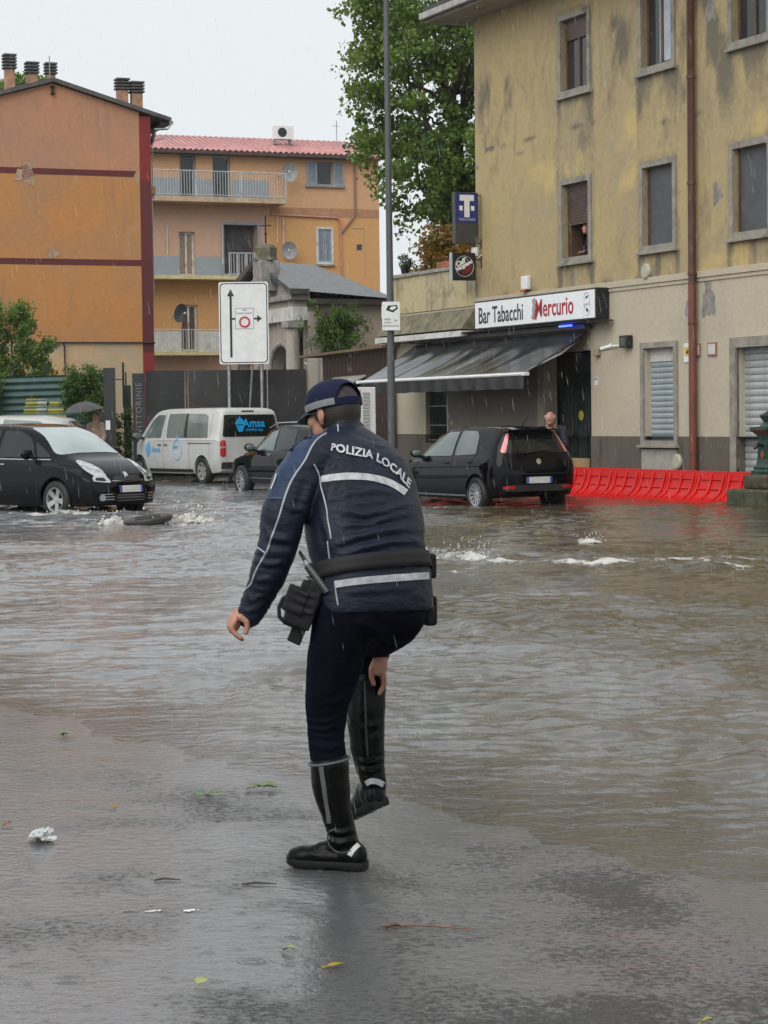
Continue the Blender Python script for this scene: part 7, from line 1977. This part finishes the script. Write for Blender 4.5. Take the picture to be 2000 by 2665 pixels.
for i in range(NE):
    e = math.degrees(R(-6) + (R(90) - R(-6)) * ((i + .5) / NE) ** .9)
    for k in range(NA):
        d = abs((k + .5) / NA * 360 - 180)
        if e > 8 and (d / 42) ** 2 + ((e - 4) / 42) ** 2 < 1: continue
        fs.append((i * NA + k, i * NA + (k + 1) % NA, (i + 1) * NA + (k + 1) % NA, (i + 1) * NA + k))
o = mb.add(vs, fs).build('crown', CAPM_, CP, 180, fix=False)
s_ = o.modifiers.new('t', 'SOLIDIFY'); s_.thickness = .003; s_.offset = 1
def cap_strip(name, m, a0, a1, e0, e1, k):
    na = 40; vs = [capP(R(a0 + (a1 - a0) * i / na), R(e0 + (e1 - e0) * j / 4), k) for i in range(na + 1) for j in range(5)]
    fs = [(i * 5 + j, i * 5 + j + 1, (i + 1) * 5 + j + 1, (i + 1) * 5 + j) for i in range(na) for j in range(4)]
    return link_mesh(name, MB().add(vs, fs).mesh(name, 180, False), m, CP)
CAPR = mat('cap_tape', (.17, .175, .18), .45, .15, vs=40)
cap_strip('reflective_band', CAPR, 18, 132, -4, 10, 1.045); cap_strip('reflective_band', CAPR, -18, -132, -4, 10, 1.045); cap_strip('rear_strap', CAPM_, 132, 228, -6, 9, 1.03)
MB().ellipsoid(capP(0, R(89.9)) + CU * .004, (CF * .010, HL * .010, CU * .006), 12, 7).build('top_button', CAPM_, CP, 180)
nb, nr = 24, 6; vs = []
for i in range(nb + 1):
    a = R(-58 + 116 * i / nb); base = capP(a, R(-4), 1.0); w = math.cos(a / R(58) * math.pi / 2) ** .5
    for j in range(nr + 1):
        t = j / nr
        vs.append(base + CF * .072 * t * w - CU * (.018 * t * t * w + .012 * t * (math.sin(a) ** 2)))
fs = [(i * (nr + 1) + j, i * (nr + 1) + j + 1, (i + 1) * (nr + 1) + j + 1, (i + 1) * (nr + 1) + j) for i in range(nb) for j in range(nr)]
o = MB().add(vs, fs).build('brim', mat('brim_cloth', (.008, .009, .016), .6, .2), CP, 180); s_ = o.modifiers.new('t', 'SOLIDIFY'); s_.thickness = .004
GLS = empty('glasses', parent=OF)
for sd in (1, -1):
    cgl = H(.106, sd * .034, -.014)
    MB().tube([cgl + HL * sd * .027 * math.cos(k / 20 * 6.2832) + HU * .021 * math.sin(k / 20 * 6.2832) - HF * .008 * abs(math.cos(k / 20 * 6.2832)) for k in range(21)], .0028, 6, False).build('rim', BLACK, GLS, 60)
    MB().add([cgl + HL * sd * .026 * math.cos(k / 16 * 6.2832) + HU * .020 * math.sin(k / 16 * 6.2832) for k in range(16)], [tuple(range(16))]).build('lens', glass_mat('spectacle%d' % sd, (.25, .28, .28), .05), GLS)
    MB().tube([cgl + HL * sd * .027 + HU * .008, H(.06, sd * .080, -.004), H(-.005, sd * .083, -.004)], .0028, 6).build('temple', BLACK, GLS, 60)
# duty gear on the belt
PC = empty('belt_pouch', parent=OF)
c0 = P(655, 1305, -.115); ax_ = Vector((.34, 0, -1)).normalized(); ay_ = Vector((1, .35, .34)).normalized(); az_ = ax_.cross(ay_)
def obox(name, m, c, ex, ey, ez, hx, hy, hz, bev=.008, parent=PC):
    vs = [c + ex * sx * hx + ey * sy * hy + ez * sz * hz for sx in (-1, 1) for sy in (-1, 1) for sz in (-1, 1)]
    return MB().add(vs, [(0, 1, 3, 2), (4, 6, 7, 5), (0, 4, 5, 1), (2, 3, 7, 6), (0, 2, 6, 4), (1, 5, 7, 3)]).build(name, m, parent, None, bev)
ex = Vector((1, 0, -.42)).normalized(); ez = Vector((.42, 0, 1)).normalized(); ey = Vector((0, 1, 0))
def soft(name, m, parts, parent):
    mb_ = MB()
    for c, hx, hy, hz in parts:
        vs = [c + ez * sx * hx + ex * sy * hy + ey * sz * hz for sx in (-1, 1) for sy in (-1, 1) for sz in (-1, 1)]
        mb_.add(vs, [(0, 1, 3, 2), (4, 6, 7, 5), (0, 4, 5, 1), (2, 3, 7, 6), (0, 2, 6, 4), (1, 5, 7, 3)])
    me_ = remesh(mb_, .005, 5, name); folds(me_, [([(630, 1300), (655, 1312), (680, 1320)], 6, -.005), ([(640, 1275), (660, 1285), (685, 1290)], 5, .005)])
    return link_mesh(name, me_, m, parent)
soft('pouch_body', POUCH, [(P(654, 1314, -.10), .066, .050, .036)], PC); soft('pouch_flap', POUCH, [(P(640, 1296, -.122), .046, .040, .026)], PC); soft('pouch_lid', POUCH, [(P(672, 1276, -.10), .028, .040, .038)], PC)
MB().tube([P(*q, -.11) for q in ((640, 1280), (612, 1292), (603, 1312), (604, 1332), (616, 1345), (632, 1352))], .007, 8).build('strap_loop', WEB, PC, 60)
MB().tube([P(*q, -.12) for q in ((618, 1296), (612, 1308), (616, 1322), (628, 1340))], .004, 6).build('strap_tab', REFL, PC, 60)
HO_ = empty('belt_holster', parent=OF)
soft('holster', POUCH, [(P(642, 1368, -.06), .036, .026, .025)], HO_); soft('gear_block', POUCH, [(P(676, 1290, -.10), .060, .028, .044)], HO_)
BTN = empty('baton_torch', parent=OF)
MB().tube([P(648, 1192, -.06), P(662, 1216, -.09)], [.006, .007], 8).build('antenna_tip', BLACK, BTN, 60); MB().tube([P(660, 1212, -.09), P(668, 1225, -.10)], [.010, .013], 10).build('collar', mat('torch_grey', (.22, .23, .24), .35, .2), BTN, 50)
MB().tube([P(666, 1222, -.10), P(690, 1254, -.125), P(709, 1280, -.14)], [.016, .018, .017], 12).build('barrel', mat('torch_black', (.018, .019, .02), .3, .2), BTN, 50)
f0 = None
for k in range(7):
    MB().tube([P(663 + k * 4.4, 1245 + k * 6, -.125), P(681 + k * 4.4, 1257 + k * 5, -.135)], .004, 6).build('grip_rib', BLACK, BTN)
RG = empty('belt_handcuffs', parent=OF)
MB().tube([P(920 + 6 * math.sin(k), 1185 + k * 9, .10 - .02 * k) for k in range(5)], .006, 6).build('cuff_ring', CHROME, RG, 60); obox('cuff_case', POUCH, P(926, 1222, .12), UPV, Vector((1, .3, 0)).normalized(), Vector((-.3, 1, 0)).normalized(), .045, .022, .035, .01, RG); obox('hip_holster', POUCH, P(926, 1318, .15), UPV, Vector((1, .3, 0)).normalized(), Vector((-.3, 1, 0)).normalized(), .055, .024, .04, .012, RG)

# ------------------------------------------------------------------ simpler figures further off
def figure(name, loc, rz, J, mats, label, hairstyle, voxel=.013):
    """J: joint positions in metres, facing local -y"""
    root = empty(name, loc, rz, label, 'person')
    b = MB(); v = Vector
    hd = v(J['head'])
    b.ellipsoid(hd, ((.078, 0, 0), (0, .098, 0), (0, 0, .118)), 18, 12).ellipsoid(hd + v((0, -.04, -.06)), ((.055, 0, 0), (0, .055, 0), (0, 0, .06)), 14, 10).ellipsoid(hd + v((0, -.105, -.01)), ((.014, 0, 0), (0, .02, 0), (0, 0, .025)), 10, 7)
    for s_ in (1, -1): b.ellipsoid(hd + v((s_ * .08, .01, -.01)), ((.012, 0, 0), (0, .02, 0), (0, 0, .03)), 8, 6)
    b.capsule([hd + v((0, .02, -.06)), v(J['neck'])], [.055, .06], 12)
    b.capsule([v(J['neck']), v(J['pelvis'])], [.10, .11], 14)
    for s_ in ('l', 'r'):
        b.capsule([v(J[s_ + 'sh']), v(J[s_ + 'el']), v(J[s_ + 'ha'])], [.05, .042, .03], 10)
        h = v(J[s_ + 'ha']); d = (h - v(J[s_ + 'el'])).normalized()
        b.ellipsoid(h + d * .05, (d * .05, d.orthogonal().normalized() * .035, d.cross(d.orthogonal()).normalized() * .018), 10, 7)
        o_ = d.orthogonal().normalized()
        for k in range(4): b.capsule([h + d * .08 + o_ * (.024 - .016 * k), h + d * .15 + o_ * (.024 - .016 * k)], [.010, .009], 6)
        b.capsule([h + d * .03 + o_ * .03, h + d * .09 + o_ * .05], [.012, .010], 6)
        b.capsule([v(J[s_ + 'hip']), v(J[s_ + 'kn']), v(J[s_ + 'an'])], [.075, .055, .04], 10)
    link_mesh('body', remesh(b, .010, 3, 'body'), mats['skin'], root)
    c = MB(); sh = (v(J['lsh']) + v(J['rsh'])) / 2
    c.capsule([v(J['neck']) + v((0, 0, -.03)), sh + v((0, 0, -.12)), v(J['pelvis']) + v((0, 0, .22)), v(J['pelvis'])], [.075, .15, .16, .165], 18)
    c.capsule([v(J['lsh']), sh, v(J['rsh'])], [.085, .10, .085], 14)
    for s_ in ('l', 'r'): c.capsule([v(J[s_ + 'sh']), v(J[s_ + 'el']), v(J[s_ + 'ha'])], [.082, .066, .05], 14)
    link_mesh('jacket', remesh(c, voxel, 5, 'jacket'), mats['top'], root)
    t = MB()
    t.capsule([v(J['lhip']), v(J['rhip'])], [.13, .13], 14)
    for s_ in ('l', 'r'): t.capsule([v(J[s_ + 'hip']), v(J[s_ + 'kn']), v(J[s_ + 'an'])], [.115, .085, .065], 14)
    link_mesh('trousers', remesh(t, voxel, 5, 'trousers'), mats['legs'], root)
    for s_ in ('l', 'r'):
        a = v(J[s_ + 'an']); m_ = MB().ellipsoid(a + v((0, -.07, -.04)), ((.045, 0, 0), (0, .13, 0), (0, 0, .05)), 14, 8).capsule([a, a + v((0, 0, .12))], [.055, .06], 12)
        link_mesh('shoe', remesh(m_, .012, 2, 'shoe'), mats['shoe'], root)
    if hairstyle:
        hm_ = MB()
        if hairstyle == 'fringe':
            for s_ in (1, -1): hm_.ellipsoid(hd + v((s_ * .078, .005, .025)), ((.020, 0, 0), (0, .055, 0), (0, 0, .045)), 10, 7)
            hm_.ellipsoid(hd + v((0, .025, .0)), ((.096, 0, 0), (0, .090, 0), (0, 0, .088)), 14, 9)
        else: hm_.ellipsoid(hd + v((0, .02, .025)), ((.086, 0, 0), (0, .10, 0), (0, 0, .108)), 14, 9)
        link_mesh('hair', remesh(hm_, .012, 2, 'hair'), mats['hair'], root)
    return root
GREYH = mat('grey_hair', (.28, .26, .24), .6, .2); DNV = cloth('dark_anorak', (.010, .012, .022), .5, 300, .5); DTR = cloth('dark_trousers', (.012, .012, .014), .7, 300); BEI = cloth('beige_coat', (.30, .22, .17), .6, 300, .4); MARO = cloth('maroon_sleeve', (.10, .012, .02), .6, 300); SHO = mat('dark_shoe', (.012, .012, .012), .5, .2)
stand = dict(head=(0, 0, 1.62), neck=(0, .01, 1.45), pelvis=(0, .02, .92), lsh=(.19, .01, 1.38), rsh=(-.19, .01, 1.38), lel=(.24, .03, 1.08), rel=(-.24, .03, 1.08), lha=(.22, -.10, .86), rha=(-.22, -.10, .86), lhip=(.09, .02, .90), rhip=(-.09, .02, .90), lkn=(.10, .0, .48), rkn=(-.10, .0, .48), lan=(.10, .02, .08), ran=(-.10, .02, .08))
lean = dict(stand, head=(.03, -.40, 1.50), neck=(.01, -.28, 1.36), lsh=(.19, -.22, 1.30), rsh=(-.19, -.24, 1.30), lel=(.28, -.36, 1.04), rel=(-.24, -.42, 1.06), lha=(.20, -.62, 1.0), rha=(-.12, -.66, 1.02))
# man leaning over the car
lm_ = figure('person', (3.30, 41.30, -.13), R(-20), lean, dict(skin=SKIN, top=DNV, legs=DTR, shoe=SHO, hair=GREYH), 'balding grey haired man in dark jacket leaning over the black hatchback', 'fringe')
lm_.scale = (1.13, 1.13, 1.13)
# man looking out of the half-shuttered window
wp = Vector((5.5, 45.1, 0)) + Matrix.Rotation(FA, 3, 'Z') @ Vector((-2.80, .36, 4.32))
look = dict(lean, head=(0, -.12, 1.42), neck=(0, .02, 1.28), lsh=(.19, .05, 1.20), rsh=(-.19, .05, 1.20), lel=(.26, -.02, .98), rel=(-.26, -.02, .98), lha=(.12, -.2, .92), rha=(-.12, -.2, .92), pelvis=(0, .1, .80), lhip=(.09, .1, .78), rhip=(-.09, .1, .78))
figure('person', wp, FA, look, dict(skin=mat('skin_rosy', (.46, .22, .15), .5, .1), top=DNV, legs=DTR, shoe=SHO, hair=GREYH), 'bald man in dark top looking out of the half shuttered upper window', None)
# person in a beige coat under an umbrella
hold = dict(stand, rel=(-.24, -.10, 1.14), rha=(-.10, -.26, 1.26))
figure('person', (-7.52, 56.4, .14), R(-28), hold, dict(skin=SKIN, top=BEI, legs=BEI, shoe=SHO, hair=HAIR), 'person in a beige coat standing under a dark umbrella by the black gate post', 'full')
UM = empty('umbrella', (-7.72, 56.2, 1.30), 0, 'open dark grey umbrella held over the person in beige', 'umbrella')
UM.rotation_euler = (R(8), R(-6), 0)
NS = 8; vs = [(0, 0, .86)]; fs = []
for j, t in enumerate((.25, .5, .75, 1.0)):
    for k in range(NS * 4):
        a = k / (NS * 4) * 2 * math.pi; sc = 1 - .07 * t * abs(math.sin(a * NS / 2))
        vs.append((.50 * t * sc * math.cos(a), .50 * t * sc * math.sin(a), .86 - .20 * t * t - .02 * t * abs(math.sin(a * NS / 2))))
n4 = NS * 4
fs = [(0, 1 + k, 1 + (k + 1) % n4) for k in range(n4)] + [(1 + j * n4 + k, 1 + (j + 1) * n4 + k, 1 + (j + 1) * n4 + (k + 1) % n4, 1 + j * n4 + (k + 1) % n4) for j in range(3) for k in range(n4)]
MB().add(vs, fs).build('canopy', mat('umbrella_cloth', (.05, .05, .056), .45, .2), UM, 60); MB().tube([(0, 0, -.02), (0, 0, .92)], .008, 6).build('shaft', BLACK, UM)
MB().tube([(0, 0, -.02), (0, 0, -.08), (.03, 0, -.11), (.06, 0, -.08)], .012, 6).build('handle', BLACK, UM)
for k in range(NS): a = k / NS * 2 * math.pi; MB().tube([(.48 * math.cos(a) * t, .48 * math.sin(a) * t, .85 - .20 * t * t) for t in (.05, .5, 1)], .004, 4).build('rib', STEEL, UM)
# bystander half hidden beyond the officer
figure('person', (-.52, 40.5, -.13), R(20), dict(stand, head=(0, -.05, 1.68), lel=(.32, -.02, 1.12), lha=(.38, -.12, .88)), dict(skin=SKIN, top=DNV, legs=MARO, shoe=SHO, hair=HAIR), 'bystander in a dark jacket and maroon trousers half hidden beyond the officer', 'full')
# ------------------------------------------------------------------ loose things on the ground and in the water
def gpos(x, y, up=0.0): return (x, y, float(ground_z(np.array([[x]]), np.array([[y]]))[0, 0]) + up)
# floating manhole cover pushed up by the water
MC = empty('manhole_cover', (-3.72, 33.9, .02), R(8), 'round iron manhole cover lifted on edge by gushing water', 'manhole cover')
MC.rotation_euler = (R(4), R(-7), R(8))
IRON = mat('wet_iron', (.022, .02, .018), .4, .35, vs=12, bump=.4, bs=40)
MB().lathe([(.02, .0), (.37, .0), (.39, .02), (.39, .07), (.375, .085), (.02, .08)], 40).build('disc', IRON, MC, 40); MB().lathe([(.30, .084), (.335, .094), (.345, .084)], 40, caps=False).build('raised_ring', IRON, MC, 40)
for k in range(5): box('tread_bar', IRON, MC, -.2, .2, -.18 + k * .08, -.15 + k * .08, .081, .092)
FOAM = mat('foam', (.52, .51, .47), .55, .08, vs=20, bump=.7, bs=35, bd=.02)
def splash(name, label, x, y, rx, ry, hz, n_, drops, seed, dsz=.02):
    r = np.random.default_rng(seed); e = empty(name, (x, y, WATER_Z), 0, label, 'splash')
    mb = MB()
    for k in range(n_):
        a, b_ = r.uniform(-1, 1) * rx, r.uniform(-1, 1) * ry; h = hz * max(.1, 1 - (a / rx) ** 2 * .8) * r.uniform(.3, 1.0)
        s = r.uniform(.35, 1) * min(rx, .14) * .7
        mb.ellipsoid((a, b_, h * .35), ((s, 0, 0), (0, s, 0), (r.normal() * .02, 0, h * .55)), 10, 7)
    me = remesh(mb, .02, 2, 'foam')
    co = np.empty(len(me.vertices) * 3, np.float32); me.vertices.foreach_get('co', co); co = co.reshape(-1, 3)
    co += (.018 * np.stack([fbm(co[:, 0], co[:, 1] + co[:, 2] * 2, 25, seed + k, 3) for k in range(3)], 1)); me.vertices.foreach_set('co', co.astype(np.float32).ravel()); me.update()
    link_mesh('foam', me, FOAM, e)
    if drops:
        d = MB()
        for k in range(drops):
            a, b_ = r.normal() * rx * .7, r.normal() * ry * .7; z = abs(r.normal()) * hz * .75; s = r.uniform(.3, 1) * dsz
            d.ellipsoid((a, b_, z), ((s, 0, 0), (0, s, 0), (r.normal() * .4 * s, 0, s * r.uniform(1, 2.2))), 6, 4)
        tag(d.build('droplets', FOAM, e, 180), kind='stuff')
splash('water_gush', 'white foaming gush on the near end of the floating manhole cover', -4.28, 33.95, .20, .2, .17, 22, 40, 3)
splash('water_gush', 'wide creamy gush welling up behind the floating manhole cover', -3.06, 34.2, .36, .3, .20, 34, 60, 4)
splash('water_splash', 'tallest water splash beside the officer above the white water line', .95, 24.45, .24, .15, .15, 26, 240, 5, .008)
splash('water_splash', 'low broken water splash right behind the officer back', .32, 24.95, .34, .14, .08, 24, 180, 6, .008)
splash('water_splash', 'small lone water splash in front of the red barriers', 2.62, 27.5, .13, .1, .09, 10, 40, 7, .012)
splash('water_splash', 'foam churned up by the front wheel of the people carrier', -5.6, 38.5, .5, .2, .06, 26, 60, 8, .012)

# wet litter and leaves on the asphalt
def blade(name, m, label, cat, x, y, L, W, rz, curl=.02, group=None, z=.004):
    e = empty(name, gpos(x, y, z), rz, label, cat, group)
    n_ = 8; vs = []
    for i in range(n_ + 1):
        t = i / n_; w = W * math.sin(math.pi * min(.98, max(.03, t)) ** .8) * .5
        for s in (-1, 0, 1): vs.append(((t - .5) * L, s * w, curl * (math.sin(t * 2.4) * .5 + .3 * s * s)))
    fs = [(i * 3 + j, i * 3 + j + 1, (i + 1) * 3 + j + 1, (i + 1) * 3 + j) for i in range(n_) for j in range(2)]
    o = MB().add(vs, fs).build('blade', m, e, 180); s_ = o.modifiers.new('t', 'SOLIDIFY'); s_.thickness = .001
    MB().tube([(-L * .5, 0, curl * .1), (-L * .75, .004, .002)], .0015, 5).build('stalk', m, e)
    return e
YL = mat('yellow_leaf', (.42, .27, .02), .4, .2, vs=30); PL = mat('pale_leaf', (.33, .36, .13), .45, .2, vs=30); GRL = mat('fresh_leaf', (.09, .15, .03), .4, .25, vs=30); BRL = mat('brown_leaf', (.14, .06, .03), .5, .3, vs=30)
def gp(dx, dy):
    d = view_dir(dx * 1.2048, dy * 1.2048); k = (0.02 - CAM_H) / d.z; return d.x * k, d.y * k
blade('fallen_leaf', YL, 'bright yellow leaf on the dark wet asphalt', 'leaf', *gp(725, 2092), .055, .03, .3, .012)
blade('fallen_leaf', PL, 'pale round leaf floating in the puddle', 'leaf', *gp(438, 2136), .045, .042, 1.0)
blade('fallen_leaf', PL, 'pale dull leaf on rough asphalt above the yellow leaf', 'leaf', *gp(624, 2058), .04, .034, -.5)
blade('fallen_leaf', mat('ochre_leaf', (.28, .16, .03), .5, .2), 'small ochre leaf behind the crumpled paper', 'leaf', *gp(246, 1737), .05, .04, 2)
blade('fallen_leaf', BRL, 'small brown leaf to the right of the boot', 'leaf', *gp(850, 2002), .045, .03, 0)
blade('fallen_leaf', mat('lime_leaf', (.30, .32, .08), .5, .2), 'tiny lime leaf at the bottom edge of the wet asphalt', 'leaf', *gp(1528, 2205), .03, .025, 0)
blade('fallen_leaf', mat('orange_leaf', (.30, .10, .03), .5, .2), 'tiny orange leaf left of the crumpled paper', 'leaf', *gp(16, 1782), .035, .025, .8)
def sprig(dx, dy, n_, spread, label):
    x, y = gp(dx, dy); e = empty('leafy_sprig', gpos(x, y, .004), random.uniform(0, 3), label, 'sprig')
    MB().tube([(-spread, 0, .004), (0, .02, .012), (spread, .0, .006)], .002, 5).build('stem', BRL, e)
    for k in range(n_):
        a = random.uniform(0, 6.28); p = Vector((random.uniform(-spread, spread), random.uniform(-.03, .03), .012)); d = Vector((math.cos(a), math.sin(a), .25)); s = Vector((-d.y, d.x, 0)) * .016
        MB().add([p, p + d * .02 + s, p + d * .05, p + d * .02 - s], [(0, 1, 2, 3)]).build('leaf', GRL, e)
sprig(566, 1690, 22, .07, 'larger green leafy sprig on the asphalt left of the boots'); sprig(452, 1711, 9, .035, 'smaller green leafy sprig on the asphalt further from the boots')
sprig(140, 1578, 7, .03, 'little yellowish sprig standing at the water edge')
pp = empty('crumpled_paper', gpos(*gp(95, 1812), .01), .4, 'crumpled white paper lying on the wet asphalt', 'paper')
bm = bmesh.new(); bmesh.ops.create_icosphere(bm, subdivisions=4, radius=1)
for v in bm.verts:
    q = v.co.copy(); k = 1 + .55 * noise.noise(q * 1.6) + .35 * noise.noise(q * 4.5 + Vector((3, 0, 0))) + .12 * noise.noise(q * 10)
    v.co = Vector((q.x * .045 * k, q.y * .06 * k, max(-.15, q.z) * .030 * k + .006))
me = bpy.data.meshes.new('paper'); bm.to_mesh(me); bm.free(); link_mesh('ball', me, mat('wet_paper', (.46, .47, .47), .45, .2, vs=40), pp)
def scrap(dx, dy, L, label, m, nm='twig'):
    x, y = gp(dx, dy); e = empty(nm, gpos(x, y, .005), random.uniform(-.2, .2), label, nm)
    MB().tube([(-L / 2, 0, 0), (-.1 * L, .01, .003), (L / 2, -.004, 0)], [.003, .004, .002], 6).build('stick', m, e)
scrap(362, 1900, .09, 'short dark twig between the paper and the boot', BARK); scrap(560, 1905, .12, 'thin dark twig lying near the boot toe', BARK); scrap(925, 1998, .3, 'long thin brown stalk right of the boot shadow', BRL)
for dx, dy, lab in ((283, 1970, 'pale shell of litter at the puddle edge'), (330, 1971, 'white foam scrap floating in the puddle'), (415, 1969, 'tiny white scrap beside the floating foam')):
    x, y = gp(dx, dy); e = empty('litter_scrap', gpos(x, y, .003), .2, lab, 'litter')
    mb = MB()
    for k in range(12): mb.ellipsoid((random.gauss(0, .016), random.gauss(0, .006), .001), ((random.uniform(.003, .009), 0, 0), (0, random.uniform(.003, .008), 0), (0, 0, .0022)), 8, 5)
    link_mesh('scrap', remesh(mb, .0022, 1, 'scrap'), WHITE if 'white' in lab else CONC, e)

# ------------------------------------------------------------------ falling rain
RN = MB()
N_ = 3400
yv = 5.5 * (46 / 5.5) ** rng.uniform(0, 1, N_) ** .8
for y in yv:
    x = rng.uniform(-.24, .24) * y; z = CAM_H + rng.uniform(-.20, .24) * y
    if z < 0.05: continue
    L = rng.uniform(.025, .065) * min(1.3, .45 + y / 24); r_ = rng.uniform(.00030, .00060) * (.6 + y / 26)
    d = Vector((.13 + rng.normal() * .03, rng.normal() * .05, -1)).normalized()
    RN.tube([(x, y, z), Vector((x, y, z)) + d * L * .6, Vector((x, y, z)) + d * L], [r_ * .3, r_, r_ * .6], 4)
m, n, l, b = nt('rain_drop')
b.inputs['Base Color'].default_value = (.75, .78, .80, 1); b.inputs['Roughness'].default_value = .1; b.inputs['Alpha'].default_value = .34
tag(RN.build('rain', m, None, None, fix=False), 'thin slanting drops of falling rain', 'rain', kind='stuff')

# ------------------------------------------------------------------ rain haze
hz = MB().box(-70, 70, -3, 150, -1.6, 30).build('haze', None)
m = bpy.data.materials.new('haze'); m.use_nodes = True; m.node_tree.nodes.clear()
o_ = m.node_tree.nodes.new('ShaderNodeOutputMaterial'); v_ = m.node_tree.nodes.new('ShaderNodeVolumePrincipled')
v_.inputs['Color'].default_value = (.93, .95, .96, 1); v_.inputs['Density'].default_value = .0002; v_.inputs['Anisotropy'].default_value = .2
m.node_tree.links.new(v_.outputs[0], o_.inputs['Volume'])
hz.data.materials.append(m); tag(hz, kind='stuff')
hz.display_type = 'WIRE'
